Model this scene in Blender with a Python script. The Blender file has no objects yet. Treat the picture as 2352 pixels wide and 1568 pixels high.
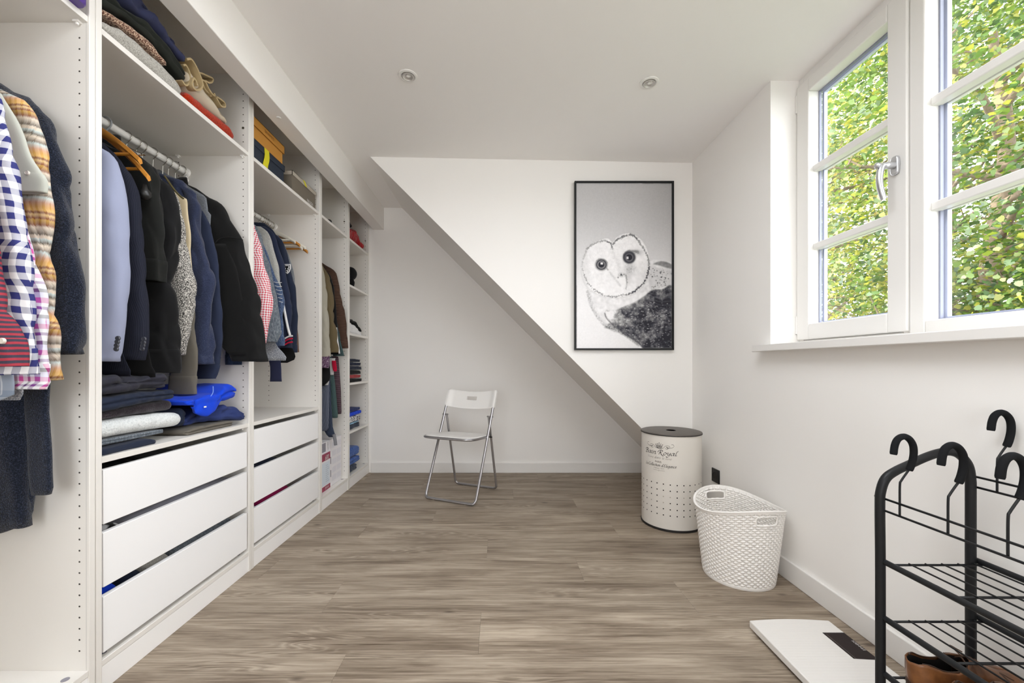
import bpy, math, random
import numpy as np
from mathutils import Vector, noise

# ---------------------------------------------------------------- camera, world, sun, lights, exposure
SC = bpy.context.scene
COL = SC.collection
F, U0, V0, H = 938.0, 1148.0, 838.0, 0.971      # focal length in pixels, vanishing point, eye height
cam_d = bpy.data.cameras.new('camera')
cam_d.sensor_fit = 'HORIZONTAL'
cam_d.sensor_width = 36.0
cam_d.lens = 36.0 * F / 2352.0
cam_d.shift_x = (1176.0 - U0) / 2352.0
cam_d.shift_y = (V0 - 784.0) / 2352.0
cam_d.clip_start = 0.05
cam_d.clip_end = 200
cam = bpy.data.objects.new('camera', cam_d)
cam.location = (0, 0, H)
cam.rotation_euler = (math.radians(90), 0, 0)
COL.objects.link(cam)
SC.camera = cam

SC.view_settings.view_transform = 'Standard'
SC.view_settings.look = 'None'
SC.view_settings.exposure = 0.44
SC.view_settings.gamma = 1.0
SC.view_settings.use_curve_mapping = False
SC.cycles.max_bounces = 12
SC.cycles.diffuse_bounces = 9
SC.cycles.glossy_bounces = 3
SC.cycles.transmission_bounces = 4
SC.cycles.transparent_max_bounces = 10
SC.cycles.caustics_reflective = False
SC.cycles.caustics_refractive = False
SC.cycles.sample_clamp_indirect = 6.0
SC.cycles.use_denoising = True

world = bpy.data.worlds.new('sky')
SC.world = world
world.use_nodes = True
wn = world.node_tree
wn.nodes.clear()
w_out = wn.nodes.new('ShaderNodeOutputWorld')
w_bg = wn.nodes.new('ShaderNodeBackground')
w_bg.inputs['Color'].default_value = (0.93, 0.96, 1.0, 1)
w_bg.inputs['Strength'].default_value = 6.0
wn.links.new(w_bg.outputs[0], w_out.inputs[0])

sun_d = bpy.data.lights.new('sun', 'SUN')
sun_d.energy = 7.5
sun_d.angle = math.radians(1.0)
sun_d.color = (1.0, 0.94, 0.82)
sun = bpy.data.objects.new('sun', sun_d)
sun.rotation_euler = Vector((0.56, -0.48, -0.67)).to_track_quat('-Z', 'Y').to_euler()
COL.objects.link(sun)

def area(name, loc, direction, sx, sy, power, color):
    d = bpy.data.lights.new(name, 'AREA')
    d.shape = 'RECTANGLE'
    d.size, d.size_y = sx, sy
    d.energy = power
    d.color = color
    o = bpy.data.objects.new(name, d)
    o.location = loc
    o.rotation_euler = Vector(direction).to_track_quat('-Z', 'Z').to_euler()
    COL.objects.link(o)
    return o
# sampling portals in the dormer window, and in the added, unseen rear and roof windows
pt = area('dormer_window_portal', (1.56, 1.138, 1.70), (-1, 0, 0), 1.7, 1.25, 1.0, (1, 1, 1))
pt.data.cycles.is_portal = True
pt = area('added_rear_window_portal', (-0.5, -2.06, 1.35), (0, 1, 0), 1.40, 1.8, 1.0, (1, 1, 1))
pt.data.cycles.is_portal = True
pt = area('added_roof_window_portal', (0.10, 0.70, 2.62), (0, 0, -1), 1.4, 1.5, 1.0, (1, 1, 1))
pt.data.cycles.is_portal = True

# ---------------------------------------------------------------- helpers
ROOT = {}                       # object name -> world position of its root

def at(u, v, Y):                # a pixel of the photograph at depth Y -> X, Z
    return ((u - U0) * Y / F, H + (V0 - v) * Y / F)

def tag(o, label=None, cat=None, group=None, kind=None):
    if label: o['label'] = label
    if cat: o['category'] = cat
    if group: o['group'] = group
    if kind: o['kind'] = kind
    return o

def empty(name, loc, label, cat, group=None):
    o = bpy.data.objects.new(name, None)
    o.empty_display_size = 0.05
    o.location = loc
    COL.objects.link(o)
    ROOT[o.name] = Vector(loc)
    return tag(o, label, cat, group)

def make(name, V, Fc, mat, parent=None, uv=None, smooth=False, loc=None, kind=None, bevel=0.0, seg=2, mats=None, mi=None, auto=None):
    """One mesh object from world-space vertices."""
    if parent is not None:
        base = ROOT[parent.name]
    elif loc is not None:
        base = Vector(loc)
    else:
        a = np.array(V)
        base = Vector(((a[:, 0].min() + a[:, 0].max()) / 2, (a[:, 1].min() + a[:, 1].max()) / 2, a[:, 2].min()))
    me = bpy.data.meshes.new(name)
    bx, by, bz = base
    me.from_pydata([(x - bx, y - by, z - bz) for x, y, z in V], [], Fc)
    if uv is not None:
        lay = me.uv_layers.new(name='UVMap')
        lay.data.foreach_set('uv', np.array(uv, dtype=np.float32).ravel())
    for m in (mats or [mat]):
        me.materials.append(m)
    if mi is not None:
        me.polygons.foreach_set('material_index', mi)
    if smooth:
        me.polygons.foreach_set('use_smooth', [True] * len(me.polygons))
        if auto is not None:
            try: me.set_sharp_from_angle(angle=math.radians(auto))
            except Exception: pass
    me.update()
    o = bpy.data.objects.new(name, me)
    COL.objects.link(o)
    if parent is not None:
        o.parent = parent
        ROOT[o.name] = base
    else:
        o.location = base
        ROOT[o.name] = base
    if bevel > 0:
        b = o.modifiers.new('bevel', 'BEVEL')
        b.width = bevel
        b.segments = seg
        b.limit_method = 'ANGLE'
        b.angle_limit = math.radians(40)
        b.harden_normals = False
        if not smooth:
            me.polygons.foreach_set('use_smooth', [True] * len(me.polygons))
            try: me.set_sharp_from_angle(angle=math.radians(30))
            except Exception: pass
    if kind: o['kind'] = kind
    return o

class MB:
    """Collects shapes for one mesh."""
    def __init__(s): s.V, s.F = [], []
    def box(s, x0, x1, y0, y1, z0, z1):
        n = len(s.V)
        s.V += [(x0, y0, z0), (x1, y0, z0), (x1, y1, z0), (x0, y1, z0), (x0, y0, z1), (x1, y0, z1), (x1, y1, z1), (x0, y1, z1)]
        s.F += [tuple(n + i for i in f) for f in ((3, 2, 1, 0), (4, 5, 6, 7), (0, 1, 5, 4), (1, 2, 6, 5), (2, 3, 7, 6), (3, 0, 4, 7))]
        return s
    def poly(s, pts):
        n = len(s.V); s.V += [tuple(p) for p in pts]; s.F.append(tuple(range(n, n + len(pts)))); return s
    def prism(s, pts, d):
        """Closed polygon (world points) extruded by vector d."""
        n, k = len(s.V), len(pts)
        s.V += [tuple(p) for p in pts] + [(p[0] + d[0], p[1] + d[1], p[2] + d[2]) for p in pts]
        s.F.append(tuple(range(n + k - 1, n - 1, -1)))
        s.F.append(tuple(range(n + k, n + 2 * k)))
        for i in range(k):
            j = (i + 1) % k
            s.F.append((n + i, n + j, n + k + j, n + k + i))
        return s
    def tube(s, pts, r, seg=8, caps=True, closed=False):
        pts = [Vector(p) for p in pts]
        m = len(pts)
        rr = r if isinstance(r, (list, tuple)) else [r] * m
        n0 = len(s.V)
        up = None
        for i, p in enumerate(pts):
            a = pts[i - 1] if (i > 0 or closed) else p
            b = pts[(i + 1) % m] if (i < m - 1 or closed) else p
            t = (b - a).normalized()
            if up is None:
                up = Vector((0, 0, 1)) if abs(t.z) < 0.9 else Vector((0, 1, 0))
            side = t.cross(up)
            if side.length < 1e-6: side = t.cross(Vector((1, 0, 0)))
            side.normalize()
            up = side.cross(t).normalized()
            for k in range(seg):
                an = 2 * math.pi * k / seg
                q = p + rr[i] * (math.cos(an) * side + math.sin(an) * up)
                s.V.append(tuple(q))
        for i in range(m if closed else m - 1):
            i2 = (i + 1) % m
            for k in range(seg):
                k2 = (k + 1) % seg
                s.F.append((n0 + i * seg + k, n0 + i * seg + k2, n0 + i2 * seg + k2, n0 + i2 * seg + k))
        if caps and not closed:
            s.F.append(tuple(n0 + k for k in range(seg - 1, -1, -1)))
            s.F.append(tuple(n0 + (m - 1) * seg + k for k in range(seg)))
        return s
    def lathe(s, c, prof, seg=32, axis='Z', closed=False):
        """prof: (radius, height) pairs round an axis through c."""
        n0, m = len(s.V), len(prof)
        for (r, h) in prof:
            for k in range(seg):
                an = 2 * math.pi * k / seg
                a, b = r * math.cos(an), r * math.sin(an)
                if axis == 'Z': s.V.append((c[0] + a, c[1] + b, c[2] + h))
                elif axis == 'X': s.V.append((c[0] + h, c[1] + a, c[2] + b))
                else: s.V.append((c[0] + b, c[1] + h, c[2] + a))
        for i in range(m - 1):
            for k in range(seg):
                k2 = (k + 1) % seg
                s.F.append((n0 + i * seg + k, n0 + i * seg + k2, n0 + (i + 1) * seg + k2, n0 + (i + 1) * seg + k))
        if not closed:
            if prof[0][0] > 1e-6: s.F.append(tuple(n0 + k for k in range(seg - 1, -1, -1)))
            if prof[-1][0] > 1e-6: s.F.append(tuple(n0 + (m - 1) * seg + k for k in range(seg)))
        return s
    def build(s, name, mat, parent=None, **kw):
        return make(name, s.V, s.F, mat, parent, **kw)

def box(name, x0, x1, y0, y1, z0, z1, mat, parent=None, **kw):
    return MB().box(x0, x1, y0, y1, z0, z1).build(name, mat, parent, **kw)

def crom(pts, n=8, closed=False):
    """Catmull-Rom curve through points."""
    P = [Vector(p) for p in pts]
    m = len(P)
    out = []
    for i in range(m if closed else m - 1):
        p0 = P[i - 1] if (i > 0 or closed) else P[0] * 2 - P[1]
        p1, p2 = P[i], P[(i + 1) % m]
        p3 = P[(i + 2) % m] if (i + 2 < m or closed) else p2 * 2 - p1
        for k in range(n):
            t = k / n
            out.append(0.5 * ((2 * p1) + (p2 - p0) * t + (2 * p0 - 5 * p1 + 4 * p2 - p3) * t * t + (3 * p1 - p0 - 3 * p2 + p3) * t ** 3))
    if not closed: out.append(P[-1])
    return out

def skin(name, rings, mat, parent=None, cap0=True, cap1=True, smooth=True, **kw):
    """Closed rings of world points joined into one surface with UVs in metres."""
    m, n = len(rings), len(rings[0])
    V, Fc, uv = [], [], []
    vs = [0.0]
    for i in range(1, m):
        d = sum((Vector(rings[i][k]) - Vector(rings[i - 1][k])).length for k in range(0, n, max(1, n // 8))) / len(range(0, n, max(1, n // 8)))
        vs.append(vs[-1] + d)
    us = []
    for r in rings:
        a = np.array([tuple(p) for p in r]); V += [tuple(p) for p in a]
        d = np.linalg.norm(np.roll(a, -1, axis=0) - a, axis=1)
        us.append(np.concatenate([[0], np.cumsum(d)]))
    for i in range(m - 1):
        for k in range(n):
            k2 = (k + 1) % n
            Fc.append((i * n + k, i * n + k2, (i + 1) * n + k2, (i + 1) * n + k))
            uv += [(us[i][k], vs[i]), (us[i][k + 1], vs[i]), (us[i + 1][k + 1], vs[i + 1]), (us[i + 1][k], vs[i + 1])]
    for c, i in ((cap0, 0), (cap1, m - 1)):
        if c:
            f = tuple(i * n + k for k in range(n))
            Fc.append(f if i else f[::-1])
            uv += [(V[q][0], V[q][1]) for q in Fc[-1]]
    return make(name, V, Fc, mat, parent, uv=uv, smooth=smooth, **kw)

def copy_tree(o, parent=None):
    c = o.copy()
    COL.objects.link(c)
    c.parent = parent
    ROOT[c.name] = ROOT.get(o.name, Vector((0, 0, 0)))
    for ch in list(o.children):
        copy_tree(ch, c)
    return c

def nz(x, y, z): return noise.noise(Vector((x, y, z)))

# ---------------------------------------------------------------- materials
def srgb(r, g, b):
    f = lambda c: (c / 255 / 12.92) if c / 255 <= 0.04045 else ((c / 255 + 0.055) / 1.055) ** 2.4
    return (f(r), f(g), f(b), 1.0)

class NT:
    def __init__(s, name):
        s.m = bpy.data.materials.new(name)
        s.m.use_nodes = True
        s.t = s.m.node_tree
        s.b = s.t.nodes['Principled BSDF']
    def n(s, kind, **kw):
        o = s.t.nodes.new('ShaderNode' + kind)
        for k, v in kw.items():
            if k.startswith('i_'):
                key = k[2:]
                o.inputs[int(key) if key.isdigit() else key.replace('_', ' ')].default_value = v
            else: setattr(o, k, v)
        return o
    def l(s, a, b): s.t.links.new(a, b); return b
    def math(s, op, a, b=None):
        o = s.n('Math', operation=op)
        for i, q in enumerate((a, b)):
            if q is None: continue
            if isinstance(q, (int, float)): o.inputs[i].default_value = q
            else: s.l(q, o.inputs[i])
        return o.outputs[0]
    def mix(s, f, a, b, blend='MIX'):
        o = s.n('MixRGB', blend_type=blend)
        for i, q in enumerate((f, a, b)):
            if isinstance(q, (int, float, tuple)): o.inputs[i].default_value = q
            else: s.l(q, o.inputs[i])
        return o.outputs[0]
    def ramp(s, fac, stops, interp='LINEAR'):
        o = s.n('ValToRGB')
        o.color_ramp.interpolation = interp
        e = o.color_ramp.elements
        while len(e) < len(stops): e.new(0.5)
        for k, (p, c) in enumerate(stops):
            e[k].position = p; e[k].color = c
        s.l(fac, o.inputs[0])
        return o.outputs[0]
    def coord(s, kind='Object', scale=None, rot=None):
        c = s.n('TexCoord').outputs[kind]
        if scale is None and rot is None: return c
        mp = s.n('Mapping')
        if scale is not None: mp.inputs['Scale'].default_value = scale
        if rot is not None: mp.inputs['Rotation'].default_value = rot
        s.l(c, mp.inputs[0])
        return mp.outputs[0]
    def noise(s, vec, scale, detail=3.0, rough=0.55, dist=0.0):
        o = s.n('TexNoise'); o.inputs['Scale'].default_value = scale
        o.inputs['Detail'].default_value = detail; o.inputs['Roughness'].default_value = rough
        o.inputs['Distortion'].default_value = dist
        s.l(vec, o.inputs['Vector'])
        return o.outputs['Fac']
    def bump(s, h, strength=0.3, dist=0.002):
        o = s.n('Bump'); o.inputs['Strength'].default_value = strength; o.inputs['Distance'].default_value = dist
        s.l(h, o.inputs['Height']); s.l(o.outputs[0], s.b.inputs['Normal'])
    def base(s, c):
        if isinstance(c, tuple): s.b.inputs['Base Color'].default_value = c
        else: s.l(c, s.b.inputs['Base Color'])

def plain(name, col, rough=0.5, metal=0.0, spec=0.5, bump=None, vary=0.0):
    t = NT(name)
    t.base(col)
    t.b.inputs['Roughness'].default_value = rough
    t.b.inputs['Metallic'].default_value = metal
    t.b.inputs['Specular IOR Level'].default_value = spec
    if vary or bump:
        h = t.noise(t.coord(), bump[0] if bump else 40.0, 4.0)
        if vary:
            k = tuple(c * (1 - vary) for c in col[:3]) + (1,)
            t.base(t.mix(h, k, col))
        if bump: t.bump(h, bump[1], bump[2])
    return t.m

M = {}
M['wall'] = plain('white_wall_paint', srgb(242, 240, 237), 0.85, spec=0.2, bump=(180.0, 0.08, 0.001))
M['ceiling'] = plain('white_ceiling_paint', srgb(242, 240, 238), 0.9, spec=0.15, bump=(150.0, 0.06, 0.001))
M['trim'] = plain('white_satin_trim', srgb(233, 231, 228), 0.45, spec=0.4)
M['board'] = plain('white_melamine_board', srgb(229, 226, 221), 0.42, spec=0.4, bump=(300.0, 0.04, 0.0005))
M['board_edge'] = plain('white_board_edge', srgb(244, 243, 242), 0.4, spec=0.4)
M['front'] = plain('white_drawer_front', srgb(244, 244, 245), 0.35, spec=0.4)
M['hole'] = plain('dark_hole', srgb(58, 54, 50), 0.8)
M['upvc'] = plain('white_window_frame', srgb(228, 226, 223), 0.28, spec=0.5)
M['gasket'] = plain('grey_glazing_gasket', srgb(138, 142, 160), 0.5)
M['spacer'] = plain('pale_glazing_spacer', srgb(196, 203, 226), 0.4)
M['alu'] = plain('brushed_aluminium', srgb(205, 206, 210), 0.28, metal=0.9)
M['chrome'] = plain('chrome_wire', srgb(190, 188, 182), 0.22, metal=1.0)
M['steel'] = plain('silver_lacquered_tube', srgb(176, 174, 176), 0.30, metal=0.85)
M['rail'] = plain('white_rail', srgb(232, 230, 226), 0.35, spec=0.5)
M['black_metal'] = plain('black_powder_coat', srgb(27, 28, 30), 0.45, spec=0.3, bump=(400.0, 0.05, 0.0005))
M['void'] = plain('black_void', srgb(12, 11, 11), 0.95, spec=0.0)
M['foam'] = plain('black_foam', srgb(30, 31, 33), 0.92, spec=0.15, bump=(900.0, 0.3, 0.001), vary=0.25)
M['plastic_black'] = plain('black_plastic', srgb(22, 22, 22), 0.35)
M['plastic_white'] = plain('white_plastic', srgb(238, 236, 233), 0.38, spec=0.4)
M['basket'] = plain('white_basket_plastic', srgb(240, 237, 233), 0.45, spec=0.4)
M['hamper'] = plain('cream_enamel_steel', srgb(226, 221, 213), 0.32, spec=0.5, vary=0.05, bump=(6.0, 0.02, 0.001))
M['lid'] = plain('grey_brown_lid', srgb(104, 97, 92), 0.5, spec=0.4, vary=0.25)
M['rubber'] = plain('black_rubber', srgb(30, 27, 25), 0.6)
M['ink'] = plain('black_print', srgb(40, 36, 34), 0.6)
M['ink_grey'] = plain('grey_print', srgb(140, 132, 124), 0.6)
M['display'] = plain('dark_display', srgb(34, 24, 25), 0.4, spec=0.15)
M['white_print'] = plain('white_print', srgb(225, 222, 220), 0.6)
M['wood_hanger'] = plain('orange_varnished_beech', srgb(203, 136, 52), 0.35, spec=0.5, vary=0.2)
M['white_hanger'] = plain('cream_hanger', srgb(232, 228, 216), 0.4)
M['kraft'] = plain('kraft_cardboard', srgb(196, 140, 66), 0.8, spec=0.2, vary=0.08)
M['navy_box'] = plain('navy_cardboard', srgb(48, 55, 68), 0.7, spec=0.2, vary=0.1)
M['yellow'] = plain('yellow_tape', srgb(214, 206, 20), 0.6)
M['grey_box'] = plain('grey_cardboard', srgb(120, 112, 100), 0.7, spec=0.2, vary=0.1)
M['grey_lid'] = plain('pale_box_lid', srgb(182, 174, 162), 0.7, spec=0.2)
M['carton'] = plain('white_carton', srgb(232, 230, 234), 0.6, spec=0.3)
M['maroon'] = plain('maroon_print', srgb(150, 44, 78), 0.5)
M['pale_blue'] = plain('pale_blue_print', srgb(214, 224, 234), 0.6)
M['label_grey'] = plain('grey_print_panel', srgb(140, 138, 148), 0.6)
M['tag_orange'] = plain('orange_tag', srgb(240, 150, 40), 0.6)
M['foot'] = plain('clear_rubber_foot', srgb(220, 218, 214), 0.4)

def make_glass():
    m = bpy.data.materials.new('window_glass')
    m.use_nodes = True
    t = m.node_tree
    t.nodes.clear()
    out = t.nodes.new('ShaderNodeOutputMaterial')
    tr = t.nodes.new('ShaderNodeBsdfTransparent')
    gl = t.nodes.new('ShaderNodeBsdfGlossy')
    gl.inputs['Roughness'].default_value = 0.02
    lw = t.nodes.new('ShaderNodeLayerWeight')
    lw.inputs['Blend'].default_value = 0.35
    fr = t.nodes.new('ShaderNodeMath'); fr.operation = 'MULTIPLY'
    fr.inputs[1].default_value = 0.12
    t.links.new(lw.outputs['Facing'], fr.inputs[0])
    mx = t.nodes.new('ShaderNodeMixShader')
    t.links.new(fr.outputs[0], mx.inputs[0]); t.links.new(tr.outputs[0], mx.inputs[1])
    t.links.new(gl.outputs[0], mx.inputs[2]); t.links.new(mx.outputs[0], out.inputs[0])
    return m
M['glass'] = make_glass()

def make_wood():
    t = NT('grey_brown_oak_plank')
    info = t.n('ObjectInfo').outputs['Random']
    geo = t.n('NewGeometry').outputs['Position']
    rnd = t.math('MULTIPLY', info, 37.0)
    cx = t.n('CombineXYZ'); t.l(rnd, cx.inputs[0]); t.l(t.math('MULTIPLY', info, 91.0), cx.inputs[1]); t.l(rnd, cx.inputs[2])
    va = t.n('VectorMath', operation='ADD'); t.l(geo, va.inputs[0]); t.l(cx.outputs[0], va.inputs[1])
    p = va.outputs[0]
    def sc(v):
        o = t.n('Mapping'); o.inputs['Scale'].default_value = v; t.l(p, o.inputs[0]); return o.outputs[0]
    broad = t.noise(sc((1.0, 6.5, 1)), 1.7, 4.0, 0.6, 0.6)       # long drifting tone
    streak = t.noise(sc((2.4, 95.0, 1)), 1.3, 6.0, 0.72, 0.5)     # grain streaks
    fine = t.noise(sc((16.0, 520.0, 1)), 1.0, 4.0, 0.7)           # pores
    # cathedral figure: contour lines of a stretched noise
    fig = t.noise(sc((0.95, 8.5, 1)), 1.15, 2.0, 0.45, 0.2)
    rings = t.math('SINE', t.math('ADD', t.math('MULTIPLY', fig, 190.0), t.math('MULTIPLY', fine, 2.2)))
    rings = t.math('MULTIPLY', t.math('ADD', rings, 1.0), 0.5)
    mask = t.ramp(t.noise(sc((0.9, 4.0, 1)), 1.6, 2.0), [(0.53, (0, 0, 0, 1)), (0.68, (1, 1, 1, 1))])
    f = t.math('ADD', t.math('MULTIPLY', broad, 0.45), t.math('MULTIPLY', streak, 0.55))
    col = t.ramp(f, [(0.36, srgb(96, 82, 68)), (0.45, srgb(134, 120, 104)), (0.53, srgb(162, 148, 131)), (0.63, srgb(190, 176, 158))])
    col = t.mix(t.math('MULTIPLY', fine, 0.36), col, srgb(96, 82, 68))
    rl = t.math('MULTIPLY', t.ramp(rings, [(0.66, (0, 0, 0, 1)), (0.97, (1, 1, 1, 1))]), t.math('MULTIPLY', mask, 0.42))
    col = t.mix(rl, col, srgb(192, 178, 160))
    rd = t.math('MULTIPLY', t.ramp(rings, [(0.05, (1, 1, 1, 1)), (0.35, (0, 0, 0, 1))]), t.math('MULTIPLY', mask, 0.34))
    col = t.mix(rd, col, srgb(92, 78, 65))
    dk = t.ramp(t.noise(sc((1.0, 12.0, 1)), 2.6, 3.0, 0.6, 0.8), [(0.60, (0, 0, 0, 1)), (0.72, (1, 1, 1, 1))])
    col = t.mix(t.math('MULTIPLY', dk, 0.45), col, srgb(98, 82, 68))
    ck = t.ramp(t.noise(sc((5.0, 75.0, 1)), 1.6, 3.0, 0.6, 0.6), [(0.66, (0, 0, 0, 1)), (0.74, (1, 1, 1, 1))])
    col = t.mix(t.math('MULTIPLY', ck, 0.45), col, srgb(84, 70, 58))
    vo = t.n('TexVoronoi'); vo.inputs['Scale'].default_value = 1.0; t.l(sc((2.3, 5.5, 1)), vo.inputs['Vector'])
    kn = t.ramp(vo.outputs['Distance'], [(0.02, (1, 1, 1, 1)), (0.075, (0, 0, 0, 1))])
    col = t.mix(t.math('MULTIPLY', kn, 0.85), col, srgb(72, 58, 48))
    tone = t.math('ADD', 0.95, t.math('MULTIPLY', info, 0.10))
    hsv = t.n('HueSaturation'); t.l(tone, hsv.inputs['Value']); t.l(col, hsv.inputs['Color'])
    t.base(hsv.outputs[0])
    t.b.inputs['Roughness'].default_value = 0.48
    t.b.inputs['Specular IOR Level'].default_value = 0.35
    t.bump(t.math('ADD', fine, t.math('MULTIPLY', streak, 0.6)), 0.12, 0.001)
    return t.m
M['wood'] = make_wood()
# ================================================================ the room
XR, XL, YB, YF, YD = 1.31, -1.80, 3.687, -1.90, 2.78   # right, left, back, front walls; dormer cheek
def ceil_z(x): return 2.371 - 0.0192 * x
WY0, WY1, WX = 0.30, 1.976, 1.437                       # dormer window opening, window plane
SILL = 1.068

# floor slab and its planks
floor = box('floor', XL - 0.1, XR + 0.25, YF - 0.1, YB + 0.1, -0.25, -0.006, M['hole'], kind='structure', loc=(0, 0, 0))
P_W, P_L = 0.2285, 1.478
row_x = {-1: -0.516, 0: -0.073, 1: -0.70, 2: 0.38, 3: -0.066, 4: -0.80, 5: -0.42, 6: -0.95, 7: 0.10, 8: -0.62, 9: 0.33, 10: -0.3}
random.seed(5)
for k in range(-15, 11):
    y0 = max(1.374 + P_W * k, YF)
    y1 = min(1.374 + P_W * (k + 1), YB)
    if y1 - y0 < 0.01: continue
    x = row_x.get(k, random.uniform(-1.2, 0.2))
    while x > XL: x -= P_L
    while x < XR:
        a, b = max(x, XL), min(x + P_L, XR)
        if b - a > 0.01:
            g = 0.0003
            p = box('plank', a + g, b - g, y0 + g, y1 - g, -0.006, 0.0, M['wood'], floor)
        x += P_L

# walls
MB().box(XL - 0.12, XR + 0.25, YB, YB + 0.12, -0.1, 2.6).build('wall_back', M['wall'], kind='structure')
MB().box(XL - 0.12, XL, YF - 0.12, YB, -0.1, 2.6).build('wall_left', M['wall'], kind='structure')
w = MB()
w.box(XR, XR + 0.22, YF, WY0, 0, 2.5)                    # beside the window, towards the camera
w.box(XR, XR + 0.22, WY1, YB, 0, 2.5)                    # beyond the window
w.box(XR, XR + 0.22, WY0, WY1, 0, SILL - 0.032)          # under it
w.build('wall_right', M['wall'], kind='structure')
w = MB()                                                 # wall behind the camera, its wide window added to light the room
wx0, wx1, wz0, wz1 = -1.15, 0.15, 0.50, 2.20
w.box(XL, wx0, YF - 0.12, YF, 0, 2.5); w.box(wx1, XR + 0.22, YF - 0.12, YF, 0, 2.5)
w.box(wx0, wx1, YF - 0.12, YF, 0, wz0); w.box(wx0, wx1, YF - 0.12, YF, wz1, 2.5)
w.build('wall_front', M['wall'], kind='structure')
# ceiling, a little lower towards the dormer window
x0, x1 = XL - 0.05, XR + 0.30
SX0, SX1, SY0, SY1 = -0.55, 0.75, 0.0, 1.40          # roof window added out of view to brighten the interior
c = MB()
def slabc(xa, xb, ya, yb): c.prism([(xa, ya, ceil_z(xa)), (xb, ya, ceil_z(xb)), (xb, ya, 2.6), (xa, ya, 2.6)], (0, yb - ya, 0))
slabc(x0, SX0, YF - 0.1, YD); slabc(SX1, x1, YF - 0.1, YD); slabc(SX0, SX1, YF - 0.1, SY0); slabc(SX0, SX1, SY1, YD)
c.prism([(x0, YD, ceil_z(x0)), (-0.883, YD, ceil_z(-0.883)), (-0.883, YD, 2.6), (x0, YD, 2.6)], (0, YB - YD, 0))
c.build('ceiling', M['ceiling'], kind='structure')
# dormer cheek: the wall over the roof slope
SL = 2.388 - 0.883                                        # the slope runs down along X + Z = SL
MB().prism([(-0.883, YD, ceil_z(-0.883)), (XR, YD, SL - XR), (XR, YD, ceil_z(XR))][::-1], (0, 0.06, 0)).build('wall_dormer', M['wall'], kind='structure')
MB().prism([(-0.883, YD + 0.003, SL + 0.883), (XR, YD + 0.003, SL - XR), (XR, YD + 0.003, SL - XR + 0.16), (-0.883, YD + 0.003, SL + 1.043)][::-1], (0, YB - YD, 0)).build('wall_sloped', M['wall'], kind='structure')
rw = MB()  # frame of the added roof window, an invented opening for more daylight
for q in ((SX0, SX1, SY0, SY0 + 0.05), (SX0, SX1, SY1 - 0.05, SY1), (SX0, SX0 + 0.05, SY0 + 0.05, SY1 - 0.05), (SX1 - 0.05, SX1, SY0 + 0.05, SY1 - 0.05)): rw.box(*q, 2.45, 2.50)
rwin = rw.build('added_roof_window', M['upvc'], kind='structure')
box('pane', SX0 + 0.05, SX1 - 0.05, SY0 + 0.05, SY1 - 0.05, 2.47, 2.474, M['glass'], rwin)
# boxed beam over the wardrobe fronts
beam = MB().prism([(-1.140, YF, 2.19), (-1.045, YF, 2.19), (-1.045, YF, ceil_z(-1.045) + 0.01), (-1.140, YF, ceil_z(-1.14) + 0.01)], (0, YB - YF, 0)).build('trim_1', M['wall'], kind='structure', bevel=0.003)
bx = (640 - U0) / (V0 - 270) * (2.19 - H); by = (2.19 - H) * F / (V0 - 270)
MB().lathe((bx, by, 2.19), [(0.011, 0.001), (0.011, -0.002), (0.008, -0.004), (0.0, -0.004)], 20).build('screw_cap', M['trim'], beam)
# baseboards
box('baseboard_back', -1.16, XR - 0.014, YB - 0.014, YB, 0, 0.09, M['trim'], kind='structure', bevel=0.003)
box('baseboard_right', XR - 0.014, XR, YF, YB - 0.0145, 0, 0.09, M['trim'], kind='structure', bevel=0.003)
box('baseboard_front', XL, XR - 0.0145, YF, YF + 0.014, 0, 0.09, M['trim'], kind='structure', bevel=0.003)
# window board
sill = MB().box(1.252, WX + 0.05, WY0 - 0.055, WY1 + 0.055, SILL - 0.032, SILL)
sill = MB().prism([(1.252, WY0 - 0.055, SILL - 0.032), (XR, WY0 - 0.055, SILL - 0.032), (XR, WY0, SILL - 0.032), (1.50, WY0, SILL - 0.032), (1.50, WY1, SILL - 0.032), (XR, WY1, SILL - 0.032), (XR, WY1 + 0.055, SILL - 0.032), (1.252, WY1 + 0.055, SILL - 0.032)], (0, 0, 0.032)).build('trim_2', M['trim'], kind='structure', bevel=0.003)

# ---------------------------------------------------------------- dormer windows
def frame4(mb, x0, x1, y0, y1, z0, z1, w, wb=None, wt=None):
    wb = wb or w; wt = wt or w
    mb.box(x0, x1, y0, y0 + w, z0, z1); mb.box(x0, x1, y1 - w, y1, z0, z1)
    mb.box(x0, x1, y0 + w, y1 - w, z0, z0 + wb); mb.box(x0, x1, y0 + w, y1 - w, z1 - wt, z1)
    return mb

def glazing(parent, xg, y0, y1, z0, z1, zbars, xin):
    box('pane', xg, xg + 0.004, y0, y1, z0, z1, M['glass'], parent)
    g = frame4(MB(), xg - 0.012, xg - 0.001, y0, y1, z0, z1, 0.006)
    g.build('gasket', M['gasket'], parent)
    s = frame4(MB(), xg + 0.005, xg + 0.020, y0, y1, z0, z1, 0.012)
    s.build('spacer', M['spacer'], parent)
    for zb in zbars:
        box('glazing_bar', xin, xg - 0.002, y0 - 0.001, y1 + 0.001, zb - 0.015, zb + 0.015, M['upvc'], parent, bevel=0.004)
        box('glazing_bar', xg + 0.006, xg + 0.020, y0, y1, zb - 0.014, zb + 0.014, M['upvc'], parent)

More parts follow.
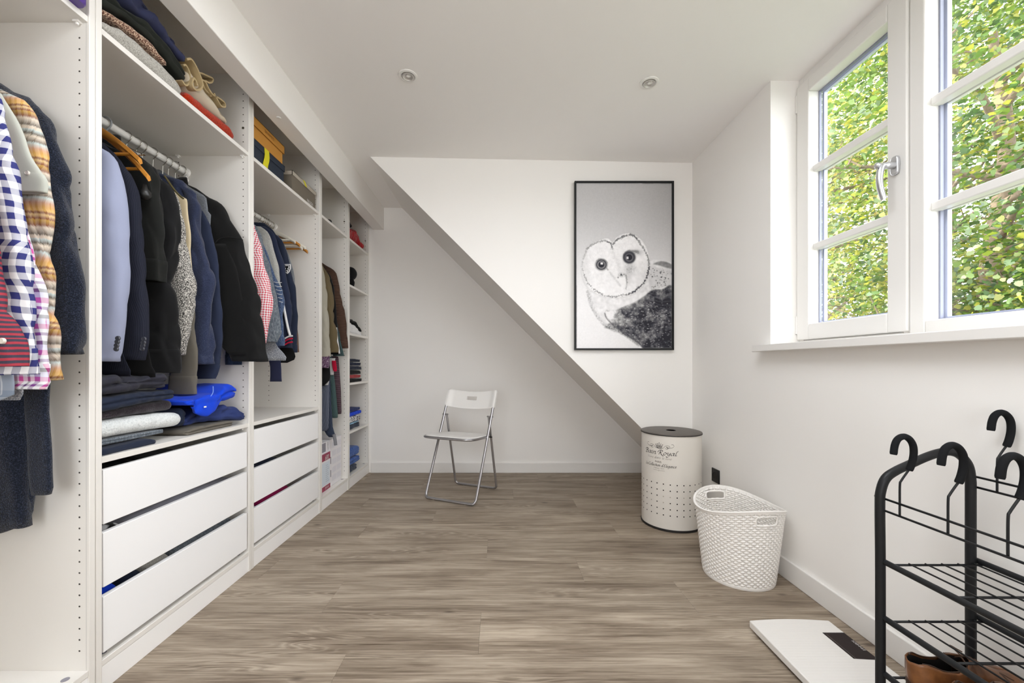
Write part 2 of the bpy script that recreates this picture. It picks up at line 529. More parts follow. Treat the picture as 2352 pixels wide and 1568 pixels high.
ZT = ceil_z(WX)
def sash_window(name, y0, y1, handle_far):
    """Outer frame with a tilt-and-turn sash; y1 is the far jamb."""
    w1 = frame4(MB(), WX + 0.010, WX + 0.085, y0, y1, SILL, ZT + 0.004, 0.030, 0.02, 0.05)
    win = w1.build(name, M['upvc'], kind='structure', loc=(WX, (y0 + y1) / 2, SILL), bevel=0.002)
    a0, a1, b0, b1 = y0 + 0.002, y1 - 0.006, SILL + 0.022, 2.304
    ww = 0.074
    s = frame4(MB(), WX - 0.006, WX + 0.060, a0, a1, b0, b1, ww, 0.072, 0.062)
    s.build('sash', M['upvc'], win, bevel=0.005, seg=3)
    g0, g1, h0, h1 = a0 + ww, a1 - ww, b0 + 0.072, b1 - 0.062
    glazing(win, WX + 0.055, g0, g1, h0, h1, (1.52, 1.883), WX + 0.018)
    if handle_far: yh, yp = a1 - 0.037, a1
    else: yh, yp = a0 + 0.037, a0
    zc = 1.690
    r = []
    for k in range(24):
        an = 2 * math.pi * k / 24
        r.append((WX - 0.006, yh + 0.015 * math.copysign(abs(math.cos(an)) ** 0.6, math.cos(an)), zc + 0.034 * math.copysign(abs(math.sin(an)) ** 0.55, math.sin(an))))
    rose = MB().prism(r, (-0.011, 0, 0)).build('handle_rosette', M['alu'], win, bevel=0.003)
    lv = crom([(WX - 0.016, yh, zc), (WX - 0.040, yh, zc), (WX - 0.058, yh, zc - 0.004), (WX - 0.066, yh, zc - 0.028), (WX - 0.067, yh, zc - 0.065), (WX - 0.060, yh, zc - 0.098), (WX - 0.052, yh, zc - 0.122)], 6)
    n = len(lv)
    MB().tube(lv, [0.0125 if i < 8 else 0.0115 - 0.002 * i / n for i in range(n)], 14).build('handle_lever', M['alu'], win, smooth=True, auto=50)
    MB().lathe((WX - 0.083, yh, zc), [(0.006, 0.0), (0.010, 0.004), (0.010, 0.014), (0.007, 0.02)], 16, 'X').build('handle_lock', M['alu'], win, smooth=True, auto=40)
    for zz in (b0 + 0.03, b1 - 0.12):
        yy = (y1 - 0.004) if not handle_far else (y0 + 0.004)
        MB().tube([(WX - 0.004, yy, zz), (WX - 0.004, yy, zz + 0.085)], 0.006, 10).build('hinge', M['upvc'], win, smooth=True, auto=50)
    return win
sash_window('window_1', 1.434, WY1, False)
def fixed_window(name, y0, y1):
    w2 = frame4(MB(), WX, WX + 0.085, y0, y1, SILL, ZT + 0.004, 0.052, 0.054, 0.09)
    win = w2.build(name, M['upvc'], kind='structure', loc=(WX, (y0 + y1) / 2, SILL), bevel=0.005, seg=3)
    glazing(win, WX + 0.060, y0 + 0.052, y1 - 0.052, SILL + 0.054, ZT - 0.086, (1.506, 1.862), WX + 0.022)
fixed_window('window_2', 0.842, 1.434)
sash_window('window_3', WY0, 0.842, True)
# unseen window behind the camera, added as a source of fill daylight
rw = MB()
for a, b in ((wx0, wx0 + 0.06), (wx1 - 0.06, wx1), (-0.53, -0.47)): rw.box(a, b, YF - 0.09, YF - 0.02, wz0, wz1)
rw.box(wx0 + 0.06, -0.53, YF - 0.09, YF - 0.02, wz0, wz0 + 0.06); rw.box(-0.47, wx1 - 0.06, YF - 0.09, YF - 0.02, wz0, wz0 + 0.06)
rw.box(wx0 + 0.06, -0.53, YF - 0.09, YF - 0.02, wz1 - 0.06, wz1); rw.box(-0.47, wx1 - 0.06, YF - 0.09, YF - 0.02, wz1 - 0.06, wz1)
rwin = rw.build('added_rear_window', M['upvc'], kind='structure')
box('pane', wx0 + 0.06, -0.53, YF - 0.06, YF - 0.056, wz0 + 0.06, wz1 - 0.06, M['glass'], rwin)
box('pane', -0.47, wx1 - 0.06, YF - 0.06, YF - 0.056, wz0 + 0.06, wz1 - 0.06, M['glass'], rwin)

# ---------------------------------------------------------------- ceiling downlights
def downlight(u, v, label):
    X = 0.0
    for _ in range(8):
        Y = (ceil_z(X) - H) * F / (V0 - v); X = (u - U0) * Y / F
    z = ceil_z(X)
    t = empty('ceiling_downlight', (X, Y, z), label, 'ceiling light', 'recessed ceiling downlights')
    MB().lathe((X, Y, z), [(0.031, 0.0), (0.046, 0.0), (0.045, -0.004), (0.036, -0.006), (0.031, -0.003), (0.031, 0.0)], 40, closed=True).build('trim_ring', M['trim'], t, smooth=True, auto=40)
    MB().lathe((X, Y, z), [(0.0285, 0.001), (0.0285, -0.007), (0.025, -0.008), (0.023, -0.004), (0.014, 0.000), (0.0, 0.001)], 40).build('lamp_reflector', M['steel_soft'], t, smooth=True, auto=40)
    MB().lathe((X, Y, z), [(0.010, -0.0005), (0.010, -0.003), (0.007, -0.005), (0.0, -0.006)], 24).build('lamp_lens', M['plastic_white'], t, smooth=True)
M['steel_soft'] = plain('satin_reflector', srgb(205, 202, 198), 0.35, metal=0.5)
downlight(937, 174, 'round white recessed downlight in the ceiling nearer the wardrobes and beam')
downlight(1491, 190, 'round white recessed downlight in the ceiling nearer the dormer window and owl picture')
# ================================================================ wardrobes
WF, WB, WT = -1.179, -1.759, 2.36                 # front, back, top
PT = 0.019
BOUND = [0.442, 1.192, 1.940, 2.690, 3.190, 3.687]
M['groove'] = plain('shadow_grey_edge', srgb(200, 198, 195), 0.5)

def peg_holes(parent, y, xs, z0, z1, skip=()):
    mb = MB()
    for x in xs:
        z = z0
        while z < z1:
            if not any(abs(z - q) < 0.02 for q in skip):
                mb.poly([(x + 0.0027 * math.cos(2 * math.pi * k / 8), y, z + 0.0027 * math.sin(2 * math.pi * k / 8)) for k in range(8)])
            z += 0.032
    mb.build('peg_holes', M['hole'], parent, kind='stuff')

def shelf(parent, y0, y1, zt, pins=True):
    s = box('shelf', WB + 0.008, WF - 0.004, y0, y1, zt - 0.018, zt, M['board'], parent, bevel=0.0012)
    if pins:
        for x in (WF - 0.028, WF - 0.33):
            for ya, yb in ((y1 - 0.013, y1), (y0, y0 + 0.013)):
                mb = MB(); mb.box(x - 0.008, x + 0.008, ya, yb, zt - 0.024, zt - 0.0185)
                ym = ya if ya > (y0 + y1) / 2 else yb
                mb.tube([(x, (ya + yb) / 2, zt - 0.019), (x, (ya + yb) / 2, zt - 0.030)], 0.0042, 8)
                mb.build('shelf_pin', M['plastic_white'], s)
    return s

def drawer(parent, y0, y1, z0, z1):
    d = box('drawer', WF - 0.022, WF - 0.004, y0 + 0.008, y1 - 0.010, z0, z1, M['front'], parent, bevel=0.0015)
    h = z1 - 0.045
    box('drawer_bottom', WB + 0.06, WF - 0.022, y0 + 0.022, y1 - 0.024, z0 + 0.012, z0 + 0.018, M['board'], d)
    box('drawer_side', WB + 0.06, WF - 0.022, y0 + 0.014, y0 + 0.027, z0 + 0.012, h, M['board'], d)
    box('drawer_side', WB + 0.06, WF - 0.022, y1 - 0.029, y1 - 0.016, z0 + 0.012, h, M['board'], d)
    box('drawer_back', WB + 0.05, WB + 0.06, y0 + 0.014, y1 - 0.016, z0 + 0.012, h, M['board'], d)
    mb = MB()
    for ya, yb in ((y0 + 0.001, y0 + 0.013), (y1 - 0.015, y1 - 0.001)): mb.box(WB + 0.06, WF - 0.03, ya, yb, z0 + 0.02, z0 + 0.034)
    mb.build('drawer_runner', M['plastic_white'], d, kind='stuff')
    return d

def clothes_rail(parent, y0, y1, z):
    x = -1.474
    r = MB().tube([(x, y0 + 0.002, z), (x, y1 - 0.002, z)], 0.0145, 20).build('clothes_rail', M['rail'], parent, smooth=True, auto=50)
    for ya, s in ((y0, 1), (y1, -1)):
        mb = MB()
        mb.lathe((x, ya, z), [(0.021, 0.0005 * s), (0.021, 0.008 * s), (0.017, 0.012 * s), (0.0146, 0.013 * s)], 24, 'Y')
        mb.box(x - 0.006, x + 0.006, min(ya, ya + 0.010 * s), max(ya, ya + 0.010 * s), z - 0.038, z)
        mb.lathe((x, ya, z - 0.036), [(0.010, 0.0), (0.010, 0.009 * s), (0.006, 0.012 * s), (0, 0.012 * s)], 16, 'Y')
        mb.build('rail_bracket', M['plastic_white'], r, smooth=True, auto=45, kind='stuff')
    return r

def wardrobe(i, label):
    y0, y1 = BOUND[i], BOUND[i + 1]
    t = empty('wardrobe_unit', ((WF + WB) / 2, (y0 + y1) / 2, 0), label, 'wardrobe', 'open white wardrobe units along the wall')
    g = 0.0008
    for a, b in ((y0 + g, y0 + PT), (y1 - PT, y1 - g)):
        box('side_panel', WB, WF, a, b, 0.0, WT, M['board'], t, bevel=0.0018)
        box('panel_groove', WF - 0.0095, WF - 0.008, a - 0.00015, b + 0.00015, 0.001, WT - 0.001, M['groove'], t)
    a, b = y0 + PT, y1 - PT
    box('back_panel', WB, WB + 0.006, a, b, 0.02, WT, M['board'], t)
    box('top_panel', WB + 0.006, WF, a, b, WT - 0.018, WT, M['board'], t)
    bp = box('bottom_panel', WB + 0.006, WF - 0.002, a, b, 0.076, 0.094, M['board'], t, bevel=0.0015)
    mb = MB()
    for q in (a + 0.035, b - 0.035):
        mb.lathe((WF - 0.032, q, 0.0942), [(0.0095, 0.0), (0.0095, 0.0009), (0.004, 0.0006), (0, 0.0006)], 14)
    mb.build('cam_lock_cover', M['label_grey'], bp, kind='stuff')
    box('plinth', WF - 0.02, WF - 0.004, a, b, 0.0, 0.0745, M['board_edge'], t, bevel=0.001)
    return t, a, b

W = []
labs = ['open white wardrobe unit nearest the camera with plaid shirts and a navy robe',
        'open white wardrobe unit with dark jackets, three drawers and folded jumpers on top shelf',
        'open white wardrobe unit with shoe boxes on top and three drawers beside the cartons unit',
        'narrow open white wardrobe unit with cartons at its bottom and two clothes levels',
        'narrow open white wardrobe unit of shelves against the end wall']
for i in range(5): W.append(wardrobe(i, labs[i]))
TS = 1.972                                          # top shelf
RZ = 1.874
ZS = 0.697
DR = [(0.495, 0.658), (0.307, 0.4705), (0.112, 0.279)]
for i in (0, 1, 2, 3):
    t, a, b = W[i]
    shelf(t, a, b, TS)
    clothes_rail(t, a, b, RZ)
for i in (1, 2):
    t, a, b = W[i]
    shelf(t, a, b, ZS)
    for z0, z1 in DR: drawer(t, a, b, z0, z1)
clothes_rail(W[3][0], W[3][1], W[3][2], 1.046)
SH4 = [TS, 1.608, 1.224, 0.830, 0.445]
for z in SH4: shelf(W[4][0], W[4][1], W[4][2], z)
for i in range(5):
    t, a, b = W[i]
    zz = [TS - 0.02] + ([ZS - 0.02] if i in (1, 2) else []) + ([z - 0.02 for z in SH4] if i == 4 else [])
    z0 = 0.74 if i in (1, 2) else 0.15
    peg_holes(t, b - 0.0004, (WF - 0.028,), z0, WT - 0.05, zz)
    if i in (1, 2): peg_holes(t, b - 0.0004, (WF - 0.331,), 0.74, WT - 0.05, zz)
    mb = MB(); mb.lathe((WF - 0.028, b, 2.085), [(0.006, 0.0), (0.0055, -0.002), (0.0, -0.002)], 12, 'Y')
    mb.build('joining_screw', M['chrome'], t)
# ================================================================ cloth
def cloth(name, col, rough=0.92, weave=900.0, var=0.16, bump=0.25, sheen=0.06, fold=0.0):
    t = NT(name)
    n = t.noise(t.coord(), weave, 2.0)
    dark = tuple(c * (1 - var) for c in col[:3]) + (1,)
    lite = tuple(min(1, c * (1 + var)) for c in col[:3]) + (1,)
    t.base(t.mix(n, dark, lite))
    t.b.inputs['Roughness'].default_value = rough
    t.b.inputs['Specular IOR Level'].default_value = 0.2
    t.b.inputs['Sheen Weight'].default_value = sheen
    t.b.inputs['Sheen Roughness'].default_value = 0.5
    t.bump(n, bump, 0.0015)
    return t.m

def marl(name, stops, scale=350.0, bump=0.5, stretch=(1, 1, 1), detail=2.0):
    t = NT(name)
    n = t.noise(t.coord('Object', stretch), scale, detail, 0.7)
    t.base(t.ramp(n, stops))
    t.b.inputs['Roughness'].default_value = 0.95
    t.b.inputs['Specular IOR Level'].default_value = 0.15
    t.b.inputs['Sheen Weight'].default_value = 0.2
    t.bump(n, bump, 0.003)
    return t.m

def plaid(name, pu, pv, warp, weft, twist=0.009, uvscale=1.0):
    """Woven check: warp colours repeat every pu metres round the sleeve, weft every pv along it."""
    t = NT(name)
    uv = t.coord('UV')
    sp = t.n('SeparateXYZ'); t.l(uv, sp.inputs[0])
    wob = t.math('MULTIPLY', t.math('SUBTRACT', t.noise(t.coord(), 14.0, 2.0), 0.5), twist)
    a = t.math('FRACT', t.math('DIVIDE', t.math('ADD', sp.outputs[0], wob), pu))
    b = t.math('FRACT', t.math('DIVIDE', t.math('ADD', sp.outputs[1], wob), pv))
    ca = t.ramp(a, warp, 'CONSTANT'); cb = t.ramp(b, weft, 'CONSTANT')
    tw = t.noise(uv, 1400.0, 1.0)
    c = t.mix(0.5, ca, cb)
    t.base(t.mix(t.math('MULTIPLY', tw, 0.12), c, (0.5, 0.5, 0.5, 1)))
    t.b.inputs['Roughness'].default_value = 0.85
    t.b.inputs['Specular IOR Level'].default_value = 0.2
    t.bump(tw, 0.15, 0.001)
    return t.m

def ribbed(name, c1, c2, period, along='v', bump=0.6, var=None):
    t = NT(name)
    sp = t.n('SeparateXYZ'); t.l(t.coord('UV'), sp.inputs[0])
    x = sp.outputs[1 if along == 'v' else 0]
    w = t.math('MULTIPLY', t.math('ADD', t.math('SINE', t.math('MULTIPLY', x, 2 * math.pi / period)), 1.0), 0.5)
    n = t.noise(t.coord(), 500.0, 2.0)
    t.base(t.mix(t.math('ADD', t.math('MULTIPLY', w, 0.75), t.math('MULTIPLY', n, 0.25)), c1, c2))
    t.b.inputs['Roughness'].default_value = 0.95
    t.b.inputs['Specular IOR Level'].default_value = 0.15
    t.bump(w, bump, 0.004)
    return t.m

W_ = srgb(232, 232, 234)
C = {}
C['suit_blue'] = cloth('pale_blue_grey_wool', srgb(146, 152, 176), weave=1500, var=0.08, bump=0.1)
C['pin'] = ribbed('navy_pinstripe_wool', srgb(30, 32, 42), srgb(40, 42, 54), 0.006, 'u', 0.1)
C['black'] = cloth('black_jersey', srgb(21, 21, 22), var=0.2)
C['softshell'] = cloth('black_softshell', srgb(18, 18, 18), weave=1500, var=0.12, bump=0.1, sheen=0.1, rough=0.8)
C['olive_black'] = cloth('dark_olive_black_jersey', srgb(25, 26, 24), var=0.15)
C['boucle'] = marl('black_white_boucle', [(0.30, srgb(28, 27, 26)), (0.44, srgb(72, 70, 67)), (0.52, srgb(158, 154, 148)), (0.62, srgb(222, 218, 210))], 260.0, 0.8)
C['cream'] = cloth('cream_knit', srgb(208, 192, 160))
C['taupe'] = cloth('taupe_sweatshirt', srgb(104, 99, 90), var=0.12)
C['navy_fleece'] = marl('heather_blue_fleece', [(0.3, srgb(32, 38, 58)), (0.55, srgb(48, 55, 80)), (0.8, srgb(74, 82, 108))], 420.0, 0.35)
C['navy'] = cloth('dark_navy_cotton', srgb(35, 42, 60))
C['navy2'] = cloth('ink_navy_cotton', srgb(40, 47, 68))
C['grey_tee'] = marl('grey_marl_jersey', [(0.3, srgb(92, 96, 102)), (0.6, srgb(122, 126, 132)), (0.8, srgb(150, 152, 156))], 300.0, 0.2)
C['denim'] = marl('mid_blue_denim', [(0.3, srgb(44, 58, 84)), (0.55, srgb(72, 90, 122)), (0.8, srgb(128, 142, 164))], 260.0, 0.3, (1, 1, 0.35))
C['denim_dark'] = marl('dark_indigo_denim', [(0.3, srgb(26, 36, 54)), (0.6, srgb(44, 58, 82)), (0.85, srgb(78, 94, 118))], 280.0, 0.3, (1, 1, 0.35))
C['denim_grey'] = marl('grey_washed_denim', [(0.3, srgb(70, 78, 88)), (0.55, srgb(108, 116, 124)), (0.8, srgb(156, 160, 162))], 200.0, 0.3, (1, 1, 0.35))
C['jeans'] = marl('bright_blue_jeans', [(0.3, srgb(30, 62, 128)), (0.55, srgb(52, 92, 166)), (0.8, srgb(104, 136, 190))], 120.0, 0.3)
C['grey_lt'] = marl('light_grey_marl', [(0.3, srgb(142, 142, 138)), (0.6, srgb(178, 178, 172)), (0.8, srgb(204, 204, 198))], 320.0, 0.2)
def frac_stops(*s): return [(p, c) for p, c in s]
_b, _w = srgb(16, 24, 104), srgb(236, 236, 238)
C['gingham_blue'] = plaid('blue_white_gingham', 0.029, 0.030, [(0, _b), (0.5, _w)], [(0, _b), (0.5, _w)])
_r = srgb(204, 30, 62)
C['gingham_red'] = plaid('red_white_gingham', 0.012, 0.012, [(0, _r), (0.5, _w)], [(0, _r), (0.5, _w)], 0.008)
_p, _k = srgb(120, 50, 140), srgb(60, 52, 74)
C['plaid_pink'] = plaid('purple_pink_check', 0.062, 0.062, [(0, _w), (0.22, srgb(214, 66, 150)), (0.40, _w), (0.56, _k), (0.66, _w), (0.82, _p)], [(0, _w), (0.2, _k), (0.34, srgb(206, 206, 232)), (0.55, srgb(200, 70, 158)), (0.74, _w), (0.88, _p)])
_n2 = srgb(38, 30, 54)
C['plaid_red'] = plaid('red_navy_check', 0.085, 0.0115, [(0, _n2), (0.44, srgb(205, 26, 48)), (0.54, _n2)], [(0, srgb(206, 18, 40)), (0.48, _n2)])
C['plaid_grey'] = plaid('grey_blue_check', 0.07, 0.07, [(0, srgb(176, 182, 190)), (0.3, srgb(96, 112, 134)), (0.6, srgb(214, 216, 220)), (0.66, srgb(130, 142, 160))], [(0, srgb(120, 134, 152)), (0.4, srgb(206, 208, 212)), (0.46, srgb(150, 158, 170))])
def serape():
    t = NT('orange_cream_striped_flannel')
    sp = t.n('SeparateXYZ'); t.l(t.coord('UV'), sp.inputs[0])
    ik = t.math('MULTIPLY', t.math('SUBTRACT', t.noise(t.coord('UV', (420, 3, 1)), 1.0, 2.0), 0.5), 0.012)
    v = t.math('FRACT', t.math('DIVIDE', t.math('ADD', sp.outputs[1], ik), 0.142))
    cr, mi, bl = srgb(216, 203, 186), srgb(192, 208, 208), srgb(70, 66, 58)
    c = t.ramp(v, [(0.0, mi), (0.08, bl), (0.13, cr), (0.22, srgb(110, 98, 88)), (0.26, mi), (0.36, srgb(198, 150, 120)), (0.44, srgb(212, 160, 80)), (0.50, srgb(226, 180, 96)),
                   (0.54, srgb(120, 48, 30)), (0.58, srgb(222, 190, 130)), (0.64, srgb(124, 50, 34)), (0.67, srgb(190, 150, 60)), (0.76, srgb(128, 70, 48)), (0.80, cr), (0.92, srgb(84, 78, 72)), (0.95, cr)])
    t.base(t.mix(0.18, c, t.ramp(t.math('FRACT', t.math('DIVIDE', sp.outputs[0], 0.014)), [(0, srgb(232, 220, 206)), (0.6, srgb(160, 140, 120))], 'CONSTANT')))
    t.b.inputs['Roughness'].default_value = 0.9
    t.b.inputs['Specular IOR Level'].default_value = 0.2
    return t.m
C['serape'] = serape()
C['robe'] = marl('navy_terry_towelling', [(0.34, srgb(13, 16, 25)), (0.5, srgb(25, 31, 45)), (0.68, srgb(52, 60, 80))], 330.0, 1.0)
C['mint'] = cloth('pale_grey_green_cotton', srgb(190, 192, 182), var=0.06, bump=0.1)
C['floral'] = marl('pink_black_floral_cotton', [(0.3, srgb(40, 38, 44)), (0.45, srgb(206, 200, 196)), (0.6, srgb(214, 90, 140)), (0.7, srgb(226, 220, 216))], 60.0, 0.1)
C['melange'] = marl('blue_grey_melange_knit', [(0.3, srgb(88, 96, 110)), (0.5, srgb(150, 156, 166)), (0.7, srgb(214, 216, 220))], 300.0, 0.5)
C['sage'] = cloth('pale_sage_cotton', srgb(158, 154, 141), var=0.08)
C['khaki'] = cloth('olive_khaki_cotton', srgb(100, 88, 64), var=0.12)
C['cord'] = ribbed('brown_ribbed_corduroy', srgb(66, 48, 40), srgb(96, 74, 62), 0.011, 'v', 0.8)
C['green_knit'] = ribbed('teal_green_knit', srgb(52, 70, 72), srgb(84, 106, 106), 0.008, 'u', 0.6)
C['plum_knit'] = ribbed('plum_brown_knit', srgb(62, 48, 54), srgb(98, 80, 88), 0.014, 'v', 0.7)
C['slate_knit'] = ribbed('slate_blue_knit', srgb(74, 80, 96), srgb(112, 118, 134), 0.010, 'u', 0.6)
C['slate_dark'] = ribbed('dark_slate_knit', srgb(44, 52, 70), srgb(70, 78, 96), 0.010, 'u', 0.5)
C['ash'] = cloth('ash_grey_knit', srgb(126, 126, 130))
C['white'] = cloth('white_cotton', srgb(226, 226, 226), var=0.05, bump=0.08)
C['red'] = cloth('crimson_cotton', srgb(186, 22, 56), var=0.15)
C['red_knit'] = marl('red_chunky_knit', [(0.3, srgb(120, 12, 18)), (0.6, srgb(178, 22, 30)), (0.85, srgb(206, 48, 52))], 180.0, 1.0)
C['sequin'] = marl('plum_sequin_cloth', [(0.3, srgb(56, 36, 56)), (0.55, srgb(98, 70, 96)), (0.72, srgb(210, 196, 210))], 200.0, 0.8)
C['grey_marl'] = marl('pale_grey_marled_knit', [(0.26, srgb(104, 100, 94)), (0.42, srgb(158, 155, 148)), (0.58, srgb(186, 183, 176)), (0.8, srgb(204, 201, 194))], 330.0, 0.4)
C['brown_marl'] = marl('brown_cream_moss_knit', [(0.36, srgb(74, 42, 34)), (0.48, srgb(118, 78, 62)), (0.56, srgb(196, 168, 144)), (0.68, srgb(222, 202, 178))], 230.0, 1.0)
C['orange_knit'] = marl('orange_red_knit', [(0.3, srgb(120, 26, 4)), (0.55, srgb(176, 46, 10)), (0.85, srgb(198, 70, 24))], 240.0, 1.0)
C['beige'] = cloth('beige_twill', srgb(188, 176, 156), var=0.06, bump=0.12)
C['khaki_lt'] = cloth('khaki_twill', srgb(176, 156, 118), var=0.08, bump=0.12)
C['bottle'] = cloth('black_green_fleece', srgb(32, 35, 30), var=0.15)
C['navy_soft'] = cloth('navy_blue_fleece', srgb(48, 52, 80), weave=700, var=0.1)
C['check_grey'] = plaid('grey_white_fine_check', 0.016, 0.016, [(0, srgb(200, 198, 194)), (0.6, srgb(90, 90, 94))], [(0, srgb(206, 204, 200)), (0.6, srgb(100, 100, 104))], 0.004)
C['sherpa'] = marl('white_sherpa_fleece', [(0.2, srgb(176, 180, 180)), (0.45, srgb(218, 222, 222)), (0.8, srgb(238, 240, 240))], 170.0, 1.0)
C['plum_fleece'] = marl('plum_black_fleece', [(0.3, srgb(36, 30, 36)), (0.7, srgb(62, 54, 62))], 300.0, 0.8)
C['charcoal'] = cloth('charcoal_cotton', srgb(48, 48, 58), var=0.14)
C['black_nylon'] = cloth('black_nylon', srgb(20, 20, 21), var=0.1, rough=0.45, bump=0.05, sheen=0.0)
C['royal'] = cloth('royal_blue_cotton', srgb(18, 66, 208), var=0.08, bump=0.12)
C['navy_hood'] = cloth('navy_sweatshirt', srgb(46, 58, 106), var=0.12)
C['grey_drawer'] = cloth('light_grey_cotton', srgb(150, 150, 160), var=0.06)
C['magenta'] = cloth('magenta_cotton', srgb(150, 22, 82), var=0.1)
C['bw'] = marl('black_white_print_cotton', [(0.47, srgb(20, 20, 22)), (0.5, srgb(220, 220, 222))], 9.0, 0.05)
C['bw_fine'] = marl('black_white_fine_print', [(0.46, srgb(24, 28, 40)), (0.5, srgb(224, 224, 226))], 60.0, 0.05)
C['sky'] = cloth('pale_blue_cotton', srgb(150, 190, 220), var=0.05)
C['dark_inside'] = cloth('dark_lining', srgb(16, 16, 18), var=0.05)
C['brown_felt'] = cloth('brown_cotton', srgb(112, 88, 78), var=0.1)
C['lime'] = cloth('lime_green_strap', srgb(110, 200, 50), var=0.05)
C['taupe_felt'] = cloth('taupe_felt', srgb(168, 160, 150), var=0.1)

def super_ring(cx, cy, cz, a, b, n=26, p=2.3, rot=0.0):
    r = []
    for k in range(n):
        an = 2 * math.pi * k / n
        c, s = math.cos(an), math.sin(an)
        x = a * math.copysign(abs(c) ** (2 / p), c)
        y = b * math.copysign(abs(s) ** (2 / p), s)
        r.append((cx + x * math.cos(rot) - y * math.sin(rot), cy + x * math.sin(rot) + y * math.cos(rot), cz))
    return r

def interp(tab, z):
    """tab: (z, value...) sorted downwards in z; smooth-ish interpolation."""
    if z >= tab[0][0]: return tab[0][1]
    for (z0, a), (z1, b) in zip(tab, tab[1:]):
        if z >= z1: return a + (b - a) * (z0 - z) / max(1e-6, z0 - z1)
    return tab[-1][1]

XC = -1.474                                   # rail axis
# room each hanging thing has along the rail: (position, thickness), so that neighbours press but never cross
SLOTS = [[(0.87, .042), (0.925, .045), (0.952, .012), (0.975, .038), (0.998, .012), (1.015, .026), (1.05, .05), (1.12, .075)],
         [(1.28, .075), (1.325, .014), (1.365, .06), (1.425, .014), (1.452, .05), (1.525, .08), (1.612, .075), (1.656, .016), (1.684, .030), (1.735, .06), (1.786, .034), (1.816, .022), (1.854, .05), (1.892, .018)],
         [(2.06, .065), (2.155, .07), (2.195, .012), (2.225, .045), (2.285, .04), (2.318, .012), (2.355, .055), (2.395, .014), (2.435, .055), (2.49, .025), (2.525, .022)],
         [(2.80, .06), (2.90, .075), (2.975, .05), (3.025, .02), (3.085, .08)],
         [(2.79, .03), (2.83, .025), (2.875, .035), (2.925, .03), (2.985, .04), (3.06, .05)]]
ZCOL = {}
def limits(Y, lower=False):
    rows = SLOTS[4] if lower else min(SLOTS[:4], key=lambda r: min(abs(q[0] - Y) for q in r))
    i = min(range(len(rows)), key=lambda k: abs(rows[k][0] - Y))
    def edge(j):
        if j < 0 or j >= len(rows): return None
        (ya, ta), (yb, tb) = rows[i], rows[j]
        return ya + (yb - ya) * ta / (ta + tb)
    lo, hi = edge(i - 1), edge(i + 1)
    return (rows[i][0] - 0.06 if lo is None else lo + 0.0008), (rows[i][0] + 0.028 if hi is None else hi - 0.0008)
def squeeze(y, lim):
    c = (lim[0] + lim[1]) / 2; h = (lim[1] - lim[0]) / 2
    return c + h * math.tanh((y - c) / h * 1.05) * 0.98
def edge_px(Y, pts, half=0.0):
    """Right-hand silhouette in pixels -> (Z, X of the outer edge) at depth Y."""
    out = []
    for u, v in pts:
        X, Z = at(u, v, Y)
        out.append((Z, X))
    out.sort(key=lambda q: -q[0])
    return out

def sleeve(name, Y, pts, width, thick, mat, parent, seed=0, wr=0.004, cuff=None, cuffmat=None, top_drop=0.0, n=30, flare=0.0, open_end=True):
    """A hanging sleeve whose right-hand outline passes through the pixel points at depth Y."""
    lim = limits(Y)
    tab = edge_px(Y, pts)
    zt, zb = tab[0][0] - top_drop, tab[-1][0]
    steps = max(14, int((zt - zb) / 0.014))
    rings = []
    for i in range(steps + 1):
        z = zt + (zb - zt) * i / steps
        f = i / steps
        xo = interp(tab, z)
        a, b = width / 2 * (1 + flare * f), thick / 2
        ease = min(1.0, 0.35 + 2.4 * f)
        a *= 0.55 + 0.45 * ease; b *= ease
        r_ = xo / Y
        xcen = r_ * Y - math.sqrt(a * a + (r_ * b) ** 2)
        ring = []
        for (x, y, zz) in super_ring(xcen, Y, z, a, b, n):
            d1 = nz(x * 22 + seed * 7.1, y * 22, z * 5.0 + seed)
            d2 = nz(x * 9 + seed * 3.3, y * 9 + 5, z * 12.0)
            cr = (1 - abs(nz(x * 13 + seed * 2.7, y * 13 + 2, z * 8.0 + x * 10 + seed))) ** 7
            k = wr * (2.6 * d1 + 1.5 * d2 - 1.7 * cr + 0.3)
            dx, dy = x - xcen, y - Y
            L = math.hypot(dx, dy) + 1e-6
            ring.append((x + dx / L * k, squeeze(y + dy / L * k, lim), zz + 0.5 * wr * d2))
        rings.append(ring)
    last = rings[-1]
    def shr(ring, s, dz):
        cx = sum(p[0] for p in ring) / n; cy = sum(p[1] for p in ring) / n
        return [(cx + (p[0] - cx) * s, cy + (p[1] - cy) * s, p[2] + dz) for p in ring]
    if open_end:
        rings += [shr(last, 0.93, -0.0015), shr(last, 0.86, 0.002), shr(last, 0.84, 0.035)]
    o = skin(name, rings, mat, parent)
    if cuff:
        m = max(2, int(cuff / (zt - zb) * steps) + 1)
        cr = [shr(r, 1.045, 0) for r in rings[steps - m:steps + 1]]
        cr = [shr(rings[steps - m], 0.97, 0.002)] + cr + [shr(last, 1.04, -0.003), shr(last, 0.9, -0.003), shr(last, 0.86, 0.01)]
        skin('cuff', cr, cuffmat or mat, parent)
    return o, tab

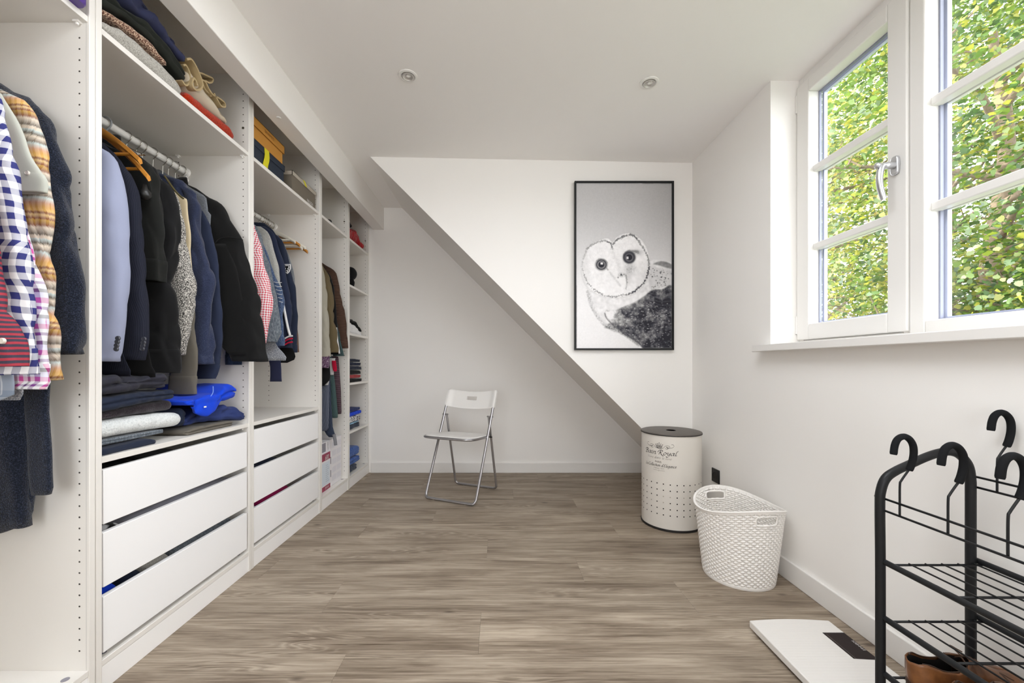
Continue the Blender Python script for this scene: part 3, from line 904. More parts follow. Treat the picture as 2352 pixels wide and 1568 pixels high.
def torso(name, Y, zt, zb, w_top, half, thick, mat, parent, seed=0, wr=0.006, front=None, n=34, cy=None):
    """Body of a garment on a hanger: shoulders slope from the collar, then it hangs to the hem."""
    steps = 34
    lim = limits(Y)
    rings = []
    sh = zt - 0.135
    for i in range(steps + 1):
        z = zt + (zb - zt) * i / steps
        if z > sh:
            q = (zt - z) / (zt - sh)
            a = w_top + (half - w_top) * q ** 0.9
            b = thick / 2 * (0.75 + 0.25 * q)
        else:
            q = (sh - z) / max(0.01, sh - zb)
            a = half * (1 - 0.06 * math.sin(math.pi * q))
            b = thick / 2 * (1 + 0.12 * q)
        ring = []
        for (x, y, zz) in super_ring(XC, Y, z, a, b, n, 2.6):
            d1 = nz(x * 16 + seed * 5.7, y * 8, z * 3.5 + seed)
            d2 = nz(x * 30 + seed, y * 20 + 3, z * 7.0)
            f = max(0.0, min(1, (i - 9) / 8))
            ring.append((x, squeeze(y + wr * f * (1.6 * d1 + 0.9 * d2), lim), zz + 0.004 * d2 * (1 if i > steps - 2 else 0)))
        rings.append(ring)
    return skin(name, rings, mat, parent, cap0=False)

def garment(kind, label, cat, Y, pts, mat, width=0.13, thick=0.075, zcollar=1.755, hem=None, tthick=0.045, half=0.205, seed=0, wr=0.004,
            cuff=None, cuffmat=None, collar=None, buttons=None, group=None, torso_mat=None, both=False, hem_px=None, flare=0.0):
    ZCOL[Y] = zcollar
    t = empty(kind, (XC, Y, zcollar + 0.02), label, cat, group)
    slv, _t = sleeve('sleeve', Y, pts, width, thick, mat, t, seed, wr, cuff, cuffmat, flare=flare)
    zb = hem if hem is not None else 1.0
    torso('body', Y, zcollar, zb, 0.055, half, tthick, torso_mat or mat, t, seed + 11, wr * 1.2)
    if collar is not None:
        rings = []
        for i in range(5):
            f = i / 4
            rings.append([(x, y, z + 0.012 * math.cos(2 * math.atan2(y - Y, x - XC))) for x, y, z in super_ring(XC, Y, zcollar - 0.025 + 0.05 * f, 0.062 - 0.008 * f, tthick * 0.62, 24)])
        rings.append(super_ring(XC, Y, zcollar + 0.02, 0.044, tthick * 0.42, 24))
        lm = limits(Y); rings = [[(x, squeeze(y, lm), z) for x, y, z in r] for r in rings]
        skin('collar', rings, collar, t, cap0=False, cap1=False)
    if buttons:
        bb = ROOT[t.name]; SLV = [(w.co.x + bb.x, w.co.y + bb.y, w.co.z + bb.z) for w in slv.data.vertices]
        bx, mat_b, r = buttons
        for (u, v) in bx:
            X, Z = at(u, v, Y)
            a = math.sqrt((width / 2) ** 2)
            # sits on the camera-facing side of the sleeve
            tab = edge_px(Y, pts); xo = interp(tab, Z); xc = xo - width / 2
            k = max(-0.95, min(0.95, (X - xc) / (width / 2)))
            yb = Y - thick / 2 * (1 - abs(k) ** 2.3) ** (1 / 2.3) - 0.0005
            near = [w for w in SLV if abs(w[0] - X) < 0.012 and abs(w[2] - Z) < 0.010]
            if near: yb = min(w[1] for w in near)
            X = (u - U0) * yb / F
            mb = MB(); mb.lathe((X, yb + (0.0 if not cuff else -0.0015), Z), [(r, 0.003), (r, 0.0), (r * 0.85, -0.002), (r * 0.7, -0.0012), (0.0, -0.0012)], 18, 'Y')
            mb.build('button', mat_b, t, smooth=True, auto=35)
    return t

M['horn'] = plain('dark_horn_button', srgb(66, 68, 76), 0.25, spec=0.6)
M['pearl'] = plain('pale_shirt_button', srgb(214, 206, 196), 0.25, spec=0.6)

# ---------------------------------------------------------------- hangers
M['grey_plastic'] = plain('grey_plastic', srgb(150, 154, 158), 0.4)
def hanger(kind, label, Y, mat, group=None, z=RZ, span=0.205, wire=False, drop=0.105, thick=0.011, cat='hanger', twist=0.0, low=0.0):
    if kind == 'hanger':
        zc_ = ZCOL.get(Y, z - 0.09)
        low = z - 0.055 - (zc_ - 0.03); span = min(span, 0.075); drop = 0.075; thick = 0.0012; twist = 0.0
        Y = squeeze(Y, limits(Y, z < 1.5))
    t = empty(kind, (XC, Y, z - 0.12), label, cat, group)
    hk = [(XC - 0.019, Y, z + 0.002), (XC - 0.017, Y, z + 0.011), (XC - 0.007, Y, z + 0.0185), (XC + 0.008, Y, z + 0.0185), (XC + 0.019, Y, z + 0.007), (XC + 0.019, Y, z - 0.009), (XC + 0.005, Y, z - 0.026), (XC, Y, z - 0.042), (XC, Y, z - 0.062 - low)]
    if 'black zip jacket' in label: hk = [(XC + (a - XC) * 1.16, b, z + (c - z) * (1.16 if c > z else 1.0)) for a, b, c in hk]
    hk = [(p[0], Y + twist * (p[0] - XC), p[2]) for p in crom(hk, 5)]
    thick_hook = 'black zip jacket' in label
    MB().tube(hk, 0.0031 if thick_hook else 0.0017, 8).build('hook', M['grey_plastic'] if thick_hook else M['chrome'], t, smooth=True)
    if wire:
        pts = [(XC, Y, z - 0.06), (XC - span, Y, z - drop - 0.04), (XC + span, Y, z - drop - 0.04), (XC, Y, z - 0.06)]
        MB().tube(pts, 0.0017, 6).build('shoulder_bar', mat, t)
    else:
        V, Fc = [], []
        m = 25
        for i in range(m):
            f = -1 + 2 * i / (m - 1)
            x = XC + span * f
            zz = z - 0.055 - low - drop * abs(f) ** 1.5
            h = 0.018 - 0.006 * abs(f)
            yy = Y - (0.0 if kind == 'hanger' else 0.012) * abs(f) ** 2
            tk = thick * (0.55 + 0.75 * abs(f) ** 2)
            for dy, dz in ((-tk, -h * 0.3), (-tk * 0.6, h * 0.7), (tk * 0.6, h * 0.7), (tk, -h * 0.3), (0, -h)):
                V.append((x, yy + dy, zz + dz))
        for i in range(m - 1):
            for k in range(5):
                k2 = (k + 1) % 5
                Fc.append((i * 5 + k, (i + 1) * 5 + k, (i + 1) * 5 + k2, i * 5 + k2))
        Fc.append((0, 1, 2, 3, 4)); Fc.append(tuple((m - 1) * 5 + k for k in (4, 3, 2, 1, 0)))
        make('shoulder_bar', V, Fc, mat, t, smooth=True, auto=50)
        if kind != 'hanger': MB().tube([(XC - span * 0.86, Y - 0.009, z - 0.055 - low - drop * 0.84), (XC + span * 0.86, Y - 0.009, z - 0.055 - low - drop * 0.84)], 0.0055, 10).build('trouser_bar', mat, t, smooth=True, auto=50)
    return t

# ---------------------------------------------------------------- unit nearest the camera
garment('hanging_robe', 'long navy towelling bathrobe hanging against the nearest side panel', 'bathrobe', 1.12,
        [(2, 190), (8, 193), (51, 216), (80, 230), (102, 246), (117, 270), (138, 341), (153, 385), (168, 456), (181, 548), (187, 620), (189, 700), (190, 770), (195, 812)],
        C['robe'], width=0.155, thick=0.075, zcollar=1.765, hem=0.53, tthick=0.075, half=0.185, seed=1, wr=0.008, collar=C['robe'])
r = bpy.data.objects['hanging_robe']
def panel_px(name, Y, outline, thick, mat, parent, seed=0, wr=0.004, lower=False):
    """A hanging flap of cloth: rows of (v, u_left, u_right) at depth Y, with thickness and soft folds."""
    rows = sorted(outline)
    lim = limits(Y, lower)
    tabL = [(H + (V0 - v) * Y / F, (ul - U0) * Y / F) for v, ul, ur in rows]
    tabR = [(H + (V0 - v) * Y / F, (ur - U0) * Y / F) for v, ul, ur in rows]
    zt, zb = tabL[0][0], tabL[-1][0]
    steps = max(8, int((zt - zb) / 0.018))
    rings = []
    for i in range(steps + 1):
        z = zt + (zb - zt) * i / steps
        xl, xr = interp(tabL, z), interp(tabR, z)
        a = (xr - xl) / 2
        ring = []
        for (x, y, zz) in super_ring((xl + xr) / 2, Y, z, a, thick / 2, 30, 2.8):
            d1 = nz(x * 26 + seed * 4.1, seed, z * 4.0)
            d2 = nz(x * 60 + seed, 3.0, z * 14)
            ring.append((x, squeeze(y + wr * (1.4 * d1 + 0.5 * d2), lim), zz))
        rings.append(ring)
    return skin(name, rings, mat, parent)
panel_px('front_panel', 1.092, [(838, 30, 106), (880, 54, 109), (952, 58, 105), (1010, 62, 112), (1080, 66, 116), (1120, 70, 117), (1136, 74, 112)], 0.028, C['robe'], r, 3, 0.004)
panel_px('back_panel', 1.13, [(838, -60, 60), (900, -60, 70), (1000, -60, 72), (1138, -60, 77), (1175, -60, 72), (1205, -58, 60), (1219, -50, 20)], 0.05, C['robe'], r, 5, 0.008)

garment('hanging_shirt', 'flannel shirt striped in orange, cream and mint beside the navy robe', 'shirt', 1.05,
        [(10, 205), (30, 214), (51, 229), (76, 265), (99, 308), (115, 380), (122, 456), (124, 548), (126, 602), (138, 684), (145, 742), (142, 806), (148, 857), (146, 872)],
        C['serape'], width=0.115, thick=0.05, zcollar=1.73, hem=0.95, tthick=0.018, half=0.19, seed=2, wr=0.007, collar=C['serape'])
garment('hanging_shirt', 'pale grey-green shirt with a rolled sleeve and button tab', 'shirt', 1.015,
        [(5, 215), (20, 240), (41, 278), (60, 318), (74, 366), (90, 398), (101, 420), (97, 440)],
        C['mint'], width=0.12, thick=0.026, zcollar=1.70, hem=1.02, tthick=0.014, half=0.19, seed=3, wr=0.004, cuff=0.03,
        buttons=([(64, 401)], M['pearl'], 0.0055))
garment('hanging_shirt', 'white shirt checked in pink and purple under the blue gingham shirt', 'shirt', 0.975,
        [(-8, 250), (10, 330), (30, 420), (52, 500), (66, 543), (89, 610), (98, 660), (105, 717), (112, 781), (117, 832), (122, 884), (110, 890)],
        C['plaid_pink'], width=0.115, thick=0.038, zcollar=1.69, hem=0.90, tthick=0.014, half=0.18, seed=4, wr=0.005, cuff=0.05)
garment('hanging_shirt', 'white shirt with large royal blue gingham checks', 'shirt', 0.925,
        [(-20, 200), (0, 227), (18, 260), (33, 334), (48, 405), (59, 494), (69, 551), (76, 653), (79, 704), (82, 755), (84, 858)],
        C['gingham_blue'], width=0.13, thick=0.045, zcollar=1.68, hem=0.93, tthick=0.014, half=0.18, seed=5, wr=0.005, cuff=0.05)
garment('hanging_shirt', 'red and navy checked shirt at the near end of the rail', 'shirt', 0.87,
        [(-60, 300), (-40, 420), (-12, 520), (0, 564), (10, 628), (23, 717), (43, 750), (55, 781), (61, 838)],
        C['plaid_red'], width=0.12, thick=0.042, zcollar=1.66, hem=0.95, tthick=0.014, half=0.18, seed=6, wr=0.005, cuff=0.055,
        buttons=([(6, 784)], M['pearl'], 0.0065))
garment('hanging_shirt', 'grey and blue checked shirt hem under the red checked shirt', 'shirt', 0.952,
        [(-40, 560), (-20, 700), (10, 790), (30, 850), (34, 880), (33, 912), (0, 920)],
        C['plaid_grey'], width=0.10, thick=0.012, zcollar=1.66, hem=0.90, tthick=0.01, half=0.17, seed=7, wr=0.0015)
garment('hanging_jumper', 'blue-grey flecked jumper showing its hem above the navy robe skirt', 'jumper', 0.998,
        [(0, 600), (30, 760), (50, 840), (57, 880), (57, 905), (50, 917)],
        C['melange'], width=0.10, thick=0.012, zcollar=1.66, hem=0.90, tthick=0.01, half=0.17, seed=8, wr=0.0015)
for k, Y in enumerate((0.870, 0.925, 0.975, 1.015, 1.050, 1.120)):
    hanger('hanger', ['wooden hanger inside the red checked shirt', 'wooden hanger inside the blue gingham shirt', 'wooden hanger inside the pink checked shirt', 'wooden hanger inside the pale grey-green shirt', 'wooden hanger inside the striped flannel shirt', 'wooden hanger inside the navy bathrobe'][k], Y, M['wood_hanger'], 'hangers on the rail nearest the camera', span=0.15, drop=0.07, thick=0.005, low=0.115)
box_purple = MB().lathe((*at(167, 0, 1.125)[:1], 1.125, TS), [(0.0, 0.0), (0.022, 0.0), (0.026, 0.006), (0.026, 0.05), (0.022, 0.056), (0, 0.056)], 24).build('purple_pot', plain('purple_plastic', srgb(84, 56, 140), 0.35), smooth=True, auto=40)
tag(box_purple, 'small purple pot at the edge of the nearest top shelf', 'pot')

# ---------------------------------------------------------------- unit of dark jackets
garment('hanging_jacket', 'pale blue-grey suit jacket with four cuff buttons', 'jacket', 1.28,
        [(200, 318), (220, 326), (235, 338), (255, 352), (268, 371), (284, 416), (294, 480), (300, 540), (302, 614), (300, 672), (294, 715), (287, 757), (279, 829)],
        C['suit_blue'], width=0.135, thick=0.075, zcollar=1.775, hem=0.985, tthick=0.034, half=0.205, seed=21, wr=0.003, collar=C['suit_blue'],
        buttons=([(270, 778), (268.5, 786), (267, 794), (266, 802)], M['horn'], 0.0075))
garment('hanging_jacket', 'dark navy pinstripe suit jacket behind the pale blue-grey jacket', 'jacket', 1.365,
        [(225, 320), (245, 333), (265, 350), (279, 365), (302, 400), (316, 441), (323, 492), (330, 569), (335, 645), (342, 700), (345, 740), (344, 775), (334, 826)],
        C['pin'], width=0.13, thick=0.07, zcollar=1.775, hem=0.958, tthick=0.034, half=0.20, seed=22, wr=0.003, collar=C['pin'],
        buttons=([(330, 779), (329, 787), (327.5, 794), (326, 801)], M['horn'], 0.0075))
garment('hanging_hoodie', 'dark olive-black hoodie with a rolled cuff beside the pinstripe jacket', 'hoodie', 1.452,
        [(250, 330), (300, 352), (340, 380), (362, 410), (372, 450), (377, 500), (379, 560), (378, 610), (377, 644)],
        C['olive_black'], width=0.12, thick=0.07, zcollar=1.765, hem=0.97, tthick=0.04, half=0.19, seed=23, wr=0.007, cuff=0.065)
garment('hanging_jacket', 'black zip jacket with ribbed cuffs and gathered pocket', 'jacket', 1.525,
        [(245, 318), (271, 325), (330, 355), (363, 388), (392, 425), (408, 470), (417, 520), (420, 548), (415, 566), (404, 600), (401, 640), (405, 690), (412, 750), (418, 806), (415, 854)],
        C['black'], width=0.14, thick=0.085, zcollar=1.79, hem=0.95, tthick=0.034, half=0.20, seed=24, wr=0.009, cuff=0.075, collar=C['black'])
bj = bpy.data.objects['hanging_jacket.002']
zp = [(378, 404), (392, 424), (404, 440), (414, 450), (421, 456)]
pts = [(at(u, v, 1.482)[0], 1.482, at(u, v, 1.482)[1]) for u, v in zp]
MB().tube(crom(pts, 6), 0.0035, 6).build('zip', plain('brass_zip', srgb(96, 88, 56), 0.4, metal=0.6), bj)
garment('hanging_jacket', 'black and white flecked boucle jacket between black and blue clothes', 'jacket', 1.612,
        [(330, 380), (370, 410), (395, 434), (410, 451), (424, 505), (433, 560), (441, 610), (450, 645), (453, 675), (452, 700), (447, 730), (440, 762), (427, 814)],
        C['boucle'], width=0.125, thick=0.075, zcollar=1.77, hem=0.99, tthick=0.034, half=0.20, seed=25, wr=0.004, collar=C['boucle'])
garment('hanging_cardigan', 'cream cardigan edge peeping out above the flecked jacket', 'cardigan', 1.656,
        [(350, 400), (400, 440), (420, 452), (430, 458), (431, 480), (433, 505), (438, 535), (441, 570), (443, 620)],
        C['cream'], width=0.06, thick=0.018, zcollar=1.755, hem=1.02, tthick=0.012, half=0.18, seed=26, wr=0.002)
garment('hanging_sweatshirt', 'taupe sweatshirt whose long sleeve ends in a ribbed cuff', 'sweatshirt', 1.684,
        [(350, 420), (400, 470), (428, 560), (442, 650), (450, 740), (455, 800), (456, 850), (453, 880), (451, 903)],
        C['taupe'], width=0.115, thick=0.032, zcollar=1.745, hem=0.99, tthick=0.014, half=0.18, seed=27, wr=0.003, cuff=0.062)
garment('hanging_sweatshirt', 'heather blue fleece sweatshirt with a bunched sleeve', 'sweatshirt', 1.735,
        [(380, 400), (420, 420), (447, 441), (460, 474), (467, 520), (475, 582), (484, 625), (490, 650), (489, 672), (482, 700), (483, 740), (489, 790), (491, 836)],
        C['navy_fleece'], width=0.115, thick=0.062, zcollar=1.765, hem=1.0, tthick=0.03, half=0.19, seed=28, wr=0.010, cuff=0.0)
garment('hanging_hoodie', 'navy jersey hoodie behind the heather blue fleece', 'hoodie', 1.786,
        [(400, 420), (440, 455), (465, 482), (485, 520), (497, 575), (503, 620), (508, 660), (511, 720), (512, 795), (503, 840), (491, 868)],
        C['navy2'], width=0.12, thick=0.036, zcollar=1.755, hem=0.985, tthick=0.016, half=0.19, seed=29, wr=0.004, cuff=0.045)
garment('hanging_shirt', 'grey marl jersey top in front of the black softshell', 'shirt', 1.816,
        [(368, 389), (395, 405), (425, 424), (455, 440), (475, 452), (480, 480), (484, 525), (486, 560), (488, 600)],
        C['grey_tee'], width=0.11, thick=0.018, zcollar=1.775, hem=1.0, tthick=0.018, half=0.19, seed=30, wr=0.003)
garment('hanging_jacket', 'black softshell jacket with piped sleeve seams against the far side panel', 'jacket', 1.854,
        [(423, 418), (455, 432), (480, 452), (518, 477), (538, 512), (557, 553), (572, 600), (586, 648), (597, 700), (604, 745), (611, 790), (617, 829)],
        C['softshell'], width=0.165, thick=0.052, zcollar=1.785, hem=1.0, tthick=0.02, half=0.205, seed=31, wr=0.007, collar=C['softshell'])
sj = bpy.data.objects['hanging_jacket.004']
def seam(parent, Y, px, mat, r=0.0022):
    p = [(at(u, v, Y)[0], Y, at(u, v, Y)[1]) for u, v in px]
    MB().tube(crom(p, 6), r, 6).build('seam', mat, parent)
M['seam'] = plain('black_seam', srgb(16, 16, 16), 0.7)
seam(sj, 1.826, [(492, 560), (505, 548), (525, 545), (545, 547), (558, 551)], M['seam'])
panel_px('front_panel', 1.838, [(560, 486, 520), (620, 496, 545), (700, 505, 560), (770, 510, 568), (800, 511, 569), (816, 530, 566)], 0.026, C['softshell'], sj, 6, 0.003)
garment('hanging_shirt', 'dark denim shirt cuff hanging below the black softshell', 'shirt', 1.892,
        [(470, 560), (500, 650), (530, 720), (548, 770), (557, 805), (556, 836)],
        C['denim_dark'], width=0.075, thick=0.02, zcollar=1.72, hem=1.02, tthick=0.01, half=0.18, seed=32, wr=0.002, cuff=0.03)
labs = ['hanger inside the pale blue-grey suit jacket', 'hanger inside the dark navy pinstripe jacket', 'hanger inside the dark olive-black hoodie', 'hanger inside the black zip jacket', 'hanger inside the black and white flecked jacket',
        'hanger inside the cream cardigan', 'hanger inside the taupe sweatshirt', 'hanger inside the heather blue fleece', 'hanger inside the navy jersey hoodie', 'hanger inside the grey marl top', 'hanger inside the black softshell jacket', 'hanger inside the dark denim shirt']
for k, Y in enumerate((1.28, 1.365, 1.452, 1.525, 1.612, 1.656, 1.684, 1.735, 1.786, 1.816, 1.854, 1.892)):
    hanger('hanger', 'chrome-hooked wooden ' + labs[k], Y, M['wood_hanger'], 'hangers under the dark jackets', span=0.15, drop=0.09, thick=0.005, low=0.075, twist=0.3 * nz(k * 1.7, 0, 0))
hanger('wooden_hanger', 'empty orange varnished wooden hanger beside pinstripe jacket, upper one', 1.400, M['wood_hanger'], 'empty wooden hangers among the dark jackets', span=0.252, drop=0.155, thick=0.0075)
hanger('wooden_hanger', 'empty orange varnished wooden hanger beside pinstripe jacket, lower one', 1.417, M['wood_hanger'], 'empty wooden hangers among the dark jackets', span=0.266, drop=0.205, thick=0.0075)
def clip_hanger():
    Y = 1.4275
    t = hanger('clip_hanger', 'chrome wire hanger with a black ball clip under the wooden hangers', Y, M['chrome'], span=0.235, wire=True, drop=0.13)
    X, Z = at(333, 446, Y - 0.02)
    MB().lathe((X, Y - 0.02, Z - 0.016), [(0, -0.004), (0.012, 0.0), (0.018, 0.012), (0.017, 0.024), (0.009, 0.034), (0.005, 0.05), (0, 0.052)], 20).build('clip', M['plastic_black'], t, smooth=True)
clip_hanger()
# dark trousers hanging between the jackets and the piles
def trousers(label, Y, rows, mat, thick=0.05, seed=0, cat='trousers', kind='hanging_trousers', group=None):
    zt = H + (V0 - min(v for v, a, b in rows)) * Y / F
    t = empty(kind, (XC, Y, zt), label, cat, group)
    panel_px('leg', Y - thick * 0.27, rows, thick * 0.52, mat, t, seed, 0.004)
    panel_px('leg', Y + thick * 0.27, [(v - 4, a, b - 3) for v, a, b in rows], thick * 0.5, mat, t, seed + 3, 0.004)
    return t
trousers('dark pinstripe suit trousers hanging behind the pale blue-grey jacket', 1.325, [(600, 90, 250), (760, 100, 262), (830, 120, 290), (858, 130, 304), (864, 140, 300)], C['pin'], 0.014, 41)
trousers('black trousers hanging behind the pinstripe jacket', 1.425, [(560, 200, 300), (740, 210, 330), (845, 220, 350), (862, 230, 362), (866, 240, 356)], C['black'], 0.014, 42)
# ---------------------------------------------------------------- unit with the shoe boxes
garment('hanging_shirt', 'red and white gingham shirt beside the black softshell sleeve', 'shirt', 2.06,
        [(575, 500), (586, 519), (595, 548), (601, 562), (613, 621), (624, 675), (626, 712), (618, 742), (613, 765), (610, 787)],
        C['gingham_red'], width=0.115, thick=0.065, zcollar=1.76, hem=1.05, tthick=0.03, half=0.19, seed=51, wr=0.005, cuff=0.05)
garment('hanging_jacket', 'grey washed denim jacket with a stitched button cuff', 'jacket', 2.155,
        [(580, 510), (595, 523), (609, 572), (619, 600), (627, 639), (638, 706), (643, 744), (644, 764), (639, 784)],
        C['denim_grey'], width=0.12, thick=0.07, zcollar=1.77, hem=1.07, tthick=0.035, half=0.19, seed=52, wr=0.005, cuff=0.045)
dj = garment('hanging_jacket', 'dark indigo denim jacket with white striped ribbing on the shoulder', 'jacket', 2.225,
        [(600, 540), (614, 580), (624, 608), (634, 635), (648, 666), (650, 693), (649, 720), (651, 760), (653, 793)],
        C['denim'], width=0.12, thick=0.05, zcollar=1.76, hem=1.06, tthick=0.028, half=0.19, seed=53, wr=0.004, cuff=0.035)
for k in range(6):
    v = 648 + 9.0 * k
    ul = 629 + 2.4 * k
    p = [(at(u, vv, 2.196)[0], 2.196, at(u, vv, 2.196)[1]) for u, vv in ((ul, v - 1), (ul + 8, v + 1.0), (647 + k * 0.3, v + 0.5))]
    MB().tube(crom(p, 4), 0.0016, 6).build('stitched_stripe', C['white'], dj)
garment('hanging_hoodie', 'light grey hoodie between denim and navy jackets', 'hoodie', 2.285,
        [(600, 520), (617, 534), (625, 555), (631, 579), (638, 606), (644, 640), (647, 665), (650, 700)],
        C['grey_lt'], width=0.115, thick=0.045, zcollar=1.765, hem=1.06, tthick=0.028, half=0.19, seed=54, wr=0.004)
vj = garment('hanging_jacket', 'navy varsity jacket with a white sleeve stripe and red striped cuff', 'jacket', 2.355,
        [(610, 520), (631, 538), (643, 571), (656, 617), (667, 673), (671, 702), (668, 730), (669, 760), (673, 798)],
        C['navy2'], width=0.12, thick=0.06, zcollar=1.765, hem=1.02, tthick=0.03, half=0.19, seed=55, wr=0.004, cuff=0.045, cuffmat=C['navy'])
def px_tube(name, Y, px, r, mat, parent):
    p = [(at(u, v, Y)[0], Y, at(u, v, Y)[1]) for u, v in px]
    return MB().tube(crom(p, 5), r, 8).build(name, mat, parent, smooth=True)
px_tube('white_stripe', 2.325, [(650, 696), (655, 722), (661, 752), (666, 770)], 0.007, C['white'], vj)
for k, (v, m) in enumerate(((772, 'white'), (778, 'red'), (786, 'red'))):
    px_tube('cuff_stripe', 2.322, [(653, v + 6), (662, v + 1), (672, v - 1)], 0.0045, C[m], vj)
hj = garment('hanging_hoodie', 'dark navy hoodie with a white shield badge on the sleeve', 'hoodie', 2.435,
        [(605, 512), (620, 525), (631, 534), (647, 548), (653, 561), (661, 584), (667, 610), (672, 639), (679, 675), (685, 724), (684, 773), (682, 808)],
        C['navy'], width=0.125, thick=0.06, zcollar=1.77, hem=1.0, tthick=0.03, half=0.195, seed=56, wr=0.004, cuff=0.04)
def badge():
    Y = 2.403
    c = at(659, 617, Y)
    s = 0.021
    sh = [(-1, 1.3), (1, 1.3), (1.05, 0.2), (0.7, -0.8), (0.1, -1.4), (-0.6, -0.8), (-1, 0.2)]
    def ring(k, y): return [(c[0] + a * s * k, y, c[1] + b * s * k) for a, b in sh]
    mb = MB(); o, i = ring(1.0, Y - 0.002), ring(0.82, Y - 0.002)
    n = len(sh)
    V = o + i + ring(1.0, Y + 0.004)
    Fc = [(k, (k + 1) % n, n + (k + 1) % n, n + k) for k in range(n)] + [(k, 2 * n + k, 2 * n + (k + 1) % n, (k + 1) % n) for k in range(n)]
    make('badge_border', V, Fc, C['white'], hj)
    MB().prism(ring(0.84, Y - 0.001), (0, 0.004, 0)).build('badge_field', C['dark_inside'], hj)
    for pts in ([(-0.35, 0.85), (0.55, 0.85), (0.6, 0.1)], [(-0.7, 0.35), (-0.3, 0.1), (-0.45, -0.3)], [(-0.2, -0.55), (0.35, -0.45), (0.15, -0.95)], [(0.45, 0.2), (0.3, -0.1), (0.6, -0.3)]):
        MB().tube([(c[0] + a * s, Y - 0.0025, c[1] + b * s) for a, b in pts], 0.0024, 6).build('badge_mark', C['white'], hj)
badge()
garment('hanging_shirt', 'grey shirt edge behind the navy hoodie with the badge', 'shirt', 2.49,
        [(640, 540), (655, 562), (664, 585), (670, 610), (675, 640), (677, 655)],
        C['grey_tee'], width=0.10, thick=0.025, zcollar=1.745, hem=1.0, tthick=0.016, half=0.18, seed=57, wr=0.002)
garment('hanging_shirt', 'brown shirt cuff behind the navy hoodie with the badge', 'shirt', 2.525,
        [(650, 600), (668, 660), (680, 720), (686, 770), (688, 808)],
        C['brown_felt'], width=0.085, thick=0.022, zcollar=1.72, hem=1.02, tthick=0.014, half=0.16, seed=58, wr=0.002)
trousers('mottled grey and white trousers hanging behind the denim jackets', 2.195, [(640, 480, 560), (760, 500, 620), (800, 520, 640), (818, 560, 658), (828, 570, 656)], C['melange'], 0.012, 59)
trousers('black trousers hanging behind the navy hoodie with the badge', 2.395, [(640, 560, 620), (780, 580, 660), (808, 600, 676), (824, 620, 680), (833, 630, 660)], C['black'], 0.014, 60)
trousers('narrow dark navy trouser leg hanging below the shirts near shoe boxes', 2.318, [(700, 600, 640), (800, 612, 643), (845, 621, 646), (866, 621, 646), (876, 620, 647)], C['navy_soft'], 0.012, 61)
hl = ['inside the red gingham shirt', 'inside the grey washed denim jacket', 'inside the dark indigo denim jacket', 'inside the light grey hoodie', 'inside the navy varsity jacket', 'inside the badge hoodie', 'inside the grey shirt edge', 'inside the brown shirt']
for k, Y in enumerate((2.06, 2.155, 2.225, 2.285, 2.355, 2.435, 2.49, 2.525)):
    hanger('hanger', 'chrome-hooked hanger ' + hl[k] + ' in the shoe box unit', Y, M['wood_hanger'], 'hangers on the shoe box unit rail', span=0.15, drop=0.08, thick=0.005, low=0.08, twist=0.4 * nz(k * 1.3, 1, 0))
hw = [(2.545, 0.205, 0.085, 'white_hanger', 'empty white hanger, first in the row past the badge hoodie'), (2.562, 0.225, 0.10, 'wood_hanger', 'empty wooden hanger between the first two white ones'), (2.580, 0.232, 0.115, 'white_hanger', 'empty white hanger, second in the row past the badge hoodie'),
      (2.600, 0.240, 0.105, 'white_hanger', 'empty white hanger, third in the row past the badge hoodie'), (2.622, 0.245, 0.125, 'wood_hanger', 'empty wooden hanger last on the rail beside the side panel'), (2.640, 0.225, 0.095, 'white_hanger', 'empty white hanger nearest the far side panel')]
for Y, sp, dr, m, lab in hw:
    hanger('wooden_hanger' if m == 'wood_hanger' else 'white_hanger', lab, Y, M[m], 'empty hangers at the end of the shoe box unit rail', span=sp, drop=dr, thick=0.007, twist=0.5 * nz(Y * 30, 0, 2))

# ---------------------------------------------------------------- carton unit, two levels of clothes
garment('hanging_shirt', 'pale sage shirt first on the upper rail of the carton unit', 'shirt', 2.80,
        [(735, 598), (742, 612), (748, 645), (752, 690), (755, 723), (759, 772), (761, 800), (760, 818)],
        C['sage'], width=0.10, thick=0.06, zcollar=1.735, hem=1.10, tthick=0.03, half=0.18, seed=71, wr=0.005, cuff=0.05)
garment('hanging_jacket', 'olive khaki jacket on the upper rail of the carton unit', 'jacket', 2.90,
        [(738, 600), (750, 621), (756, 640), (760, 656), (768, 714), (773, 750), (775, 775), (776, 809)],
        C['khaki'], width=0.12, thick=0.075, zcollar=1.76, hem=1.10, tthick=0.035, half=0.19, seed=72, wr=0.006)
garment('hanging_dress', 'black dress with white edging between khaki and corduroy jackets', 'dress', 2.975,
        [(745, 610), (757, 632), (766, 656), (771, 700), (775, 745), (778, 780), (781, 813)],
        C['black'], width=0.11, thick=0.05, zcollar=1.75, hem=1.10, tthick=0.03, half=0.18, seed=73, wr=0.004)
px_tube('white_edging', 2.948, [(772.5, 752), (774, 772), (777, 795), (779.5, 812)], 0.006, C['white'], bpy.data.objects['hanging_dress'])
garment('hanging_jacket', 'brown ribbed corduroy jacket last on the upper rail of the carton unit', 'jacket', 3.085,
        [(738, 602), (748, 608), (766, 619), (775, 627), (779, 648), (783, 673), (791, 714), (795, 745), (798, 772), (801, 799)],
        C['cord'], width=0.125, thick=0.085, zcollar=1.765, hem=1.10, tthick=0.05, half=0.19, seed=74, wr=0.003)
garment('hanging_skirt', 'dark green skirt hem beneath the corduroy jacket', 'skirt', 3.025,
        [(760, 660), (772, 720), (780, 765), (785, 790), (790, 817)],
        C['green_knit'], width=0.08, thick=0.025, zcollar=1.72, hem=1.10, tthick=0.015, half=0.16, seed=75, wr=0.002)
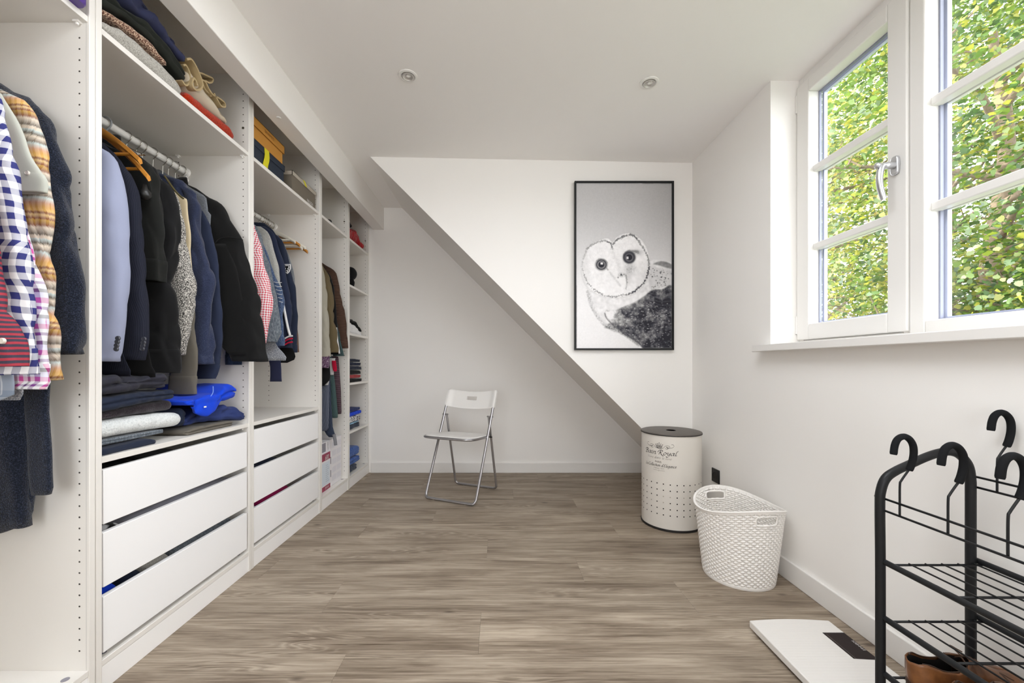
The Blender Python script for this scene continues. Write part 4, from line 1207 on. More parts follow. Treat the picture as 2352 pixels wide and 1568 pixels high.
ul = ['pale sage shirt', 'olive khaki jacket', 'black dress with white edging', 'brown corduroy jacket']
for k, Y in enumerate((2.80, 2.90, 2.975, 3.085)):
    hanger('hanger', 'hanger inside the ' + ul[k], Y, M['white_hanger'], 'hangers on the upper rail of the carton unit', span=0.15, drop=0.08, thick=0.005, low=0.08)
# lower rail
def low(kind, label, cat, Y, rows, mat, thick, seed, wr=0.004, group=None):
    zt = H + (V0 - min(r[0] for r in rows)) * Y / F
    t = empty(kind, (XC, Y, zt), label, cat, group)
    panel_px('body', Y, rows, thick, mat, t, seed, wr, True)
    return t
LR = 1.046
low('hanging_blouse', 'plum sequinned blouse at the front of the lower rail', 'blouse', 2.79, [(817, 690, 757), (838, 700, 757), (845, 702, 755)], C['sequin'], 0.035, 81)
low('hanging_skirt', 'black skirt under the plum sequinned blouse', 'skirt', 2.83, [(817, 690, 757), (840, 690, 758), (865, 700, 759), (873, 705, 757), (882, 706, 748), (886, 708, 744)], C['black'], 0.03, 82)
t = low('hanging_skirt', 'slate blue ribbed knit skirt with a white waistband on lower rail', 'skirt', 2.875, [(818, 690, 752), (868, 690, 756), (900, 700, 756), (960, 702, 755.5), (985, 704, 754), (989, 706, 750)], C['slate_knit'], 0.035, 83)
panel_px('waistband', 2.855, [(868, 700, 756), (876, 700, 755.5), (884, 700, 753)], 0.012, C['white'], t, 84, 0.001, True)
t = low('hanging_cardigan', 'dark slate cardigan with a long sleeve touching the cartons', 'cardigan', 2.925, [(818, 700, 752), (860, 720, 758), (920, 728, 760), (980, 740, 764), (1000, 752, 770), (1003, 756, 771)], C['slate_dark'], 0.03, 85)
px_tube('cuff', 2.905, [(767, 997), (769.5, 1010), (771, 1022)], 0.012, C['ash'], t)
t = low('hanging_jumper', 'teal green ribbed jumper with a white and red yoke', 'jumper', 2.985, [(818, 725, 762), (859, 740, 766), (880, 748, 769), (920, 752, 773), (950, 756, 775.5), (959, 760, 775)], C['green_knit'], 0.04, 86)
panel_px('yoke', 2.962, [(822, 742, 770), (840, 746, 767), (861, 752, 766)], 0.012, C['white'], t, 87, 0.001, True)
panel_px('yoke_patch', 2.952, [(828, 763, 772), (840, 764, 774), (850, 766, 775), (853, 768, 773)], 0.010, C['red'], t, 88, 0.001, True)
low('hanging_jumper', 'plum brown knitted jumper last on the lower rail', 'jumper', 3.06, [(818, 750, 776), (822, 750, 777), (850, 756, 779), (900, 766, 782.5), (945, 772, 783.5), (950, 774, 783)], C['plum_knit'], 0.045, 89)
ll = ['plum sequinned blouse', 'black skirt on the lower rail', 'slate blue ribbed skirt', 'dark slate cardigan', 'teal green jumper', 'plum brown jumper']
for k, Y in enumerate((2.79, 2.83, 2.875, 2.925, 2.985, 3.06)):
    hanger('hanger', 'hanger holding the ' + ll[k], Y, M['white_hanger'], 'hangers on the lower rail of the carton unit', z=LR, span=0.15, drop=0.05, thick=0.004, low=0.0)

# ---------------------------------------------------------------- folded clothes
def slab(kind, label, prof, xf, xb, mat, layers=2, seed=0, cat='clothes', group=None, groove=0.010, lump=0.005, n=44, parent=None, exp=4.2, endr=0.022, xprof=None, part='cloth'):
    """Folded cloth: rows of (y, z_bottom, z_top) along the shelf; folds show at the front and the ends."""
    y0, y1 = prof[0][0], prof[-1][0]
    L = y1 - y0
    zb0 = min(p[1] for p in prof)
    m = max(10, int(L / 0.008))
    rings = []
    tb = [(-p[0], p[1]) for p in prof]; tt = [(-p[0], p[2]) for p in prof]
    for i in range(m + 1):
        y = y0 + L * i / m
        d = min(y - y0, y1 - y)
        e = min(endr, L / 3)
        f = max(0.0, 1 - (1 - min(1, d / e)) ** 2.8) ** (1 / 2.8) if d < e else 1.0
        f = max(f, 0.10)
        zb, zt = interp(tb, -y), interp(tt, -y)
        zc, hz = (zb + zt) / 2, (zt - zb) / 2
        fx = xf if xprof is None else interp([(-a, b) for a, b in xprof], -y)
        cx, a = (fx + xb) / 2, (fx - xb) / 2
        ring = []
        rx = min(a * 0.8, hz * (1.15 if exp < 3.2 else 0.8))
        pe = 2.2 if exp < 3.2 else 2.7
        sec = []                                  # rounded-slab section: front arc, top, back arc, bottom
        for q in range(17):
            an = -math.pi / 2 + math.pi * q / 16
            sec.append((math.cos(an), math.sin(an), 1))
        for q in range(1, 10): sec.append((1 - 2 * q / 10, 1.0, 0))
        for q in range(9):
            an = math.pi / 2 + math.pi * q / 8
            sec.append((math.cos(an), math.sin(an), 1))
        for q in range(1, 10): sec.append((-1 + 2 * q / 10, -1.0, 0))
        for (c, s, arc) in sec:
            if arc:
                x = math.copysign(a - rx + rx * abs(c) ** (2 / pe), c) if abs(c) > 1e-9 else (a - rx) * (1 if len(ring) < 17 else -1)
            else: x = (a - rx) * c; c = x / a
            if arc and abs(c) < 1e-9: c = 0.5 if len(ring) < 17 else -0.5
            z = hz * f * math.copysign(abs(s) ** (2 / pe), s)
            q = (z / max(1e-4, hz) + 1) / 2
            if layers > 1 and c > -0.2:
                g = (1 - abs(math.sin(math.pi * layers * q))) ** 3
                if 0.5 / layers < q < 1 - 0.5 / layers: x -= groove * g * max(0, c) ** 0.5
            x -= (1 - f) * 0.02 * c
            if c > 0: x += (0.6 + lump * 120) * 0.007 * nz(y * 7 + seed * 1.9, seed * 0.7, z * 9) - 0.002
            d1 = nz(y * 11 + seed, x * 9, z * 12 + seed * 2.1)
            d2 = nz(y * 32 + seed, x * 26, z * 30)
            cr = (1 - abs(nz(y * 8 + seed * 1.3, x * 8 + y * 6, z * 16))) ** 8
            x += lump * (1.2 * d1 + 0.8 * d2 - cr) * (1 if c > 0 else 0)
            dz = lump * (1.1 * d1 + 0.5 * d2 - 0.8 * cr - 0.45) * f
            z2 = zc + z + (dz if s > 0 else 0.15 * abs(dz))
            ring.append((cx + x, y + lump * 0.8 * d2 * (1 - f), min(max(z2, zb + 0.0006), zt - 0.0004)))
        rings.append(ring)
    if parent is not None:
        return skin(part, rings, mat, parent)
    o = skin(kind, rings, mat, None)
    return tag(o, label, cat, group)

# lower shelf of the dark jacket unit: pile on the left
S1 = ZS
g1 = 'folded pile at the near end of the shelf under the dark jackets'
slab('folded_shirt', 'dark navy polo shirt lowest of the pile under the white fleece', [(1.22, S1, S1 + 0.02), (1.40, S1, S1 + 0.024), (1.43, S1, S1 + 0.012)], -1.195, -1.52, C['navy'], 1, 101, group=g1, lump=0.002)
slab('folded_shirt', 'grey striped shirt folded right under the white fleece', [(1.215, S1 + 0.024, S1 + 0.046), (1.50, S1 + 0.026, S1 + 0.040)], -1.225, -1.53, C['denim_grey'], 2, 102, group=g1, lump=0.001, groove=0.004)
slab('folded_fleece', 'white sherpa fleece folded in the pile on the shelf', [(1.215, S1 + 0.047, S1 + 0.100), (1.35, S1 + 0.046, S1 + 0.102), (1.50, S1 + 0.043, S1 + 0.100), (1.568, S1 + 0.042, S1 + 0.096)], -1.215, -1.55, C['sherpa'], 1, 103, 'fleece', lump=0.003, exp=3.0, endr=0.03)
slab('folded_fleece', 'plum-black fleece folded on top of the white sherpa fleece', [(1.215, S1 + 0.103, S1 + 0.122), (1.40, S1 + 0.104, S1 + 0.140), (1.555, S1 + 0.103, S1 + 0.146)], -1.235, -1.55, C['plum_fleece'], 1, 104, 'fleece', lump=0.003, exp=2.8)
slab('folded_shirt', 'ink navy cotton top folded second from the top of the pile', [(1.215, S1 + 0.126, S1 + 0.172), (1.36, S1 + 0.141, S1 + 0.186), (1.50, S1 + 0.147, S1 + 0.188), (1.53, S1 + 0.148, S1 + 0.184)], -1.21, -1.54, C['navy'], 2, 105, lump=0.005, group=g1)
slab('folded_jacket', 'charcoal cotton jacket crumpled on the top of the pile', [(1.215, S1 + 0.176, S1 + 0.230), (1.30, S1 + 0.184, S1 + 0.248), (1.40, S1 + 0.189, S1 + 0.250), (1.475, S1 + 0.190, S1 + 0.244), (1.492, S1 + 0.190, S1 + 0.236)], -1.205, -1.54, C['charcoal'], 2, 106, 'jacket', lump=0.010, groove=0.012)
X, Z = at(236, 921, 1.232)
tag(MB().prism([(X - 0.02, 1.2135, Z - 0.012), (X + 0.003, 1.2135, Z - 0.012), (X + 0.010, 1.2135, Z), (X + 0.003, 1.2135, Z + 0.014), (X - 0.02, 1.2135, Z + 0.012)], (0, 0.002, 0)).build('paper_tag', M['tag_orange']), 'small orange tag poking out of the charcoal jacket', 'tag')
# pile on the right
g2 = 'folded pile at the far end of the shelf under the dark jackets'
slab('folded_trousers', 'taupe trousers folded flat under the navy sweatshirt', [(1.575, S1, S1 + 0.022), (1.66, S1, S1 + 0.03), (1.82, S1, S1 + 0.026), (1.85, S1, S1 + 0.018)], -1.20, -1.54, C['taupe'], 2, 111, 'trousers', g2, lump=0.003)
slab('folded_sweatshirt', 'navy sweatshirt crumpled on the taupe trousers', [(1.61, S1 + 0.03, S1 + 0.068), (1.70, S1 + 0.032, S1 + 0.098), (1.80, S1 + 0.030, S1 + 0.112), (1.86, S1 + 0.026, S1 + 0.096), (1.905, S1 + 0.012, S1 + 0.050)], -1.226, -1.53, C['navy_hood'], 3, 112, 'sweatshirt', g2, lump=0.011, groove=0.014, xprof=[(1.61, -1.240), (1.735, -1.238), (1.78, -1.20), (1.905, -1.192)])
t = empty('folded_jacket', (-1.36, 1.72, S1 + 0.1), 'bright royal blue jacket on top of the navy sweatshirt', 'jacket', g2)
slab('x', '', [(1.562, S1 + 0.118, S1 + 0.146), (1.64, S1 + 0.115, S1 + 0.150), (1.735, S1 + 0.117, S1 + 0.156), (1.80, S1 + 0.118, S1 + 0.188), (1.845, S1 + 0.120, S1 + 0.194), (1.872, S1 + 0.124, S1 + 0.178)], -1.190, -1.52, C['royal'], 2, 113, lump=0.008, groove=0.014, parent=t, part='body')
slab('x', '', [(1.592, S1 + 0.088, S1 + 0.140), (1.63, S1 + 0.070, S1 + 0.146), (1.66, S1 + 0.064, S1 + 0.148), (1.70, S1 + 0.078, S1 + 0.150), (1.745, S1 + 0.112, S1 + 0.152)], -1.181, -1.206, C['royal'], 1, 114, lump=0.004, parent=t, part='sleeve', exp=4.5, endr=0.012)
seamp = [(at(u, v, 1.70)[0] + 0.0, 1.70, at(u, v, 1.70)[1]) for u, v in ((449, 926), (470, 905), (488, 884))]
MB().tube(crom([(-1.192, 1.655, S1 + 0.126), (-1.196, 1.70, S1 + 0.155), (-1.215, 1.73, S1 + 0.183)], 5), 0.0018, 6).build('piping', cloth('pale_blue_piping', srgb(120, 150, 226)), t)
MB().box(-1.178, -1.1765, 1.625, 1.638, S1 + 0.104, S1 + 0.110).build('size_tag', C['white'], t)
slab('folded_jacket', 'black and navy nylon jacket squeezed between the two piles', [(1.573, S1 + 0.034, S1 + 0.100), (1.59, S1 + 0.034, S1 + 0.112), (1.606, S1 + 0.034, S1 + 0.100)], -1.225, -1.52, C['navy'], 3, 115, 'jacket', lump=0.006, groove=0.010, endr=0.012)

# top shelf of the dark jacket unit
T1 = TS
XF = -1.182
g3 = 'folded jumpers on the top shelf over the dark jackets'
slab('folded_jumper', 'pale grey marled jumper lowest of the pile on the top shelf', [(1.215, T1, 2.004), (1.24, T1, 2.012), (1.287, T1, 2.036), (1.353, T1, 2.040), (1.426, T1, 2.043), (1.488, T1, 2.036), (1.536, T1, 2.016)], XF, -1.55, C['grey_marl'], 1, 121, 'jumper', g3, lump=0.003, exp=2.5, endr=0.05)
slab('folded_jumper', 'brown and cream moss-stitch jumper above the grey marled one', [(1.215, 2.016, 2.040), (1.25, 2.030, 2.050), (1.32, 2.042, 2.070), (1.389, 2.045, 2.074), (1.466, 2.041, 2.050)], XF - 0.004, -1.55, C['brown_marl'], 1, 122, 'jumper', g3, lump=0.002, exp=2.4)
slab('folded_fleece', 'black-green fleece jacket third in the pile on the top shelf', [(1.215, 2.044, 2.105), (1.296, 2.076, 2.112), (1.375, 2.079, 2.128), (1.45, 2.072, 2.118), (1.535, 2.042, 2.100), (1.556, 2.05, 2.08)], XF - 0.002, -1.55, C['bottle'], 2, 123, 'fleece', g3, lump=0.005)
slab('folded_sweatshirt', 'navy fleece sweatshirt on the top of the jumper pile', [(1.228, 2.112, 2.215), (1.30, 2.118, 2.212), (1.389, 2.134, 2.190), (1.447, 2.126, 2.184), (1.50, 2.122, 2.168), (1.54, 2.106, 2.130)], XF + 0.002, -1.55, C['navy_soft'], 1, 124, 'sweatshirt', g3, lump=0.010, exp=2.5)
slab('folded_shirt', 'grey and white finely checked shirt behind the navy fleece', [(1.26, 2.222, 2.262), (1.33, 2.222, 2.258), (1.40, 2.222, 2.238)], -1.21, -1.55, C['check_grey'], 2, 125, 'shirt', lump=0.004)
slab('folded_jumper', 'orange-red knitted jumper at the far end of the top shelf', [(1.548, T1, 2.016), (1.60, T1, 2.020), (1.68, T1, 2.021), (1.79, T1, 2.021), (1.832, T1, 2.006)], XF, -1.52, C['orange_knit'], 1, 126, 'jumper', lump=0.002, exp=2.5, endr=0.05)
t = empty('folded_trousers', (-1.36, 1.66, 2.03), 'beige and khaki trousers bunched on the orange-red jumper', 'trousers')
slab('x', '', [(1.562, 2.024, 2.130), (1.605, 2.024, 2.118), (1.677, 2.025, 2.092), (1.727, 2.025, 2.066), (1.792, 2.025, 2.034)], XF - 0.006, -1.52, C['beige'], 1, 127, lump=0.004, exp=2.6, parent=t, part='leg')
def curl(Y0, c, pts, depth, mat, parent, name, th=0.004):
    """A bunched edge of cloth: a curve in the shelf front plane (y, z) drawn back along the depth."""
    P = crom([(0, y, z) for y, z in pts], 8)
    nn = len(P)
    V, Fc = [], []
    offs = []
    for i, p in enumerate(P):
        a, b = P[max(0, i - 1)], P[min(nn - 1, i + 1)]
        tx, tz = b[1] - a[1], b[2] - a[2]
        L = math.hypot(tx, tz) + 1e-9
        offs.append((-tz / L * th / 2, tx / L * th / 2))
    for xx, sh in ((c, 0.0), (c - depth * 0.5, 0.006), (c - depth, 0.0)):
        for s_ in (1, -1):
            for p, o_ in zip(P, offs):
                V.append((xx, p[1] + s_ * o_[0] + sh, p[2] + s_ * o_[1] - sh * 0.6))
    def idx(l, s_, i): return (l * 2 + s_) * nn + i
    for l in range(2):
        for i in range(nn - 1):
            Fc.append((idx(l, 0, i), idx(l, 0, i + 1), idx(l + 1, 0, i + 1), idx(l + 1, 0, i)))
            Fc.append((idx(l, 1, i + 1), idx(l, 1, i), idx(l + 1, 1, i), idx(l + 1, 1, i + 1)))
    for i in range(nn - 1):
        Fc.append((idx(0, 0, i + 1), idx(0, 0, i), idx(0, 1, i), idx(0, 1, i + 1)))
    for i, fl in ((0, False), (nn - 1, True)):
        for l in range(2):
            q = (idx(l, 0, i), idx(l, 1, i), idx(l + 1, 1, i), idx(l + 1, 0, i))
            Fc.append(q[::-1] if fl else q)
    return make(name, V, Fc, mat, parent, smooth=True, auto=50)
def yz(u, v, X=XF):
    Y = X * F / (u - U0); return (Y, H + (V0 - v) * Y / F)
curl(0, XF, [yz(430, 136), yz(440, 136), yz(450, 150), yz(460, 172), yz(466, 192), yz(462, 204), yz(450, 206), yz(442, 194), yz(446, 180), yz(452, 188), yz(454, 197)], 0.20, C['khaki_lt'], t, 'waistband', 0.007)
curl(0, XF - 0.01, [yz(428, 150), yz(434, 150), yz(442, 166), yz(443, 186), yz(434, 196), yz(424, 184)], 0.20, C['khaki_lt'], t, 'waistband', 0.006)
curl(0, XF - 0.02, [yz(462, 168), yz(474, 168), yz(488, 174), yz(500, 180), yz(499, 188), yz(492, 190), yz(484, 186), yz(478, 190), yz(484, 206), yz(494, 216), yz(496, 222)], 0.22, C['khaki_lt'], t, 'belt_loop', 0.006)
curl(0, XF - 0.01, [yz(468, 182), yz(478, 188), yz(486, 204), yz(496, 218), yz(510, 226), yz(522, 236), yz(523, 245), yz(514, 243), yz(504, 226), yz(498, 214)], 0.22, C['khaki_lt'], t, 'belt_loop', 0.006)

# things inside the drawers
def in_drawer(unit, k, y0, y1, mat, label, seed, dz=0.0):
    z0, z1 = DR[k]
    t_, a, b = W[unit]
    zt = z1 + 0.004 + dz
    slab('drawer_clothes', label, [(y0, z0 + 0.019, zt - 0.012), ((y0 + y1) / 2, z0 + 0.019, zt), (y1, z0 + 0.019, zt - 0.010)], WF - 0.03, -1.66, mat, 2, seed, 'clothes', 'clothes in the drawers', lump=0.004)
in_drawer(1, 0, 1.245, 1.40, C['black_nylon'], 'black nylon clothes at the near end of the top drawer under white fleece', 201)
in_drawer(1, 0, 1.405, 1.57, C['black'], 'black cotton clothes in the middle of the top drawer under white fleece', 202)
in_drawer(1, 1, 1.245, 1.335, C['bw'], 'black and white printed cloth in the middle drawer under white fleece', 203)
in_drawer(1, 1, 1.34, 1.885, C['grey_drawer'], 'light grey clothes filling the middle drawer under white fleece', 204)
in_drawer(1, 2, 1.245, 1.325, C['royal'], 'royal blue cloth at the near end of the bottom drawer', 205, 0.004)
in_drawer(1, 2, 1.33, 1.41, C['navy'], 'dark navy cloth next to royal blue one in the bottom drawer', 206, 0.004)
in_drawer(1, 2, 1.415, 1.53, C['grey_marl'], 'grey marled cloth in the middle of the bottom drawer', 207, 0.004)
in_drawer(1, 2, 1.535, 1.885, C['denim_grey'], 'slate grey clothes at the far end of the bottom drawer', 208, 0.004)
in_drawer(2, 1, 1.99, 2.28, C['navy'], 'navy clothes in the middle drawer under the shoe boxes', 209)
in_drawer(2, 2, 1.99, 2.07, C['grey_drawer'], 'pale grey cloth in the bottom drawer under the shoe boxes', 210, 0.004)
in_drawer(2, 2, 2.075, 2.40, C['magenta'], 'magenta cloth in the bottom drawer under the shoe boxes', 211, 0.004)

# rolled felt bag on the lower shelf of the shoe box unit
t = empty('rolled_bag', (-1.40, 2.12, ZS), 'rolled taupe felt bag with a dark band lying on the lower shelf', 'bag')
ry, rz = 2.195, ZS + 0.0385
sp = []
for i in range(70):
    an = i * 0.30; r = 0.010 + 0.027 * i / 69
    sp.append((an, r))
V, Fc = [], []
for i, (an, r) in enumerate(sp):
    for xx in (-1.52, -1.30):
        V.append((xx, ry + r * math.cos(an), rz + r * math.sin(an)))
for i in range(len(sp) - 1): Fc.append((2 * i, 2 * i + 1, 2 * i + 3, 2 * i + 2))
V = [(a + (0.0), b, c) for a, b, c in V]
MB().lathe((-1.41, 1.985, rz), [(0.0, 0.0), (0.024, 0.0), (0.031, 0.004), (0.0355, 0.02), (0.036, 0.23), (0.032, 0.245), (0.02, 0.252), (0, 0.252)], 28, 'Y').build('roll', C['taupe_felt'], t, smooth=True)
MB().lathe((-1.41, 2.115, rz), [(0.0366, 0.0), (0.0372, 0.006), (0.0372, 0.018), (0.0366, 0.024)], 28, 'Y').build('band', C['dark_inside'], t, smooth=True)
MB().lathe((-1.395, 1.966, ZS + 0.024), [(0, 0.0), (0.018, 0.002), (0.023, 0.012), (0.023, 0.04), (0.018, 0.09), (0.0, 0.095)], 18, 'Y').build('buckle_strap', M['plastic_black'], t, smooth=True)

# ---------------------------------------------------------------- boxes on the top shelf
def text_mesh(body, size, mat, parent, origin, xdir, zdir, name='lettering', shear=0.0, ext=0.0006, align='CENTER', xs=1.0):
    c = bpy.data.curves.new(name, 'FONT')
    c.body = body; c.size = size; c.shear = shear; c.align_x = align; c.align_y = 'CENTER'; c.resolution_u = 3
    tmp = bpy.data.objects.new(name, c)
    COL.objects.link(tmp)
    dg = bpy.context.evaluated_depsgraph_get(); dg.update()
    me = bpy.data.meshes.new_from_object(tmp.evaluated_get(dg))
    xd, zd, og = Vector(xdir), Vector(zdir), Vector(origin)
    nd = xd.cross(zd).normalized()
    V = [tuple(og + xd * v.co.x * xs + zd * v.co.y + nd * ext) for v in me.vertices]
    Fc = [tuple(p.vertices) for p in me.polygons]
    bpy.data.objects.remove(tmp); bpy.data.curves.remove(c); bpy.data.meshes.remove(me)
    return make(name, V, Fc, mat, parent, kind='stuff')

def lidded_box(kind, label, x0, x1, y0, y1, z0, zl, z1, m_box, m_lid, ov=0.004):
    z0 += 0.0008
    t = empty(kind, ((x0 + x1) / 2, (y0 + y1) / 2, z0), label, 'box', 'shoe boxes on the top shelf')
    box('box_body', x0, x1, y0, y1, z0, z1 - 0.003, m_box, t, bevel=0.001)
    mb = MB()
    a0, a1, b0, b1 = x0 - ov, x1 + ov, y0 - ov, y1 + ov
    mb.box(a0, a1, b0, b1, z1 - 0.0025, z1)
    for q in ((a0, a0 + 0.003, b0, b1), (a1 - 0.003, a1, b0, b1), (a0, a1, b0, b0 + 0.003), (a0, a1, b1 - 0.003, b1)): mb.box(*q, zl, z1)
    mb.build('box_lid', m_lid, t, kind='stuff')
    return t
BX = -1.205
nb = lidded_box('shoe_box', 'navy shoe box with a yellow tape strap under the kraft box', -1.52, BX, 1.972, 2.278, TS, TS + 0.075, TS + 0.108, M['navy_box'], M['navy_box'])
def strap(parent, pts, w, mat):
    V, Fc = [], []
    for (y, z, x) in pts: V += [(x, y - w / 2, z), (x, y + w / 2, z), (x - 0.0015, y + w / 2, z), (x - 0.0015, y - w / 2, z)]
    for i in range(len(pts) - 1):
        for k in range(4):
            k2 = (k + 1) % 4
            Fc.append((i * 4 + k, i * 4 + k2, (i + 1) * 4 + k2, (i + 1) * 4 + k))
    Fc += [(3, 2, 1, 0), tuple((len(pts) - 1) * 4 + k for k in range(4))]
    make('tape_strap', V, Fc, mat, parent)
strap(nb, [(2.092, TS + 0.001, BX + 0.003), (2.096, TS + 0.03, BX + 0.004), (2.102, TS + 0.055, BX + 0.0065), (2.104, TS + 0.075, BX + 0.0075), (2.100, TS + 0.106, BX + 0.0072)], 0.042, M['yellow'])
kb = lidded_box('shoe_box', 'kraft cardboard shoe box with a lettered lid on the navy box', -1.50, BX - 0.002, 1.970, 2.268, TS + 0.1085, TS + 0.172, TS + 0.214, M['kraft'], M['kraft'], 0.0075)
text_mesh('SNIPES', 0.020, plain('brown_print', srgb(132, 84, 20), 0.7), kb, (BX + 0.0062, 2.125, TS + 0.193), (0, 1, 0), (0, 0, 1), xs=1.5)
gb = lidded_box('shoe_box', 'grey shoe box with a pale lid beside the kraft and navy boxes', -1.44, BX + 0.012, 2.345, 2.640, TS, TS + 0.092, TS + 0.116, M['grey_box'], M['grey_lid'])
text_mesh('NELSON', 0.026, M['white_print'], gb, (BX + 0.0125, 2.566, TS + 0.018), (0, 1, 0), (0, 0, 1), xs=0.82)
strap(gb, [(2.505, TS + 0.090, BX + 0.0185), (2.49, TS + 0.105, BX + 0.0185), (2.475, TS + 0.1165, BX + 0.0185)], 0.02, M['yellow'])
# small dark round thing on the carton unit's top shelf
t = empty('round_tin', (-1.215, 2.905, TS), 'small black round tin with a yellow edge on top shelf', 'tin')
MB().lathe((-1.215, 2.905, TS), [(0, 0), (0.016, 0), (0.017, 0.003), (0.017, 0.007), (0.016, 0.0075)], 20).build('tin_base', M['yellow'], t, smooth=True, auto=40)
MB().lathe((-1.215, 2.905, TS + 0.0075), [(0.0165, 0), (0.019, 0.004), (0.018, 0.018), (0.012, 0.024), (0, 0.026)], 20).build('tin_lid', M['plastic_black'], t, smooth=True)

# ---------------------------------------------------------------- cartons at the bottom of the narrow unit
BZ = 0.0955
def carton(label, x0, x1, y0, y1, z0, z1, name='carton'):
    t = empty(name, ((x0 + x1) / 2, (y0 + y1) / 2, z0), label, 'box', 'white cartons at the bottom of the narrow unit')
    box('carton_body', x0, x1, y0, y1, z0, z1, M['carton'], t, bevel=0.001)
    return t
c1 = carton('tall white carton with hand slots and faint print, farthest of cartons', -1.60, -1.222, 2.936, 3.150, BZ, BZ + 0.336)
for z in (0.19, 0.285): 
    MB().box(-1.2225, -1.2212, 2.944, 2.956, z - 0.028, z + 0.022).build('hand_slot', M['label_grey'], c1)
mb = MB()
for j in range(5):
    for i in range(2):
        mb.box(-1.2222, -1.2216, 2.972 + i * 0.088, 3.048 + i * 0.088, 0.125 + j * 0.06, 0.165 + j * 0.06)
mb.build('faint_print', plain('pale_grey_print', srgb(222, 221, 228), 0.6), c1, kind='stuff')
c2 = carton('white carton with maroon bands standing in front of the flat white carton', -1.50, -1.215, 2.712, 2.926, BZ, BZ + 0.262)
MB().box(-1.2152, -1.2142, 2.713, 2.925, BZ + 0.210, BZ + 0.260).build('printed_band', M['maroon'], c2)
MB().box(-1.2152, -1.2142, 2.713, 2.925, BZ + 0.002, BZ + 0.034).build('printed_band', M['maroon'], c2)
MB().box(-1.2152, -1.2142, 2.722, 2.917, BZ + 0.040, BZ + 0.196).build('printed_panel', M['pale_blue'], c2)
text_mesh('600', 0.045, M['white_print'], c2, (-1.214, 2.865, BZ + 0.228), (0, 1, 0), (0, 0, 1), shear=0.25, xs=0.9)
text_mesh('EW 6X', 0.026, M['white_print'], c2, (-1.214, 2.868, BZ + 0.018), (0, 1, 0), (0, 0, 1), xs=0.8)
mb = MB()
for j in range(9): mb.box(-1.2142, -1.2138, 2.850, 2.905 - 0.01 * (j % 3), BZ + 0.06 + j * 0.014, BZ + 0.063 + j * 0.014)
mb.build('small_print', plain('slate_print', srgb(170, 182, 196), 0.6), c2, kind='stuff')
c3 = carton('flat white carton with grey panel lying over the maroon-banded carton', -1.52, -1.225, 2.712, 2.930, BZ + 0.263, BZ + 0.336)
MB().box(-1.2252, -1.2242, 2.72, 2.872, BZ + 0.268, BZ + 0.330).build('printed_panel', M['label_grey'], c3)
text_mesh('CREAMY', 0.016, M['ink'], c3, (-1.224, 2.906, BZ + 0.299), (0, 0, -1), (0, 1, 0), name='lettering', ext=0.0)

# ---------------------------------------------------------------- end unit with shelves
YA, YE = 3.215, 3.60
X4 = -1.205
def pile(shelf_z, items, x=X4):
    z = shelf_z
    for (lab, mat, h, y1, kind, cat, seed, lay) in items:
        slab(kind, lab, [(YA, z, z + h * 0.96), ((YA + y1) / 2, z, z + h), (y1, z, z + h * 0.85)], x + 0.004 * (seed % 3), -1.55, mat, lay, seed, cat, 'folded clothes in the end unit', lump=0.003, exp=4.0, groove=0.008, endr=0.015)
        z += h + 0.0010
slab('folded_jumper', 'red chunky knitted jumper on the end unit top shelf', [(YA, TS, TS + 0.100), (3.33, TS, TS + 0.105), (3.40, TS, TS + 0.135), (3.46, TS, TS + 0.145), (3.49, TS, TS + 0.085), (3.555, TS, TS + 0.055)], -1.188, -1.55, C['red_knit'], 1, 301, 'jumper', lump=0.010, exp=2.6)
slab('folded_scarf', 'black scarf lying over the red knitted jumper', [(YA, TS + 0.108, TS + 0.205), (3.28, TS + 0.112, TS + 0.180), (3.345, TS + 0.118, TS + 0.150)], -1.20, -1.5, C['black'], 1, 302, 'scarf', lump=0.004, exp=2.6)
t = empty('cap', (-1.24, 3.35, SH4[1]), 'black cap standing on edge on the second shelf of the end unit', 'cap')
MB().lathe((-1.238, 3.350, SH4[1] + 0.115), [(0.0, -0.04), (0.03, -0.034), (0.052, -0.012), (0.058, 0.02), (0.056, 0.032), (0.0, 0.032)], 24, 'Y').build('crown', C['black'], t, smooth=True)
MB().prism([(-1.29, 3.345, SH4[1] + 0.085), (-1.205, 3.345, SH4[1] + 0.08), (-1.192, 3.345, SH4[1] + 0.04), (-1.198, 3.345, SH4[1] + 0.004), (-1.235, 3.345, SH4[1] + 0.001), (-1.29, 3.345, SH4[1] + 0.001)], (0, 0.016, 0)).build('brim', C['black'], t, bevel=0.004)
slab('folded_shirt', 'white shirt folded on the third shelf of the end unit', [(YA, SH4[2], SH4[2] + 0.100), (3.35, SH4[2], SH4[2] + 0.105), (3.46, SH4[2], SH4[2] + 0.085), (3.57, SH4[2], SH4[2] + 0.03)], -1.21, -1.55, C['white'], 3, 303, 'shirt', lump=0.008, groove=0.012)
slab('folded_scarf', 'black and white scarf draped over the folded white shirt', [(YA, SH4[2] + 0.106, SH4[2] + 0.116), (3.33, SH4[2] + 0.109, SH4[2] + 0.120), (3.43, SH4[2] + 0.100, SH4[2] + 0.112), (3.52, SH4[2] + 0.068, SH4[2] + 0.080), (3.58, SH4[2] + 0.032, SH4[2] + 0.046)], -1.205, -1.42, C['black'], 1, 304, 'scarf', lump=0.004, exp=2.4)
